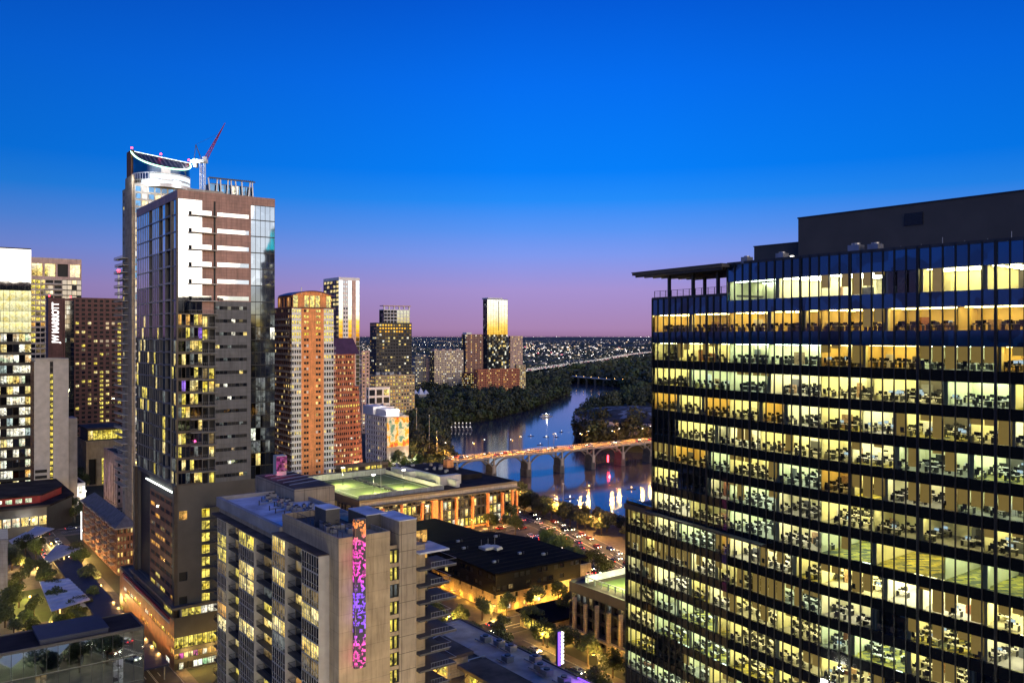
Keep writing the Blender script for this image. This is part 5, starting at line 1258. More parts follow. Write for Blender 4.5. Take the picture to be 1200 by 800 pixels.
# arena-like hall with pale roof on the right bank
t = empty('white_roof_hall', (0, 0, 0), 0, 'broad low hall with pale curved white roof on the right bank', 'hall')
cx_, cy_ = gp(745, 492, 6)[:2]
mb = MB(); n = 36
rx, ry = 62, 95
for k in range(5):
    r0, r1 = 1 - k * .2, 1 - (k + 1) * .2; z0, z1 = 12 + 6 * (1 - r0 ** 2), 12 + 6 * (1 - r1 ** 2)
    for i in range(n):
        a, c = 2 * math.pi * i / n, 2 * math.pi * (i + 1) / n; kk = 'roof_grey' if (i + k) % 5 else 'concrete'
        mb.quad((cx_ + rx * r0 * math.cos(a), cy_ + ry * r0 * math.sin(a), z0), (cx_ + rx * r0 * math.cos(c), cy_ + ry * r0 * math.sin(c), z0), (cx_ + rx * r1 * math.cos(c), cy_ + ry * r1 * math.sin(c), z1), (cx_ + rx * r1 * math.cos(a), cy_ + ry * r1 * math.sin(a), z1), kk)
mb.build('roof', t)
mb = MB(); ring(mb, cx_, cy_, rx, -1, 12, 'white_wall', n, 0, 2 * math.pi, ry); mb.build('wall', t)
mb = MB(); mb.box(cx_ - 20, cy_ - ry - 3, 0, cx_ + 60, cy_ - ry + 12, 9.5, 'white_wall'); mb.build('lobby', t)
# ================================================================== foreground and middle blocks
# ---- civic block with brick pilasters and rooftop sports court
Xr, Yr = 2.5, 424.0; U1, V1 = w2uv(Xr, Yr); LV = 86.0; ox, oy = uv2w(U1, V1 - LV)
b = Bld.__new__(Bld); b.X, b.Y, b.z0, b.parts, b.wins = ox, oy, 0, {}, []; b.Lu, b.Lv = 78.0, LV
b.root = empty('pilastered_office_block', (ox, oy, 0), TH, 'wide low office block with orange brick pilasters and a floodlit court on its roof', 'office block')
zt = 19.0; RC = (0, 0, LV, 78)
zz = [0, 1.2, 5.6, 10.0, 14.4]
def mo(i, j, nr, nc):
    if j == 0: return None
    if j == 1: return R.choices(['lit_yellow', 'lit_white', 'lit_warm'], [4, 3, 3])[0]
    return R.choices(['lit_warm', 'lit_yellow', 'glass', 'lit_mix', 'lit_dim'], [2.5, 1, 3, 2, 3])[0]
b.facade(RC, 'F', zz, 36, .88, .08, .92, .8, 'metal_dark', mo)
b.facade(RC, 'F', [14.4, 16.6], 36, .9, .1, .9, .8, 'metal_dark', wts(glass=3, lit_dim=2, lit_warm=1))
b.facade(RC, 'F', [16.6, zt], 1, 0, .1, .9, .8, 'grey_panel', lambda *a: None)
b.facade(RC, 'R', rows(1, 16.6, 4.4), 24, .8, .1, .9, .5, 'brick_orange', wts(glass=2, lit_dim=2, lit_warm=2, void=2))
b.facade(RC, 'L', rows(1, 16.6, 4.4), 24, .8, .1, .9, .5, 'charcoal', wts(glass=2, lit_dim=2, void=2))
b.core(RC, 0, zt, 'charcoal', 'roof_dark', .8)
for i, x in enumerate((b.fx(433), b.fx(448), b.fx(470), b.fx(494), b.fx(508.5), b.fx(516), b.fx(534), b.fx(553), b.fx(571), b.fx(588), b.fx(599.5), LV - .8)):
    mb = MB(); w_ = 1.0 if i not in (0, 4) else 3.2; mb.box(x - w_ / 2, -1.3, 0, x + w_ / 2, .1, 15.2 if i % 2 else 15.8, 'brick_orange'); b.piece('pilaster', mb)
mb = MB(); mb.box(-.5, -1.6, 16.2, LV + .5, .02, 17.0, 'metal_dark'); mb.box(-.2, -1.2, .9, LV, -.02, 1.5, 'brick_orange'); b.piece('cornice', mb)
# roof: sports court, walls, penthouse
mb = MB(); mb.box(3, 6, zt + .13, 45, 60, zt + .2, 'court')
for x in (5, 24, 43):
    mb.box(x - .12, 8, zt + .2, x + .12, 58, zt + .215, 'paint_line')
for y in (8, 33, 58): mb.box(5, y - .12, zt + .2, 43, y + .12, zt + .218, 'paint_line')
b.piece('sports_court', mb)
for (x0, y0, x1, y1) in ((2, 62, 46, 62.4), (46, 5, 46.4, 62.4), (2, 4.6, 46, 5)):
    mb = MB(); mb.box(x0, y0, zt + .1, x1, y1, zt + 2.2 + (.8 if y0 > 60 else 0), 'concrete_pale' if x0 > 40 else 'grey_panel'); b.piece('court_wall', mb)
mb = MB()
for i in range(26): mb.box(24.4 + R.uniform(-1, 1), 8 + i * 1.9, zt + .2, 25.3 + R.uniform(-1, 1), 8.9 + i * 1.9, zt + 1.2, 'metal_dark')
b.piece('bench_row', mb)
mb = MB(); mb.box(54, 6, zt + .1, 56, 60, zt + 3.4, 'concrete_pale'); mb.box(50, 44, zt + .1, 54, 64, zt + 3.0, 'concrete_pale'); b.piece('roof_wall', mb)
mb = MB(); mb.box(50, 14, zt + .1, 62, 18, zt + 4.6, 'concrete_pale'); b.piece('stair_house', mb)
mb = MB(); mb.box(58, 22, zt + .1, 80, 66, zt + 2.4, 'roof_dark'); mb.box(57.6, 21.6, zt + 2.4, 80.4, 66.4, zt + 2.6, 'roof_dark'); b.piece('raised_roof', mb)
mb = MB(); mb.box(LV - 12, 46, zt, LV - 8, 50, zt + 6.5, 'brick_orange'); b.piece('chimney', mb)
rooftop(b, 58, 24, 78, 62, zt + 2.6, 12, .8); rooftop(b, 66, 50, 84, 74, zt, 8, .8)
for (x, y) in ((12, 42), (32, 18), (14, 14)):
    mb = MB(); mb.tube((x, y, zt), (x, y, zt + 9), .12, 'metal_dark', 6, .08); mb.box(x - .7, y - .3, zt + 8.8, x + .7, y + .3, zt + 9.2, 'lamp_white'); b.piece('floodlight_pole', mb)
    plight('court_flood', (x, y, zt + 5.5), 22000, (1, 1, .45), b.root, .5)
mb = MB(); mb.tube((12, 3, zt), (12, 3, zt + 19), .12, 'metal_grey', 6); b.piece('flagpole', mb)
for x in range(3, 86, 6): plight('facade_uplight', (x, -5, .8), 1000, (1, .55, .15), b.root, .4)
b.done(100)

# ---- dark-roofed civic hall
hx, hy = -4.8, 283.0
b = Bld.__new__(Bld); b.X, b.Y, b.z0, b.parts, b.wins = hx, hy, 0, {}, []; b.Lu, b.Lv = 42.0, 32.0
b.root = empty('civic_hall', (hx, hy, 0), TH, 'dark copper-clad hall with broad black roof over a glowing limestone base', 'hall')
RC = (0, 0, 32, 42)
def st(i, j, nr, nc): return 'void' if (i % 2 == 0 and j == 1) else None
b.facade(RC, 'F', [0, 3.2, 6.8], 10, .4, .25, .7, .4, 'limestone', lambda i, j, nr, nc: ('lit_white' if i in (1, 5) else 'lit_yellow') if j == 0 and i % 2 else st(i, j, nr, nc))
b.facade(RC, 'L', [0, 3.2, 6.8], 12, .34, .3, .7, .4, 'limestone', lambda i, j, nr, nc: 'lit_yellow' if j == 0 and i % 3 == 0 else st(i, j, nr, nc))
R2 = (-2.2, -2.2, 34.5, 46)
cl = lambda i, j, nr, nc: R.choices(['void', 'glass', 'lit_warm', 'lit_dim', None], [3, 2, .35, .3, 8])[0]
b.facade(R2, 'F', [6.8, 10.2, 13.6], 15, .8, .35, .8, .3, 'copper_dark', cl); b.facade(R2, 'L', [6.8, 10.2, 13.6], 18, .8, .35, .8, .3, 'copper_dark', cl)
mb = b.p('upper_storeys'); mb.box(-1.8, -1.8, 6.8, 34.5, 46, 13.6, 'copper_dark'); mb.box(-2.2, -2.2, 6.75, 34.5, 46, 6.9, 'copper_dark')
mb = b.p('wall'); mb.box(.6, .6, 0, 32, 42, 6.8, 'limestone')
mb = MB(); mb.prism([(-3.2, -3.2), (36, -4.5), (37, 30), (30, 49), (-1, 46)], 13.6, 14.2, 'roof_black'); mb.build('roof', b.root)
mb = MB(); mb.prism([(-30, 40), (8, 46), (30, 49), (28, 86), (-24, 80)], 12.4, 13.2, 'roof_black'); mb.prism([(-26, 44), (24, 50), (24, 82), (-20, 77)], 0, 12.4, 'copper_dark'); mb.build('rear_wing', b.root)
mb = MB(); mb.prism([(-24, 28), (-4, 28), (-4, 42), (-24, 42)], 3.4, 6.6, 'copper_dark'); mb.prism([(-22, 30), (-4, 30), (-4, 41), (-22, 41)], 0, 3.4, 'limestone'); mb.build('side_wing', b.root)
for i in range(12):
    mb = MB(); y = -2 + i * 4.2; mb.box(-2.2, y, 14.2, 35 if y < 30 else 31, y + .12, 14.26, 'roof_dark'); b.piece('roof_seam', mb)
for (x, y) in ((4, 8), (6, 30), (24, 6), (26, 38), (10, 40), (18, 12)): mb = MB(); mb.box(x, y, 14.2, x + 1.2, y + .9, 14.9, 'metal_grey'); mb.tube((x + 2, y, 14.2), (x + 2, y, 15.1), .18, 'metal_dark', 6); b.piece('roof_vent', mb)
mb = MB()
for i in range(8): mb.box(14 + R.uniform(-3, 4), 24 + R.uniform(-3, 4), 14.2, 16 + R.uniform(-2, 4), 26 + R.uniform(-2, 4), 14.6 + R.uniform(.1, .6), 'concrete_pale')
for i in range(3): mb.tube((12 + i * 3, 27, 14.2), (12 + i * 3, 27, 17.5), .08, 'metal_grey', 5)
b.piece('roof_equipment', mb)
for (x, y) in [(x, -1.3) for x in range(2, 34, 6)] + [(-1.3, y) for y in range(4, 42, 6)]: plight('wall_uplight', (x, y, 1.0), 600, (1, .50, .06), b.root, .3)
b.done(80)

# ---- brick block on the right street with green court roof
mx_, my_ = gp(667, 683, 17)[:2]; u_, v_ = w2uv(mx_, my_); ox, oy = uv2w(u_ - 80, v_)
b = Bld.__new__(Bld); b.X, b.Y, b.z0, b.parts, b.wins = ox, oy, 0, {}, []; b.Lu, b.Lv = 80.0, 40.0
b.root = empty('pilastered_brick_block', (ox, oy, 0), TH, 'dark block with orange lit pilasters beside the black glass tower, green court on top', 'building')
RC = (0, 0, 40, 80)
b.facade(RC, 'L', [1, 4.8, 8.4, 12, 15], 30, .86, .14, .9, .9, 'metal_dark', wts(glass=6, void=3, lit_dim=1.5, lit_warm=.8, lit_grey=1.5))
b.core(RC, 0, 17, 'charcoal', 'roof_grey', .7); b.facade(RC, 'L', [15, 17], 1, 0, .1, .9, .2, 'charcoal', lambda *a: None); b.facade(RC, 'B', [0, 17], 1, 0, .1, .9, .2, 'brick_brown', lambda *a: None)
for y in range(2, 80, 5):
    mb = MB(); mb.box(-1.0, y - .42, 0, .02, y + .42, 13.6 if y % 2 else 12.8, 'limestone'); b.piece('pilaster', mb)
mb = MB(); mb.box(-1.2, 0, 3.6, -.02, 80, 4.3, 'limestone'); b.piece('cornice', mb)
mb = MB(); mb.box(6, 30, 17.13, 34, 74, 17.2, 'court'); mb.box(8, 32, 17.2, 8.2, 72, 17.22, 'paint_line'); mb.box(8.2, 52, 17.2, 32, 52.2, 17.22, 'paint_line'); b.piece('sports_court', mb)
mb = MB(); 
for y in range(28, 78, 3): mb.box(4, y, 17.1, 4.3, y + .2, 19, 'metal_grey')
mb.box(4, 28, 18.8, 4.3, 77, 19, 'metal_grey'); mb.box(4, 77, 17.1, 34, 77.3, 19, 'roof_white'); b.piece('court_fence', mb)
for (x, y) in ((8, 66), (22, 45)): plight('court_flood', (x, y, 24), 20000, (.95, 1, .4), b.root, .5)
for y in range(4, 80, 8): plight('facade_uplight', (-3.2, y, .8), 420, (1, .5, .08), b.root, .3)
b.done(100)
t = empty('low_shop', (*uv2w(202, 163), 0), TH, 'low dark-roofed shop between the stone hall and the pilastered block', 'shop')
mb = MB(); mb.box(0, 0, 0, 16, 14, 4.6, 'limestone'); mb.build('wall', t); mb = MB(); mb.box(-1, -1, 4.6, 17, 15, 5.2, 'roof_black'); mb.build('roof', t)
mb = MB(); mb.quad((-.02, 12, .6), (-.02, 1, .6), (-.02, 1, 3.6), (-.02, 12, 3.6), 'lit_yellow', uv=True); mb.build('window', t)
t = empty('underpass_wall', (*uv2w(246, 206), 0), TH, 'tan low garage ramp wall right of the stone hall', 'wall')
mb = MB(); mb.box(0, 0, 0, 14, 1, 4.5, 'limestone'); mb.box(0, 1, 4, 14, 9, 4.5, 'roof_black'); mb.box(0, 8, 0, 14, 9, 4, 'limestone'); mb.build('wall', t)

# ---- low roof in the bottom centre
ox, oy = uv2w(110, 88); 
b = Bld.__new__(Bld); b.X, b.Y, b.z0, b.parts, b.wins = ox, oy, 0, {}, []; b.Lu, b.Lv = 97.0, 46.5
b.root = empty('low_roof_building', (ox, oy, 0), TH, 'long low building at the bottom centre with grey roof and violet-lit edge', 'building')
b.core((0, 0, 46.5, 97), 0, 10, 'charcoal', 'roof_grey', .6)
mb = MB(); mb.box(35, .5, 10.12, 46, 96.4, 10.3, 'roof_strip'); b.piece('roof_strip', mb)
rooftop(b, 3, 4, 15, 90, 10.1, 16, .8); rooftop(b, 28, 20, 33, 90, 10.1, 9, .7)
for i in range(10): mb = MB(); y = 6 + i * 9; mb.tube((30, y, 10.5), (36, y + R.uniform(-3, 3), 10.5), .15, 'metal_grey', 5); b.piece('roof_pipe', mb)
for i in range(16):
    mb = MB(); x, y = R.uniform(37, 43), 6 + i * 4.6 + R.uniform(0, 2); mb.box(x, y, 10.4, x + 2.2, y + 2.4, 11.8, 'metal_grey'); mb.tube((x + 1.1, y + 1.2, 11.8), (x + 1.1, y + 1.2, 12.1), .8, 'metal_dark', 10); mb.tube((x - .6, y, 10.7), (x - .6, y + 3.6, 10.7), .2, 'metal_grey', 6); b.piece('cooling_unit', mb)
for k, (y0, L) in enumerate(((61, 13), (24, 32))):
    mb = MB(); x0 = 19; mb.box(x0, y0, 15.2, x0 + 8, y0 + L, 16.0, 'roof_grey'); mb.box(x0 + 1.5, y0 + 1.5, 10.1, x0 + 7.4, y0 + L - 1, 15.2, 'limestone'); b.piece('lantern_roof', mb)
    for i in range(7):
        mb = MB(); y = y0 + i * L / 7; mb.tube((x0 - 5, y, 11), (x0 + 1.5, y + 1.5, 15), .16, 'bronze_frame', 5); b.piece('truss', mb)
    for i in range(6):
        mb = MB(); y = y0 + 2 + i * (L - 3) / 6; mb.quad((x0 + 1.45, y + 2.6, 10.8), (x0 + 1.45, y, 10.8), (x0 + 1.45, y, 14.6), (x0 + 1.45, y + 2.6, 14.6), 'lit_yellow', uv=True); b.piece('window', mb)
    for i in range(3): plight('lantern_glow', (x0 - 2, y0 + 3 + i * L / 3, 12.5), 1600, (1, .68, .15), b.root, .5)
mb = MB(); mb.tube((27, 44, 10), (27, 44, 13), .35, 'concrete_pale', 8); b.piece('vent_pipe', mb)
b.facade((0, 0, 46.5, 97), 'R', [0, 5, 10], 18, .7, .1, .7, .3, 'charcoal', lambda i, j, nr, nc: 'lit_amber' if j == 0 and i % 3 else None)
mb = MB(); mb.box(45.4, 4, 10.5, 45.6, 44, 10.7, 'sign_violet'); b.piece('light_strip', mb)
for y in (8, 20, 32, 42): plight('violet_glow', (44, y, 12), 700, (.3, .12, 1), b.root, .4)
b.done(60)
# violet blade sign
sx_, sy_ = gp(656, 779, 6)[:2]
t = empty('blade_sign', (sx_, sy_, 0), TH, 'tall violet lit blade sign with white bars above the tree-lined street', 'sign')
mb = MB(); mb.box(-.5, -.3, 0, .5, .3, 6, 'metal_dark'); mb.build('post', t); mb = MB(); mb.box(-1, -.4, 6, .25, .4, 15, 'dark_panel'); mb.box(-.95, -.42, 6.1, -.1, -.4, 14.9, 'sign_violet'); mb.build('panel', t)
for i in range(9): mb = MB(); mb.box(.1, -.5, 6.4 + i * .96, 1.0, .45, 6.9 + i * .96, 'sign_white'); mb.build('light_bar', t)

# ================================================================== concrete apartment block, front centre
Ca = 148.0; Xa = (397 - 600) / F * Ca
b = Bld('concrete_apartments', 'beige concrete apartment block in the front centre with glazed bays and an LED art strip', 'apartment block', 397, Ca, 257, 530)
A = b; zn = 56.8; zb_ = 53.2; yN = b.ly(331)
xw0, xw1, xp1 = b.fx(457), b.fx(468), b.fx(488)
fh = 3.1; nf = 17
# near wing front wall (plain cast concrete) and side wall
mb = b.p('wall'); g = 0
mb.box(0, 0, 0, xw0, 14, zn - .9, 'concrete_cast'); mb.box(0, 14, 0, xp1, yN, zn - 1.4, 'concrete_cast')
mb = b.p('parapet'); t_ = .3
mb.box(-.05, -.05, zn - 1.6, xw0, t_, zn, 'concrete_cast'); mb.box(-.05, t_, zn - 1.6, t_, yN, zn, 'concrete_cast'); mb.box(t_, yN - .3, zn - 1.6, xw0 + 2, yN, zn, 'concrete_cast'); mb.box(xw0 - .3, t_, zn - 1.6, xw0, 9, zn, 'concrete_cast')
mb = b.p('roof'); mb.box(.3, .3, zn - 1.39, xw0 - .3, yN - .3, zn - 1.2, 'roof_grey')
# roof services, railing
for yy in (3, 7, 11, 15, 19, 23):
    pass
mb = MB(); 
for x in (1.6, 5.0):
    mb.box(x, 2, zn + .5, x + .06, yN - 2, zn + .58, 'metal_dark')
    for i in range(12): mb.box(x, 2 + i * 2, zn - 1.2, x + .07, 2.07 + i * 2, zn + .5, 'metal_dark')
b.piece('roof_railing', mb)
rooftop(b, 1.5, 3, 4.5, 17, zn - 1.3, 7, .8)
mb = MB(); mb.box(3.0, 12, zn - 1.3, 5.8, 17, zn + 2.6, 'concrete_dark'); mb.box(2.9, 11.9, zn + 2.6, 5.9, 17.1, zn + 2.75, 'roof_white'); b.piece('stair_house', mb)
# lit window column, floors
for k in range(nf):
    z = zn - 3.2 - fh * (k + 1)
    if z < 2: break
    mb = b.p('wall'); pass
    lit = 'lit_yellow' if k != 2 else 'lit_grey'
    w0 = xw0 + .1; wm = (xw0 + xw1) / 2
    for (a, c) in ((w0, wm - .06), (wm + .06, xw1 - .1)):
        mb = MB(); mb.quad((a, .3, z + .35), (c, .3, z + .35), (c, .3, z + 2.6), (a, .3, z + 2.6), lit, uv=True); w_ = b.piece('window', mb)
        fm = MB(); fm.box(a - .05, .22, z + .3, c + .05, .29, z + .38, 'black_frame'); fm.box(a - .05, .22, z + 2.56, c + .05, .29, z + 2.62, 'black_frame'); fm.box(a - .05, .22, z + .38, a + .02, .29, z + 2.56, 'black_frame'); fm.box(c - .02, .22, z + .38, c + .05, .29, z + 2.56, 'black_frame'); fm.box((a + c) / 2 + .1, .22, z + .38, (a + c) / 2 + .35, .29, z + 2.56, 'black_frame'); fm.build('frame', w_)
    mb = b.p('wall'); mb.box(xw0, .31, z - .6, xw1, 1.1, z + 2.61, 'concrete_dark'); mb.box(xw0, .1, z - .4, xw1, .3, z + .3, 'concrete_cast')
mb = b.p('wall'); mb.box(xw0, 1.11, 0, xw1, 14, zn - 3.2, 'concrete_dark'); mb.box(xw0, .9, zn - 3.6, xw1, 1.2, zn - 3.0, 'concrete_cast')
# lift tower and pier
mb = MB(); mb.box(xw1, 0, 0, xp1, 8.5, zn + 1.4, 'concrete_joint'); mb.box(xw1 - .05, -.05, zn + 1.4, xp1 + .05, 8.55, zn + 1.6, 'roof_white'); b.piece('lift_tower', mb)
mb = MB(); mb.box(xw0 - 1.0, 7.2, zn - 1.3, xw1 + 1.2, 15, zn + 1.6, 'concrete_dark'); mb.box(xw0 - 1.05, 7.15, zn + 1.6, xw1 + 1.25, 15.05, zn + 1.75, 'roof_white'); b.piece('lift_housing', mb)
# balconies on the right of the pier
xb0, xb1 = xp1, b.fx(531); zz_ = zn - 4.6
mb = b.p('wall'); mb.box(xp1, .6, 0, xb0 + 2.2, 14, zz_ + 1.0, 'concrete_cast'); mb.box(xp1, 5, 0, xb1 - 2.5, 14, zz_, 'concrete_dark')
for k in range(17):
    z = zz_ - fh * k
    if z < 4: break
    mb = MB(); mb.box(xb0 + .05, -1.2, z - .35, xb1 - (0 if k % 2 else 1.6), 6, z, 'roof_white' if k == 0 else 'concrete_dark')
    if k: mb.box(xb0 + 2.4, -1.2, z, xb1 - (0 if k % 2 else 1.2), -1.12, z + .12, 'metal_grey'); mb.box(xb0 + 2.4, -1.2, z + .95, xb1 - (0 if k % 2 else 1.2), -1.14, z + 1.02, 'metal_grey'); [mb.box(xb0 + 2.5 + q * .6, -1.19, z + .12, xb0 + 2.54 + q * .6, -1.15, z + .95, 'metal_grey') for q in range(int((xb1 - xb0 - 3.6) / .6))]; mb.box(xb1 - (.06 if k % 2 else 1.26), -1.12, z + .95, xb1 - (0 if k % 2 else 1.2), 6, z + 1.02, 'metal_grey')
    b.piece('balcony', mb)
    mb = MB(); mb.quad((xb0 + 2.5, 4.95, z + .2), (xb1 - 2.8, 4.95, z + .2), (xb1 - 2.8, 4.95, z + 2.5), (xb0 + 2.5, 4.95, z + 2.5), R.choice(['void', 'glass', 'lit_dim', 'lit_amber']), uv=True); b.piece('window', mb)
# glazed bays on the side faces
def bay(y0, y1, z0, z1, k, out=2.0):
    mb = MB(); n = max(1, round((y1 - y0) / 1.1)); fr_ = 'bay_frame'
    mb.box(-out, y0, z0, 0, y0 + .12, z1, fr_); mb.box(-out, y1 - .12, z0, 0, y1, z1, fr_); mb.box(-out - .04, y0 - .02, z1 - .3, .0, y1 + .02, z1 - .002, fr_)
    for i in range(n + 1):
        y = y0 + (y1 - y0 - .1) * i / n; mb.box(-out - .05, y, z0, -out + .04, y + .1, z1 - .3, fr_)
    mb.box(-out - .05, y0, z0 + .9, -out, y1, z0 + .97, fr_)
    o = b.piece('bay', mb)
    mb = MB(); mb.quad((-out + .02, y1 - .1, z0), (-out + .02, y0 + .1, z0), (-out + .02, y0 + .1, z1 - .3), (-out + .02, y1 - .1, z1 - .3), k, uv=True); mb.quad((-out + .1, y0 + .06, z0), (-.02, y0 + .06, z0), (-.02, y0 + .06, z1 - .3), (-out + .1, y0 + .06, z1 - .3), k, uv=True); mb.build('glazing', o)
def side_stack(ya, yb_, ztop, kinds, lits):
    """alternating glazed bays and recessed balconies"""
    n = len(kinds); ys_ = [ya + (yb_ - ya) * s for s in [sum(k[1] for k in kinds[:i]) for i in range(n + 1)]]
    for f_ in range(17):
        z1 = ztop - fh * f_; z0 = z1 - fh
        if z0 < 8: break
        for i, (k, _) in enumerate(kinds):
            y0, y1 = ys_[i], ys_[i + 1]
            lk = R.choices(['glass', 'lit_yellow', 'lit_warm', 'lit_dim', 'lit_amber', 'lit_grey'], lits)[0]
            if k == 'bay': bay(y0, y1, z0, z1, lk)
            else:
                balcony(b, 'L', y0 + .02, y1 - .02, z0 + .25, 1.5, 'metal_dark', slab='concrete_dark')
                mb = MB(); mb.quad((-.04, y1 - .5, z0 + .3), (-.04, y0 + .5, z0 + .3), (-.04, y0 + .5, z1 - .4), (-.04, y1 - .5, z1 - .4), lk, uv=True); b.piece('window', mb)
    mb = MB(); mb.box(-2.2, ya, ztop, 0, yb_, ztop + .18, 'roof_grey'); b.piece('bay_roof', mb)
side_stack(b.ly(386), b.ly(330.5), b.zL(386, 650) , [('bay', .34), ('bal', .36), ('bay', .3)], [9, 1, 1.2, 1.5, .6, 1])
# back wing
mb = b.p('wall'); R3 = (0, yN, 17, b.Lu); mb.box(0, yN, 0, 17, b.Lu, zb_, 'concrete_cast')
mb = b.p('roof'); mb.box(.3, yN + .3, zb_, 16.7, b.Lu - .3, zb_ + .15, 'roof_white')
mb = b.p('parapet'); mb.box(-.6, yN, zb_ - 1.2, .3, b.Lu + .3, zb_ + 1.0, 'concrete'); mb.box(.3, b.Lu - .2, zb_ - .4, 17, b.Lu + .3, zb_ + 1.0, 'concrete'); mb.box(16.7, yN, zb_ - .4, 17.1, b.Lu, zb_ + 1, 'concrete')
rooftop(b, 8, yN + 2, 14, b.Lu - 4, zb_, 30, .6)
for i in range(9):
    mb = MB(); y = yN + 3 + i * 3.6; x = R.uniform(5, 8); mb.tube((x, y, zb_ + .4), (x + R.uniform(4, 8), y + R.uniform(-1, 2), zb_ + .4), .14, 'metal_grey', 5); mb.tube((x, y, zb_), (x, y, zb_ + 1.2), .12, 'metal_dark', 5); b.piece('roof_pipe', mb)
side_stack(yN + .5, b.Lu - .5, zb_ - 2.6, [('bal', .26), ('bay', .24), ('bal', .22), ('bay', .16), ('bal', .12)], [7, 2.8, 2.4, 2, 1, .5])
# back penthouse block
b.piece('rear_block', (lambda m: (m.box(13.3, 52.4, 0, 23.4, 78, zb_ + 3.0, 'concrete_joint'), m.box(13.6, 52.7, zb_ + 3.0, 23.1, 77.7, zb_ + 3.15, 'roof_grey'), m)[-1])(MB()))
for i in range(5):
    mb = MB(); y = 57 + i * 4; mb.tube((14, y, zb_ + 3.4), (23, y + 2, zb_ + 3.6), .12, 'metal_grey', 5); b.piece('roof_pipe', mb)
mb = MB(); x0, y0 = 17, 73; mb.box(x0, y0, zb_ + 2.6, x0 + 2.6, y0 + 2.4, zb_ + 8.2, 'concrete_pale'); b.piece('chimney', mb)
mb = MB(); mb.box(x0 - .1, y0 - .12, zb_ + 4.2, x0 + 2.7, y0 - .02, zb_ + 8.0, 'lit_pink'); b.piece('sign', mb); plight('pink_glow', (x0, y0 - 2, zb_ + 5), 250, (1, .1, .35), b.root, .3)
# LED art strip: a projecting fin of lit tiles
ax0, ax1 = b.fx(413.5), b.fx(426); za_, zc_ = b.zF(420, 780), b.zF(420, 607)
mb = MB(); mb.box(ax0, -1.0, za_, ax1, -.02, zc_, 'concrete_joint'); o = b.piece('art_strip', mb)
mb = MB(); mb.quad((ax0 + .05, -1.02, za_), (ax1 - .1, -1.02, za_), (ax1 - .1, -1.02, zc_), (ax0 + .05, -1.02, zc_), 'led_art'); mb.quad((ax0 - .02, -.02, za_), (ax0 - .02, -.98, za_), (ax0 - .02, -.98, zc_), (ax0 - .02, -.02, zc_), 'led_art'); mb.build('lit_tiles', o)
for z, c in ((36, (1, .1, .5)), (43, (.35, .12, 1)), (48, (.4, .12, 1)), (53, (1, .1, .6)), (58.5, (1, .3, .08))): plight('art_glow', (ax0 - .6, -1.6, z), 55, c, b.root, .3)
mb = b.p('wall'); 
# discard any unused placeholder part
b.parts.pop('dummy', None)
b.done(0)
# ================================================================== left bottom: park, canopies, low buildings
b = Bld('gabled_brick_apartments', 'brick apartment house with grey shingle roof and lit balconies by the park street', 'apartment block', 137, 326, 97, 160)
RC = (0, 0, b.Lv, b.Lu); zt = 18.5; zz = rows(.6, zt, 3.0)
b.facade(RC, 'L', zz, 20, .6, .16, .8, .5, 'brick_brown', wts(void=4, lit_warm=2.4, lit_amber=2, lit_dim=2, lit_yellow=1))
b.facade(RC, 'F', zz, 6, .55, .2, .8, .4, 'brick_brown', wts(void=3, lit_warm=1, lit_dim=2))
b.core(RC, 0, zt, 'brick_brown', 'roof_grey', 0, parapet=False)
mb = MB(); e = .9; w_ = b.Lv
mb.quad((-e, -e, zt), (-e, b.Lu + e, zt), (w_ * .55, b.Lu - 5, zt + 4), (w_ * .55, 3, zt + 4), 'shingle'); mb.quad((w_ + e, -e, zt), (w_ + e, b.Lu + e, zt), (w_ * .55, b.Lu - 5, zt + 4), (w_ * .55, 3, zt + 4), 'shingle')
mb.poly([(-e, -e, zt), (w_ + e, -e, zt), (w_ * .55, 3, zt + 4)], 'shingle'); mb.poly([(-e, b.Lu + e, zt), (w_ + e, b.Lu + e, zt), (w_ * .55, b.Lu - 5, zt + 4)], 'shingle')
mb.box(-e, -e, zt - .5, w_ + e, b.Lu + e, zt - .01, 'grey_panel'); mb.build('roof', b.root)
for z in zz[1:]:
    for k in range(5): balcony(b, 'L', 4 + k * 12, 9.5 + k * 12, z, 1.5, 'metal_dark', slab='concrete')
mb = MB(); mb.box(-3, b.Lu * .8, 4, -2.7, b.Lu * .8 + .7, 16, 'sign_white'); b.piece('blade_sign', mb)
for y in range(4, 70, 10): plight('shopfront_glow', (-3.5, y, 3.2), 1600, (1, .5, .14), b.root, .4)
b.done(100)

# mirror glass block in the bottom left corner
b = Bld('mirror_glass_block', 'glass-walled block in the bottom left corner reflecting the street lights', 'building', -30, 160, -36, 169)
zt = b.zF(80, 752); RC = (0, 0, b.Lv, b.Lu)
b.facade(RC, 'F', rows(zt - 16.2, zt, 5.4), 15, .96, .02, .98, .1, 'black_frame', wts(mirror_low=9, lit_grey=.7, lit_dim=.5))
b.facade(RC, 'R', rows(zt - 16.2, zt, 5.4), 8, .96, .02, .98, .1, 'black_frame', wts(mirror_dim=6, glass=2))
b.core(RC, 0, zt, 'dark_panel', 'roof_dark', .3)
mb = MB(); x0 = b.fx(48); mb.box(x0, 1, zt + .1, b.fx(128), b.Lu - .5, zt + 1.0, 'roof_blue'); mb.box(x0 - .2, .8, zt + 1.0, b.fx(129), b.Lu - .3, zt + 1.2, 'roof_blue'); b.piece('rooftop_house', mb); b.done(60)

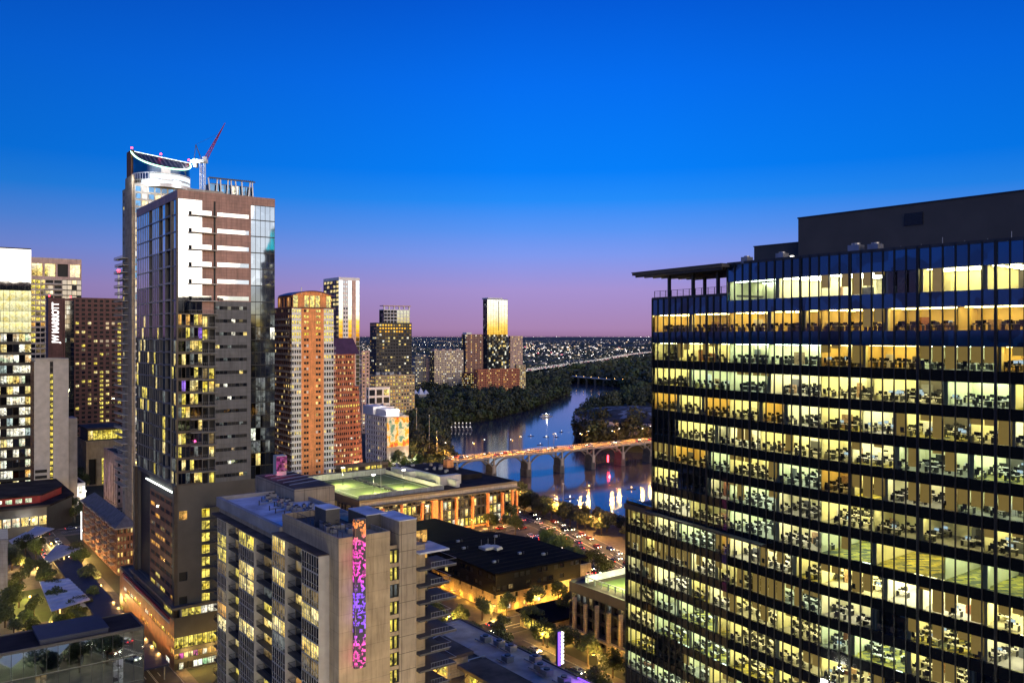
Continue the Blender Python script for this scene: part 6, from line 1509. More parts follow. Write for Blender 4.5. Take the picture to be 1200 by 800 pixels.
# dark red roofed theatre, far left
b = Bld('red_roof_hall', 'dark hall with sloping maroon roof and lit foyer at the left edge', 'hall', 55, 395, -40, 75)
mb = MB(); zt = 13
mb.prism([(-34, 0), (0, 0), (14, 22), (14, 50), (-34, 50)], 0, zt, 'dark_panel'); mb.build('wall', b.root)
mb = MB(); mb.prism([(-35, -1), (1, -1), (15, 22), (15, 51), (-35, 51)], zt, zt + 1, 'roof_dark'); mb.prism([(-35, 6), (-2, 6), (10, 26), (10, 48), (-35, 48)], zt + 1, zt + 4.5, 'red_paint'); mb.prism([(-35, 5), (-1, 5), (11, 26), (11, 49), (-35, 49)], zt + 4.5, zt + 5.2, 'roof_dark'); mb.build('roof', b.root)
for i in range(9):
    mb = MB(); x = -32 + i * 3.6; mb.quad((x, -.06, 5), (x + 3.0, -.06, 5), (x + 3.0, -.06, 9), (x, -.06, 9), R.choice(['lit_warm', 'lit_amber', 'void', 'lit_mix']), uv=True); b.piece('window', mb)
for i in range(5):
    mb = MB(); x = -24 + i * 4; mb.quad((x, 5.95, zt + 1.6), (x + 2.6, 5.95, zt + 1.6), (x + 2.6, 5.95, zt + 3.6), (x, 5.95, zt + 3.6), R.choice(['lit_white', 'lit_mix']), uv=True); b.piece('window', mb)
b.done(0)
# grey panelled wall at the very left
x_, y_ = gp(9, 690, 4)[:2]
t = empty('grey_panel_building', (x_, y_, 0), 0, 'grey panelled gable wall cut by the left edge above the park', 'building')
mb = MB(); mb.prism([(0, 0), (-9, 14), (-40, 14), (-40, 0)], 0, 21, 'grey_panel'); mb.build('wall', t); mb = MB(); mb.prism([(.5, -.5), (-8.5, 14.5), (-40, 14.5), (-40, -.5)], 21, 21.6, 'metal_grey'); mb.build('roof', t)

t = empty('long_blue_roof', (*uv2w(236, 53.5), 0), TH, 'long narrow dark blue roof running beside the planted strip of the park street', 'covered walkway')
mb = MB(); mb.box(0, 0, 4.6, 8.2, 134, 5.0, 'roof_blue'); mb.build('roof', t)
for i in range(15): mb = MB(); mb.tube((7.6, 3 + i * 9, 0), (7.6, 3 + i * 9, 4.6), .16, 'metal_grey', 6); mb.build('post', t)
# slatted park canopies
def canopy(pts, z, label, legs):
    w3 = [gp(px, py, z)[:2] for px, py in pts]; cx = sum(p[0] for p in w3) / len(w3); cy = sum(p[1] for p in w3) / len(w3)
    t = empty('park_canopy', (cx, cy, 0), 0, label, 'canopy', 'slatted steel canopies over the park')
    loc = [(x - cx, y - cy) for x, y in w3]
    mb = MB(); mb.prism(loc, z - .15, z, 'canopy_slat')
    # ridged slats running over the sheet
    a, b_ = Vector(loc[0]), Vector(loc[1]); c, d = Vector(loc[-1]), Vector(loc[2]); n = 22
    for i in range(n):
        u = (i + .5) / n; p = a.lerp(b_, u); q = c.lerp(d, u); w = (b_ - a).normalized() * .22
        h = .10 + .3 * ((i * 7) % 5) / 5
        mb.poly([(p.x - w.x, p.y - w.y, z + .02), (p.x + w.x, p.y + w.y, z + .02), (p.x, p.y, z + h), ], 'canopy_slat')
        mb.quad((p.x - w.x, p.y - w.y, z + .01), (q.x - w.x, q.y - w.y, z + .01), (q.x, q.y, z + h), (p.x, p.y, z + h), 'canopy_slat'); mb.quad((p.x + w.x, p.y + w.y, z + .01), (q.x + w.x, q.y + w.y, z + .01), (q.x, q.y, z + h), (p.x, p.y, z + h), 'canopy_slat')
    mb.build('slatted_roof', t)
    for lx, ly in legs:
        p = a.lerp(b_, lx).lerp(c.lerp(d, lx), ly); mb = MB(); mb.tube((p.x, p.y, 0), (p.x, p.y, z - .15), .28, 'concrete_pale', 8, .22); mb.build('leg', t)
    return t
canopy([(46, 681), (60, 716), (106, 702), (80, 677)], 6.2, 'wide blue-grey slatted canopy on pale posts, nearest to the glass block', [(.8, .3), (.8, .7), (.2, .5)])
canopy([(51, 655), (58, 658), (97, 642), (66, 637)], 6.4, 'blue-grey slatted canopy in the middle of the park on two posts', [(.5, .25), (.5, .75)])
canopy([(22, 631), (30, 634), (64, 619), (42, 616)], 6.4, 'small farthest slatted canopy beside the maroon-roofed hall', [(.5, .4), (.5, .8)])
canopy([(77, 706), (84, 713), (110, 708), (98, 702)], 4.6, 'small low slatted canopy beside the widest one', [(.5, .5)])
canopy([(10, 633), (14, 637), (40, 626), (30, 623)], 5.0, 'dull grey slatted canopy half hidden by trees at the far left', [(.5, .5)])
b = None
# park bollard lights
bp = empty('park_light', (0, 0, 0), 0, 'low glowing park light among the planting', 'park light', 'low lights along the park paths')
mb = MB(); mb.tube((0, 0, 0), (0, 0, 1.0), .1, 'metal_dark', 6); mb.build('post', bp); mb = MB(); mb.tube((0, 0, 1.0), (0, 0, 1.5), .3, 'lamp_orange', 8); mb.build('lamp_glass', bp); plight('lamp_light', (0, 0, 2.4), 5200, (1, .66, .2), bp, .4)
for i, (px, py) in enumerate(((35, 703), (52, 742), (60, 733), (44, 669), (28, 668), (20, 690), (95, 655), (32, 722), (85, 662), (70, 600), (80, 612), (8, 715), (118, 690), (124, 712), (112, 745), (60, 640), (92, 590), (66, 584))):
    c = bp if i == 0 else copy_tree(bp); q = gp(px, py, 0); c.location = (q[0], q[1], .03)

# bright storefront group at the crossing behind the park
b = simple('lit_restaurant', 'small white-lit restaurant front under dark trees at the crossing', 'restaurant', 76, 450, 66, 100, 568, 'white_wall', wts(lit_white=5, lit_mix=3), fh=5, bay=3, ww=.9, s0=.1, s1=.8); b.done(30)
b = simple('arcade_building', 'low building with a glowing ground-floor arcade below the curved brick building', 'building', 392, 500, 388, 455, 545, 'charcoal', wts(lit_yellow=3, lit_warm=3, void=1), fh=5, bay=4, ww=.8, s0=.05, s1=.8); b.done(30)
t = empty('white_marquee', (*gp(462, 552)[:2], 0), .5, 'white lit marquee between trees below the mural hotel', 'marquee')
mb = MB()
for i in range(3): 
    for q in (((i * 6, 0), (i * 6 + 6, 0)), ((i * 6 + 6, 0), (i * 6 + 6, 6)), ((i * 6 + 6, 6), (i * 6, 6)), ((i * 6, 6), (i * 6, 0))): mb.poly([(*q[0], 3.2), (*q[1], 3.2), (i * 6 + 3, 3, 5.5)], 'white_wall')
mb.build('tent_roof', t); mb = MB()
for i in range(4):
    for y in (0, 6): mb.tube((i * 6, y, 0), (i * 6, y, 3.2), .1, 'white_metal', 5)
mb.build('post', t); plight('marquee_light', (9, 3, 3), 9000, WH, t, .5)

# ================================================================== behind the viewpoint: skyline that the glass faces mirror
rb = random.Random(5)
for i, (x, y, w_, h_, k) in enumerate(((420, -120, 60, 104, 'charcoal'), (150, -420, 70, 74, 'dark_panel'), (560, -60, 60, 90, 'brick_brown'))):
    t = empty('tower_behind', (x, y, 0), TH, ['charcoal tower mirrored in the glass faces', 'low dark tower mirrored in the glass faces', 'brown brick tower mirrored in the glass faces'][i], 'tower')
    mb = MB(); mb.box(-w_ / 2, -15, 0, w_ / 2, 15, h_, k); mb.build('wall', t)
    mb = MB(); 
    for j in range(int(h_ / 4) - 1):
        for q in range(int(w_ / 4)):
            if rb.random() < .45:
                xx = -w_ / 2 + 1 + q * 4; z = 2 + j * 4
                mb.quad((xx, 15.03, z), (xx + 2.6, 15.03, z), (xx + 2.6, 15.03, z + 2), (xx, 15.03, z + 2), rb.choice(['lit_warm', 'lit_white', 'lit_dim']), uv=True)
                mb.quad((xx, -15.03, z), (xx + 2.6, -15.03, z), (xx + 2.6, -15.03, z + 2), (xx, -15.03, z + 2), rb.choice(['lit_warm', 'lit_white', 'lit_dim']), uv=True)
    o = mb.build('window', t); o['kind'] = 'stuff'

# ================================================================== trees
def tree_meshes(seed, h, rad, nleaf, ls, leaf):
    r = random.Random(seed); mt = MB(); th = h * .42
    mt.tube((0, 0, 0), (0, 0, th), h * .035, 'bark', 7, h * .022)
    lobes = []
    for i in range(7):
        a = r.uniform(0, 6.28); d = rad * r.uniform(.25, .7); z = h * r.uniform(.45, .82); q = (math.cos(a) * d, math.sin(a) * d, z)
        mt.tube((0, 0, th * r.uniform(.7, 1)), q, h * .014, 'bark', 5, h * .005); lobes.append((q, rad * r.uniform(.32, .55)))
    lobes.append(((0, 0, h * .78), rad * .5))
    mc = MB(); per = nleaf // len(lobes)
    for (q, rr) in lobes:
        for _ in range(per):
            v = Vector((r.gauss(0, 1), r.gauss(0, 1), r.gauss(0, 1))).normalized() * rr * (r.random() ** .35); v.z *= .8
            p = Vector(q) + v; n1 = Vector((r.gauss(0, 1), r.gauss(0, 1), r.gauss(0, 1))).normalized(); n2 = n1.orthogonal().normalized(); s = ls * r.uniform(.6, 1.3)
            a_ = p + n1 * s; b_ = p + n2 * s * .7; c_ = p - n1 * s; d_ = p - n2 * s * .7
            mc.quad(tuple(a_), tuple(b_), tuple(c_), tuple(d_), leaf)
    return mt, mc
def tree_proto(name, seed, h, rad, nl, ls, leaf):
    t = empty(name, (0, 0, 0), 0, 'x', 'tree', 'x'); mt, mc = tree_meshes(seed, h, rad, nl, ls, leaf); mt.build('trunk', t); mc.build('crown', t); return t
protos = [tree_proto('shade_tree', 21 + i, 9.5, 4.4, 1500, .34, 'leaf') for i in range(3)]
brights = [tree_proto('shade_tree', 31 + i, 9.5, 4.6, 1500, .36, 'leaf_bright') for i in range(2)]
darks = [tree_proto('lakeside_tree', 41 + i, 13, 6.2, 900, .7, 'leaf_dark') for i in range(3)]
rt = random.Random(99)
def plant(protos_, pts, label, group, smin=.8, smax=1.2, z=0, name=None):
    for x, y in pts:
        s = rt.uniform(smin, smax); c = copy_tree(rt.choice(protos_)); c.location = (x, y, z if z is not None else gz_at(x, y)); c.scale = (s * rt.uniform(.9, 1.1), s, s * rt.uniform(.85, 1.15)); c.rotation_euler = (0, 0, rt.uniform(0, 6.28)); c['label'] = label; c['group'] = group
def px_pts(l, z=0): return [gp(x, y, z)[:2] for x, y in l]
plant(protos, [uv2w(u, v) for v, u in ((48, 225), (48, 236), (49, 248), (47, 262), (49, 276), (48, 292), (49, 305), (47, 318), (49, 334), (48, 350), (49, 366))], 'leafy street tree in the row along the park edge', 'trees along the park edge', .7, 1.0)
plant(protos + brights, px_pts([(12, 700), (22, 712), (8, 722), (30, 735), (16, 745), (6, 700), (24, 690), (40, 722), (34, 676), (24, 668), (42, 660), (14, 668), (88, 660), (96, 668), (104, 690), (98, 722), (90, 735), (44, 645), (30, 650), (110, 712), (6, 735), (38, 748), (66, 741), (80, 745)]), 'park tree lit from below between the canopies and paths', 'trees inside the park', .65, 1.05)
plant(protos, px_pts([(62, 592), (70, 597), (78, 606), (66, 608), (74, 588), (84, 600), (88, 612), (60, 580), (52, 586), (96, 604)]), 'street tree beside the parked cars past the park', 'trees by the crossing', .8, 1.1)
plant(protos, px_pts([(58, 578), (66, 574), (74, 577), (82, 575), (90, 577), (98, 576), (50, 575), (70, 569), (86, 570)]), 'dark tree in front of the concrete stair tower', 'trees before the stair tower', .9, 1.3)
plant(protos, [uv2w(u, v) for u, v in ((227, 108), (226, 118), (228, 128), (226, 138), (226, 147), (227, 156), (208, 128), (209, 140), (211, 152), (210, 163), (226, 165), (225, 176), (226, 187), (211, 178), (226, 196), (228, 98), (240, 120), (252, 118), (246, 130), (262, 112))], 'street tree glowing yellow from lamps below the stone hall', 'trees below the stone hall', .7, 1.05)
plant(protos, [uv2w(u, v) for u in (118, 128, 138, 148, 158, 168, 178, 188, 198) for v in (142, 158)], 'street tree in the lit avenue beside the pilastered block', 'trees along the lit avenue', .75, 1.05)
plant(brights, px_pts([(640, 648), (652, 653), (660, 650), (668, 658), (646, 642), (675, 662)]), 'bright green tree on the lawn right of the dark hall', 'bright trees by the dark hall', .8, 1.05)
plant(protos, px_pts([(586, 612), (580, 619), (592, 621), (574, 622), (604, 628), (690, 668), (700, 672), (712, 680), (598, 612)]), 'tree at the corner of the wide brick office block', 'trees at the office block corner', .8, 1.1)
plant(brights + protos, px_pts([(452, 558), (460, 561), (480, 556), (486, 560), (495, 562), (503, 558), (512, 560), (520, 562), (474, 552), (490, 553), (500, 550), (508, 553), (520, 553), (466, 549), (528, 560), (515, 549)]), 'green tree in the row between the mural hotel and the bridge', 'trees by the bridgehead', 1.0, 1.5)
plant(protos + brights, [(-44, 118), (-36, 122), (-31, 112), (-29, 125), (-27, 101), (-4, 112), (-6, 98), (-50, 88), (-40, 84), (-28, 88)], 'street tree mirrored in the glass block at the bottom left', 'trees mirrored in the glass block', .8, 1.1)
plant(protos, px_pts([(395, 558), (405, 556), (415, 558), (425, 556), (435, 558), (445, 556)]), 'small tree before the lit arcade below the curved brick building', 'trees by the arcade', .6, .9)
# near shore grove
def shore(pxr, pyr, n, zf=-3):
    L = []
    while len(L) < n:
        px = rt.uniform(*pxr); py = rt.uniform(*pyr); q = gp(px, py, -4); d = sd(q[0], q[1])
        if 3 < d < 34 and not any((q[0] - a) ** 2 + (q[1] - b_) ** 2 < 20 for a, b_ in L): L.append(q[:2])
    return L
plant(protos, [uv2w(u, v) for u, v in [(u_, 284 - .34 * (440 - u_) + dv) for u_ in range(330, 400, 12) for dv in (22,)]], 'dark tree between the lakeside road and the shore', 'trees between road and shore', .8, 1.2)
plant(darks, shore((604, 772), (596, 652), 62), 'dark tree in the grove on the near shore below the bridge', 'trees on the near shore', .5, .8, z=None)
# woods as masses
def woods(name, label, pts, h, rad, nl, ls, seed, leaf='leaf_dark'):
    r = random.Random(seed); mb = MB()
    for (x, y) in pts:
        if y > 1500 and min(abs(Vector((x, y)).cross(Vector(c_) - Vector(a_)) - Vector(a_).cross(Vector(c_) - Vector(a_))) / (Vector(c_) - Vector(a_)).length if min(a_[1], c_[1]) - 60 < y < max(a_[1], c_[1]) + 60 else 1e9 for a_, c_ in zip(far1, far1[1:])) < 60: continue
        s = r.choice([.55, .8, 1.0, 1.15, 1.45]) * r.uniform(.9, 1.1); lf = r.choice([leaf, leaf, 'leaf', 'leaf_olive']); z0 = max(gz_at(x, y), WZ - .5); hh = h * s; rr = rad * s
        mb.tube((x, y, z0), (x, y, z0 + hh * .5), .35, 'bark', 4)
        for q in range(5):
            a = r.uniform(0, 6.28); cx, cy, cz = x + math.cos(a) * rr * .5 * r.random(), y + math.sin(a) * rr * .5 * r.random(), z0 + hh * r.uniform(.35, .82); lr = rr * r.uniform(.4, .62)
            for _ in range(nl // 5):
                v = Vector((r.gauss(0, 1), r.gauss(0, 1), r.gauss(0, 1))).normalized() * lr * (.55 + .5 * r.random()); v.z *= .8
                px, py, pz = cx + v.x, cy + v.y, cz + v.z; n1 = (v.normalized() + Vector((r.uniform(-.6, .6), r.uniform(-.6, .6), r.uniform(-.6, .6)))).normalized(); n2 = n1.orthogonal().normalized(); n3 = n1.cross(n2); s2 = ls * r.uniform(.6, 1.3)
                mb.quad((px + n2.x * s2, py + n2.y * s2, pz + n2.z * s2), (px + n3.x * s2, py + n3.y * s2, pz + n3.z * s2), (px - n2.x * s2, py - n2.y * s2, pz - n2.z * s2), (px - n3.x * s2, py - n3.y * s2, pz - n3.z * s2), lf)
    o = mb.build(name); o['kind'] = 'stuff'; tag(o, label, 'woods'); return o
def fringe(i0, i1, step, offs, seed):
    r = random.Random(seed); L = []
    for i in range(i0, i1):
        a, c = Vector(lake[i]), Vector(lake[i + 1]); d = c - a; ln = d.length; d.normalize(); n = Vector((-d.y, d.x))
        if sd(*(a + d * ln / 2 + n * 3)) < 0: n = -n
        s = 0
        while s < ln:
            for o in offs:
                q = a + d * s + n * (o + r.uniform(-2, 2)); L.append((q.x, q.y))
            s += step
    return L
def region(poly, n, dmin, seed, sdmin=2):
    r = random.Random(seed); w3 = [gp(x, y, 0)[:2] for x, y in poly]; L = []
    x0, x1 = min(p[0] for p in w3), max(p[0] for p in w3); y0, y1 = min(p[1] for p in w3), max(p[1] for p in w3); tries = 0
    while len(L) < n and tries < n * 60:
        tries += 1; x, y = r.uniform(x0, x1), r.uniform(y0, y1); ins = False
        for i in range(len(w3)):
            ax, ay = w3[i]; bx, by = w3[(i + 1) % len(w3)]
            if (ay > y) != (by > y) and x < (bx - ax) * (y - ay) / (by - ay) + ax: ins = not ins
        if ins and sd(x, y) > sdmin and not any((x - a) ** 2 + (y - c) ** 2 < dmin * dmin for a, c in L): L.append((x, y))
    return L
woods('lakeside_woods', 'dark mass of woods along the far left bank of the lake', region([(505, 492), (527, 494), (600, 484), (640, 472), (664, 460), (668, 444), (640, 446), (600, 452), (560, 456), (500, 458), (470, 475), (480, 492)], 480, 9.5, 1, 3) + fringe(9, 14, 9, (3, 11), 1), 13.5, 8, 150, 1.5, 2)
woods('bank_grove', 'dark grove on the left bank between marina and bridge', region([(478, 548), (526, 548), (522, 520), (527, 496), (500, 488), (470, 490), (470, 520)], 110, 8, 3, 3) + fringe(7, 9, 8, (3, 10), 2), 13, 7, 200, 1.1, 4)
woods('right_bank_woods', 'dark rounded woods on the right bank above the bridge', region([(668, 506), (690, 494), (706, 500), (720, 507), (790, 512), (800, 538), (700, 524), (672, 516)], 130, 8.5, 5, 4) + region([(690, 478), (730, 473), (790, 466), (800, 474), (730, 482), (695, 488)], 60, 10, 6, 4) + fringe(20, 25, 8, (2, 9), 3), 18, 9.5, 220, 1.2, 7)
woods('far_shore_woods', 'dark low woods beyond the far bend of the lake', region([(640, 444), (684, 447), (760, 456), (860, 456), (860, 425), (760, 424), (700, 432), (650, 440)], 420, 20, 8, 5) + fringe(14, 18, 14, (4,), 3), 18, 16, 60, 3.6, 9)

# ================================================================== distant city
rc = random.Random(17); mb = MB(); ml = MB(); mt = MB()
for i in range(5200):
    py = 396.2 + 46 * rc.random() ** 1.7; Y = H * F / (py - HY); px = rc.uniform(300, 820) if rc.random() < .85 else rc.uniform(-100, 1300); X = (px - 600) / F * Y
    if sd(X, Y) < 12 if Y < 2200 else False: continue
    if noise.noise(Vector((X / 900, Y / 2200, 9))) < -.05: continue
    if noise.noise(Vector((X / 500, Y / 900, 3))) < -.12 and rc.random() < .85: continue
    if Y < 1350 and px < 620: continue
    s = Y / 1000; w_, d_, h_ = rc.uniform(6, 22), rc.uniform(10, 30), rc.uniform(3.5, 9)
    mb.box(X, Y, -2, X + w_, Y + d_, h_, rc.choice(['grey_panel', 'concrete', 'beige', 'dark_panel', 'white_wall']))
    if rc.random() < .75:
        lw = min(w_ * rc.uniform(.2, .9), 1.8 * s + 2); lh = min(h_ * .6, .5 * s + .8); x0 = X + rc.uniform(0, w_ - lw) if w_ > lw else X; z0 = rc.uniform(1, max(1.1, h_ - lh))
        ml.box(x0, Y - .6, z0, x0 + lw, Y - .05, z0 + lh, rc.choices(['town_white', 'town_warm', 'town_red'], [10, 5, .6])[0])
for i in range(3600):
    py = 394.2 + 45 * rc.random() ** 1.7; Y = H * F / (py - HY); px = rc.uniform(420, 800); X = (px - 600) / F * Y
    if Y < 2300 and sd(X, Y) < 20: continue
    if Y < 1350 and px < 620: continue
    if noise.noise(Vector((X / 700, Y / 1500, 5))) < -.02 and rc.random() < .8: continue
    z = rc.uniform(5, 11); s = .13 * Y / 1000 + .1
    ml.box(X - s, Y, z, X + s, Y + s, z + 1.3 * s, rc.choices(['town_white', 'town_warm', 'lamp_white'], [8, 5, .5])[0])
for k in range(26):
    a0_ = gp(rc.uniform(430, 800), 394.5 + 30 * rc.random() ** 1.6); th_ = rc.choice([TH, TH + math.pi / 2, rc.uniform(0, 3)]); st_ = rc.uniform(45, 80) * (1 + a0_[1] / 6000)
    for q in range(rc.randint(14, 40)):
        X, Y = a0_[0] + math.cos(th_) * q * st_, a0_[1] + math.sin(th_) * q * st_
        if Y < 1500 or (Y < 2300 and sd(X, Y) < 20) or X / Y < -.2: continue
        s = .14 * Y / 1000 + .15; ml.box(X - s, Y, 9, X + s, Y + s, 9 + 1.3 * s, 'lamp_white' if k % 3 == 0 else 'town_warm')
o = mb.build('distant_houses'); o['kind'] = 'stuff'; tag(o, 'mass of tiny distant houses and sheds spread to the horizon', 'houses')
o = ml.build('distant_lights'); o['kind'] = 'stuff'; tag(o, 'sprinkle of white and amber town lights towards the horizon', 'lights')
fp = []
for i in range(1500):
    py = 395.6 + 46 * rc.random() ** 1.3; Y = H * F / (py - HY); px = rc.uniform(400, 820) if rc.random() < .9 else rc.uniform(-100, 1300); X = (px - 600) / F * Y
    if (Y < 2300 and sd(X, Y) < 15) or (Y < 1300 and px < 620): continue
    fp.append((X, Y, rc.uniform(10, 34) * (.5 + Y / 4000)))
mb = MB()
for (X, Y, w_) in fp:
    h_ = rc.uniform(6, 13); n = 7; ring_ = [(X + w_ * math.cos(6.283 * k / n) * rc.uniform(.7, 1.2), Y + w_ * .7 * math.sin(6.283 * k / n)) for k in range(n)]
    top_ = [((x - X) * .6 + X + rc.uniform(-2, 2), (y - Y) * .6 + Y, h_ * rc.uniform(.8, 1.1)) for x, y in ring_]
    for k in range(n): mb.quad((*ring_[k], -1), (*ring_[(k + 1) % n], -1), top_[(k + 1) % n], top_[k], 'leaf_dark')
    mb.poly(top_, 'leaf_dark')
o = mb.build('distant_woods'); o['kind'] = 'stuff'; tag(o, 'dark far-off tree cover between the distant town lights', 'woods')
# highway lights: lamps along the pale curving road
hp = lamp_proto('lamp on the bright curving highway beyond the towers', 'street lamp', 14, 'lamp_white', 60000, WH, 'lamps along the highway')
tot = []
for (a, c) in zip(far1, far1[1:]):
    n = max(2, int((Vector(c) - Vector(a)).length / 110)); tot += [(a[0] + (c[0] - a[0]) * k / n, a[1] + (c[1] - a[1]) * k / n) for k in range(n)]
for i, (x, y) in enumerate(tot):
    c = hp if i == 0 else copy_tree(hp); c.location = (x, y, 15.1); c.scale = (1.3, 1.3, 1.3)
mb = MB()
for (a, c) in zip(far1, far1[1:]):
    d = Vector(c) - Vector(a); ln = d.length; d.normalize(); n_ = Vector((-d.y, d.x))
    for o_ in (-15, -10, -5, 5, 10, 15):
        s_ = rc.uniform(0, 20)
        while s_ < ln:
            q = Vector(a) + d * s_ + n_ * o_; z_ = 15.3
            mb.box(q.x - .9, q.y - 2, z_, q.x + .9, q.y + 2, z_ + 1.4, 'car_black'); mb.box(q.x - .8, q.y - 2.2, z_ + .5, q.x + .8, q.y - 2.02, z_ + 1.0, 'town_white' if o_ > 0 or rc.random() < .6 else 'town_red'); s_ += rc.uniform(14, 44)
o = mb.build('highway_traffic'); o['kind'] = 'stuff'; tag(o, 'stream of tiny cars with bright lights on the far curving highway', 'traffic')
# low far bridge
t = empty('far_bridge', (0, 0, 0), 0, 'thin low bridge crossing the far bend of the lake', 'bridge')
a = gp(655, 440, 4); c = gp(735, 446, 4); mb = MB(); d = Vector((c[0] - a[0], c[1] - a[1])); n_ = Vector((-d.y, d.x)).normalized() * 14
mb.prism([(a[0], a[1]), (c[0], c[1]), (c[0] + n_.x, c[1] + n_.y), (a[0] + n_.x, a[1] + n_.y)], 3, 5, 'concrete_pale'); mb.build('deck', t)
for k in range(8): q = Vector(a[:2]) + d * (k + .5) / 8; mb = MB(); mb.box(q.x - 2, q.y + 2, -12, q.x + 2, q.y + 9, 3, 'concrete_dark'); mb.build('pier', t)
mb = MB()
for k in range(9): q = Vector(a[:2]) + d * (k + .5) / 9; mb.box(q.x - .3, q.y, 6, q.x + .3, q.y + .6, 6.7, 'lamp_orange')
mb.build('deck_lights', t)

# the tower whose glowing teal crown shows in the glass of the brown panelled tower
t = empty('teal_crown_tower', (314, 7, 0), math.atan2(-.55, .84), 'stone tower with a glowing teal folded crown, mirrored in the brown tower', 'tower')
mb = MB(); mb.box(-11, -11, 0, 11, 11, 150, 'concrete_pale'); mb.box(-8.5, -8.5, 150, 8.5, 8.5, 160, 'limestone'); mb.build('wall', t)
mb = MB()
for j in range(38):
    for q in range(9):
        k = rb.choices(['lit_white', 'lit_warm', 'glass', 'lit_dim', 'lit_grey'], [3, 2, 4, 2, 3])[0]; y = -10.4 + q * 2.35; z = 1 + j * 3.9
        mb.quad((-11.05, y + 1.5, z), (-11.05, y, z), (-11.05, y, z + 2.4), (-11.05, y + 1.5, z + 2.4), k, uv=True)
o = mb.build('window', t); o['kind'] = 'stuff'
mb = MB()
for k in range(8):
    a_ = k * math.pi / 4; c1, s1 = math.cos(a_), math.sin(a_); c2, s2 = math.cos(a_ + math.pi / 4), math.sin(a_ + math.pi / 4); c3, s3 = math.cos(a_ + math.pi / 8), math.sin(a_ + math.pi / 8)
    mb.poly([(8 * c1, 8 * s1, 158), (5.4 * c3, 5.4 * s3, 158), (2 * c1, 2 * s1, 178)], 'led_teal'); mb.poly([(8 * c2, 8 * s2, 158), (5.4 * c3, 5.4 * s3, 158), (2 * c2, 2 * s2, 178)], 'led_teal'); mb.poly([(5.4 * c3, 5.4 * s3, 158), (2 * c1, 2 * s1, 178), (2 * c2, 2 * s2, 178)], 'lit_cool')
mb.build('crown', t)
# the street in front of the mirror glass block, which its wall reflects
road('street', [(-22, 138), (-14, 104), (2, 60), (20, 20)], 13, .05)
mb = MB(); mb.quad((-130, 20, .01), (60, -60, .01), (60, 120, .01), (-110, 165, .01), 'paving'); structure('plaza_paving', mb)
t = empty('zigzag_tent', (-60, 95, 0), .42, 'white zigzag tent roof mirrored in the glass block at the bottom left', 'tent')
mb = MB()
for i in range(7):
    x = i * 6; mb.quad((x, 0, 4), (x + 3, 0, 6.4), (x + 3, 9, 6.4), (x, 9, 4), 'white_wall'); mb.quad((x + 3, 0, 6.4), (x + 6, 0, 4), (x + 6, 9, 4), (x + 3, 9, 6.4), 'white_wall')
mb.build('tent_roof', t)
for i in range(8):
    for y in (0, 9): mb = MB(); mb.tube((i * 6, y, 0), (i * 6, y, 4), .12, 'white_metal', 6); mb.build('post', t)
for i in range(4): plight('tent_light', (4 + i * 11, 4.5, 11), 7000, (1, 1, .8), t, .5); plight('tent_light', (4 + i * 11, -3, 2.5), 1800, (.7, 1, .5), t, .5)
pr = lamp_proto('x', 'street lamp', 8, 'lamp_orange', 9000, (1, .7, .35), 'x')
lamps([(-22, 138), (-14, 104), (2, 60), (20, 20)], 9, 22, pr, label='street lamp mirrored in the glass block at the bottom left', group='lamps mirrored in the glass block', start=5); drop(pr)

# ================================================================== boats
def hull(mb, L, w_, h, k):
    pts = []; n = 8
    for i in range(n + 1):
        t_ = i / n; pts.append((-L / 2 + L * t_, w_ / 2 * (1 if t_ < .6 else math.cos((t_ - .6) / .4 * math.pi / 2) ** .7)))
    out_ = pts + [(x, -y) for x, y in reversed(pts[:-1])]
    mb.prism([(x * .9, y * .8) for x, y in out_], -.3, 0, k); mb.prism(out_, 0, h, k)
def boat(px, py, L, label, kind, rz=0, group=None):
    q = gp(px, py, WZ); t = empty('tour_boat' if kind else 'rowing_boat', q, rz, label, 'boat', group)
    if kind:
        mb = MB(); hull(mb, L, L * .3, 1.0, 'grey_panel' if L < 7 else 'white_wall'); mb.build('hull', t)
        mb = MB(); mb.box(-L * .35, -L * .12, 1.0, L * .2, L * .12, 3.2, 'grey_panel' if L < 7 else 'white_wall'); mb.box(-L * .36, -L * .13, 3.2, L * .24, L * .13, 3.4, 'white_metal'); mb.build('cabin', t)
        mb = MB(); mb.box(-L * .3, -L * .121 - .02, 1.8, L * .15, -L * .12 - .005, 2.8, 'lit_warm'); mb.build('window', t)
        mb = MB(); mb.box(-.3, -.3, 3.4, .3, .3, 4.0, 'lamp_white' if L > 7 else 'town_white'); mb.build('lamp', t)
        if kind > 1: plight('lamp_light', (0, -3, 4.5), 1500, WH, t, .5)
    else:
        mb = MB(); hull(mb, L, .9, .35, 'dark_panel'); o = mb.build('hull', t)
        mb = MB(); mb.tube((0, -.2, .2), (0, -.2, 1.2), .2, 'red_paint', 6); mb.build('lantern_mast', t); mb = MB(); mb.box(-.2, -.4, 1.2, .2, 0, 1.7, 'lamp_orange' if 565 < py < 580 else 'town_white' if py < 560 else 'lamp_white'); mb.build('lamp', t)
boat(640, 488, 17, 'lit white tour boat in mid-lake above the bridge', 2, .3)
for px, py, r_ in ((622, 511, .2), (633, 521, .5), (640, 512, .4), (658, 506, .9), (607, 470, .3), (652, 512, 2.2)): boat(px, py, 6.5, 'small dark rowing boat with a tiny lamp on the lake above the bridge', 0, r_, 'rowing boats above the bridge')
for px, py, r_, lb in ((668, 584, .2, 'added lantern boat making a light streak nearest the near shore'), (690, 571, .4, 'added lantern boat making a light streak between bridge and grove, mid-water'), (740, 573, .1, 'added lantern boat making a light streak below the bridge, close to the black tower')):
    boat(px, py, 6.5, lb, 0, r_)  # lantern boats added to put light streaks on the water
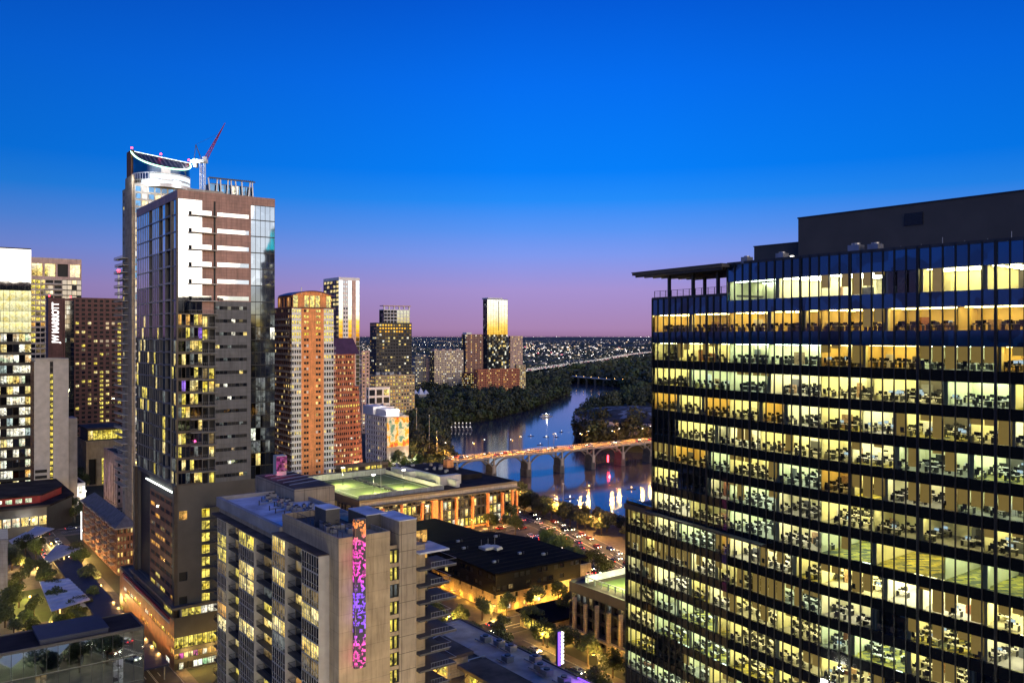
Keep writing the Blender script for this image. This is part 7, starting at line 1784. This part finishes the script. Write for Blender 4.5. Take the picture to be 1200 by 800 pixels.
for i in range(12):
    boat(529 + (i % 6) * 4.4, 499 + (i // 6) * 5, 6, 'moored white boat in the small marina on the left bank', 1, 1.2 + .1 * i, 'boats moored in the marina')

# ================================================================== cars
def car_proto(k):
    t = empty('parked_car', (0, 0, 0), 0, 'x', 'car', 'x'); kk = 'car_' + k
    prof = [(-2.2, .35), (2.2, .35), (2.25, .75), (1.2, .95), (.55, 1.42), (-1.0, 1.45), (-1.9, 1.0), (-2.25, .9)]
    mb = MB()
    def ext(P, y0, y1, c):
        i = len(mb.v); n = len(P); mb.v += [(x, y0, z) for x, z in P] + [(x, y1, z) for x, z in P]
        for j in range(n): mb.f.append((i + j, i + (j + 1) % n, i + n + (j + 1) % n, i + n + j)); mb.m.append(mb.mi(c))
        mb.f.append(tuple(i + n - 1 - j for j in range(n))); mb.m.append(mb.mi(c)); mb.f.append(tuple(i + n + j for j in range(n))); mb.m.append(mb.mi(c))
    ext([(-2.2, .35), (2.2, .35), (2.25, .75), (1.2, .95), (-1.9, 1.0), (-2.25, .9)], -.9, .9, kk); ext([(1.1, .94), (.5, 1.42), (-1.0, 1.45), (-1.8, .98)], -.74, .74, kk); mb.build('body', t)
    mb = MB()
    for s in (-1, 1): mb.quad((.95, s * .752, .98), (.45, s * .752, 1.36), (-.95, s * .752, 1.38), (-1.55, s * .752, 1.0), 'glass')
    mb.quad((1.12, -.66, .97), (1.12, .66, .97), (.55, .62, 1.40), (.55, -.62, 1.40), 'glass'); mb.quad((-1.84, -.66, 1.0), (-1.84, .66, 1.0), (-1.06, .62, 1.43), (-1.06, -.62, 1.43), 'glass'); mb.build('window', t)
    for x in (-1.4, 1.4):
        for s in (-1, 1): mb = MB(); mb.tube((x, s * .78, .33), (x, s * .93, .33), .33, 'rubber', 12); mb.build('wheel', t)
    for s in (-1, 1): mb = MB(); mb.box(2.2, s * .7 - .16, .6, 2.29, s * .7 + .16, .76, 'head_light'); mb.build('headlight', t)
    for s in (-1, 1): mb = MB(); mb.box(-2.29, s * .7 - .16, .74, -2.2, s * .7 + .16, .88, 'tail_light'); mb.build('taillight', t)
    return t
cars = {k: car_proto(k) for k in ('white', 'red', 'black', 'silver', 'blue')}
rk = random.Random(44)
def park(pts, where, group, z=.08):
    for (x, y, a) in pts:
        k = rk.choice(list(cars)); c = copy_tree(cars[k]); c.location = (x, y, z); c.rotation_euler = (0, 0, a); c['label'] = f'{k} car {where}'; c['group'] = f'{k} cars {where}'; c.name = 'car'
def along(pts, lanes, gap, jit=.5):
    L = []
    for (a, c) in zip(pts, pts[1:]):
        a, c = Vector(a), Vector(c); d = c - a; ln = d.length; d.normalize(); n = Vector((-d.y, d.x))
        for o in lanes:
            s = rk.uniform(0, gap)
            while s < ln:
                q = a + d * s + n * o; L.append((q.x, q.y, math.atan2(d.y, d.x) + (0 if o > 0 else math.pi))); s += gap * rk.uniform(1 - jit, 1 + jit)
    return L
park(along(RD['lake'][1:7], (-5.6, -2.2, 2.2, 5.6), 16), 'driving on the lakeside road', 'lake')
park(along([(-22, 136), (-14, 104), (2, 62)], (-4, 3.5), 8), 'mirrored in the glass block', 'mirror')
park(along(RD['plaza'], (-3.4, -1, 2.4), 9), 'waiting at the lights by the lakeside road', 'plaza')
park(along(RD['hall'], (-3, 3), 17), 'on the street below the stone hall', 'hall')
park(along(RD['between'], (-3, 3), 24), 'behind the dark hall', 'btw')
park(along(RD['shops'][1:], (-3, 3, 5), 18), 'on the lit avenue', 'shops')
park(along([uv2w(385, 59), uv2w(432, 59)], (-4.3, 4.3), 6.5, .1), 'parked along the park street', 'side')
park(along(RD['cross'], (-4, 4), 13), 'waiting at the park crossing', 'cross')
L = []
for lane, rev in ((4, 0), (7, 0), (9.6, 1), (12.4, 1)):
    s = rk.uniform(0, 12)
    while s < 200: q = bw(s, lane); L.append((q[0], q[1], bang + (math.pi if rev else 0))); s += rk.uniform(18, 46)
park(L, 'driving over the arched bridge', 'bridge', DZ + .02)
for t in protos + brights + darks + list(cars.values()): drop(t)
# red glow under the far end of the bridge
q = bw(140, 3, -5); t = empty('red_lantern', (q[0], q[1], -5), bang, 'red lamp glowing under the right end of the arched bridge', 'lamp')
mb = MB(); mb.box(-.5, -2.6, -1, .5, -2, 4.5, 'red_light'); mb.build('lamp_glass', t); mb = MB(); mb.box(-.3, -2, 4.0, .3, 1.2, 4.4, 'metal_dark'); mb.build('bracket', t); plight('lamp_light', (0, -4, 2), 3500, (1, .04, .05), t, .5)
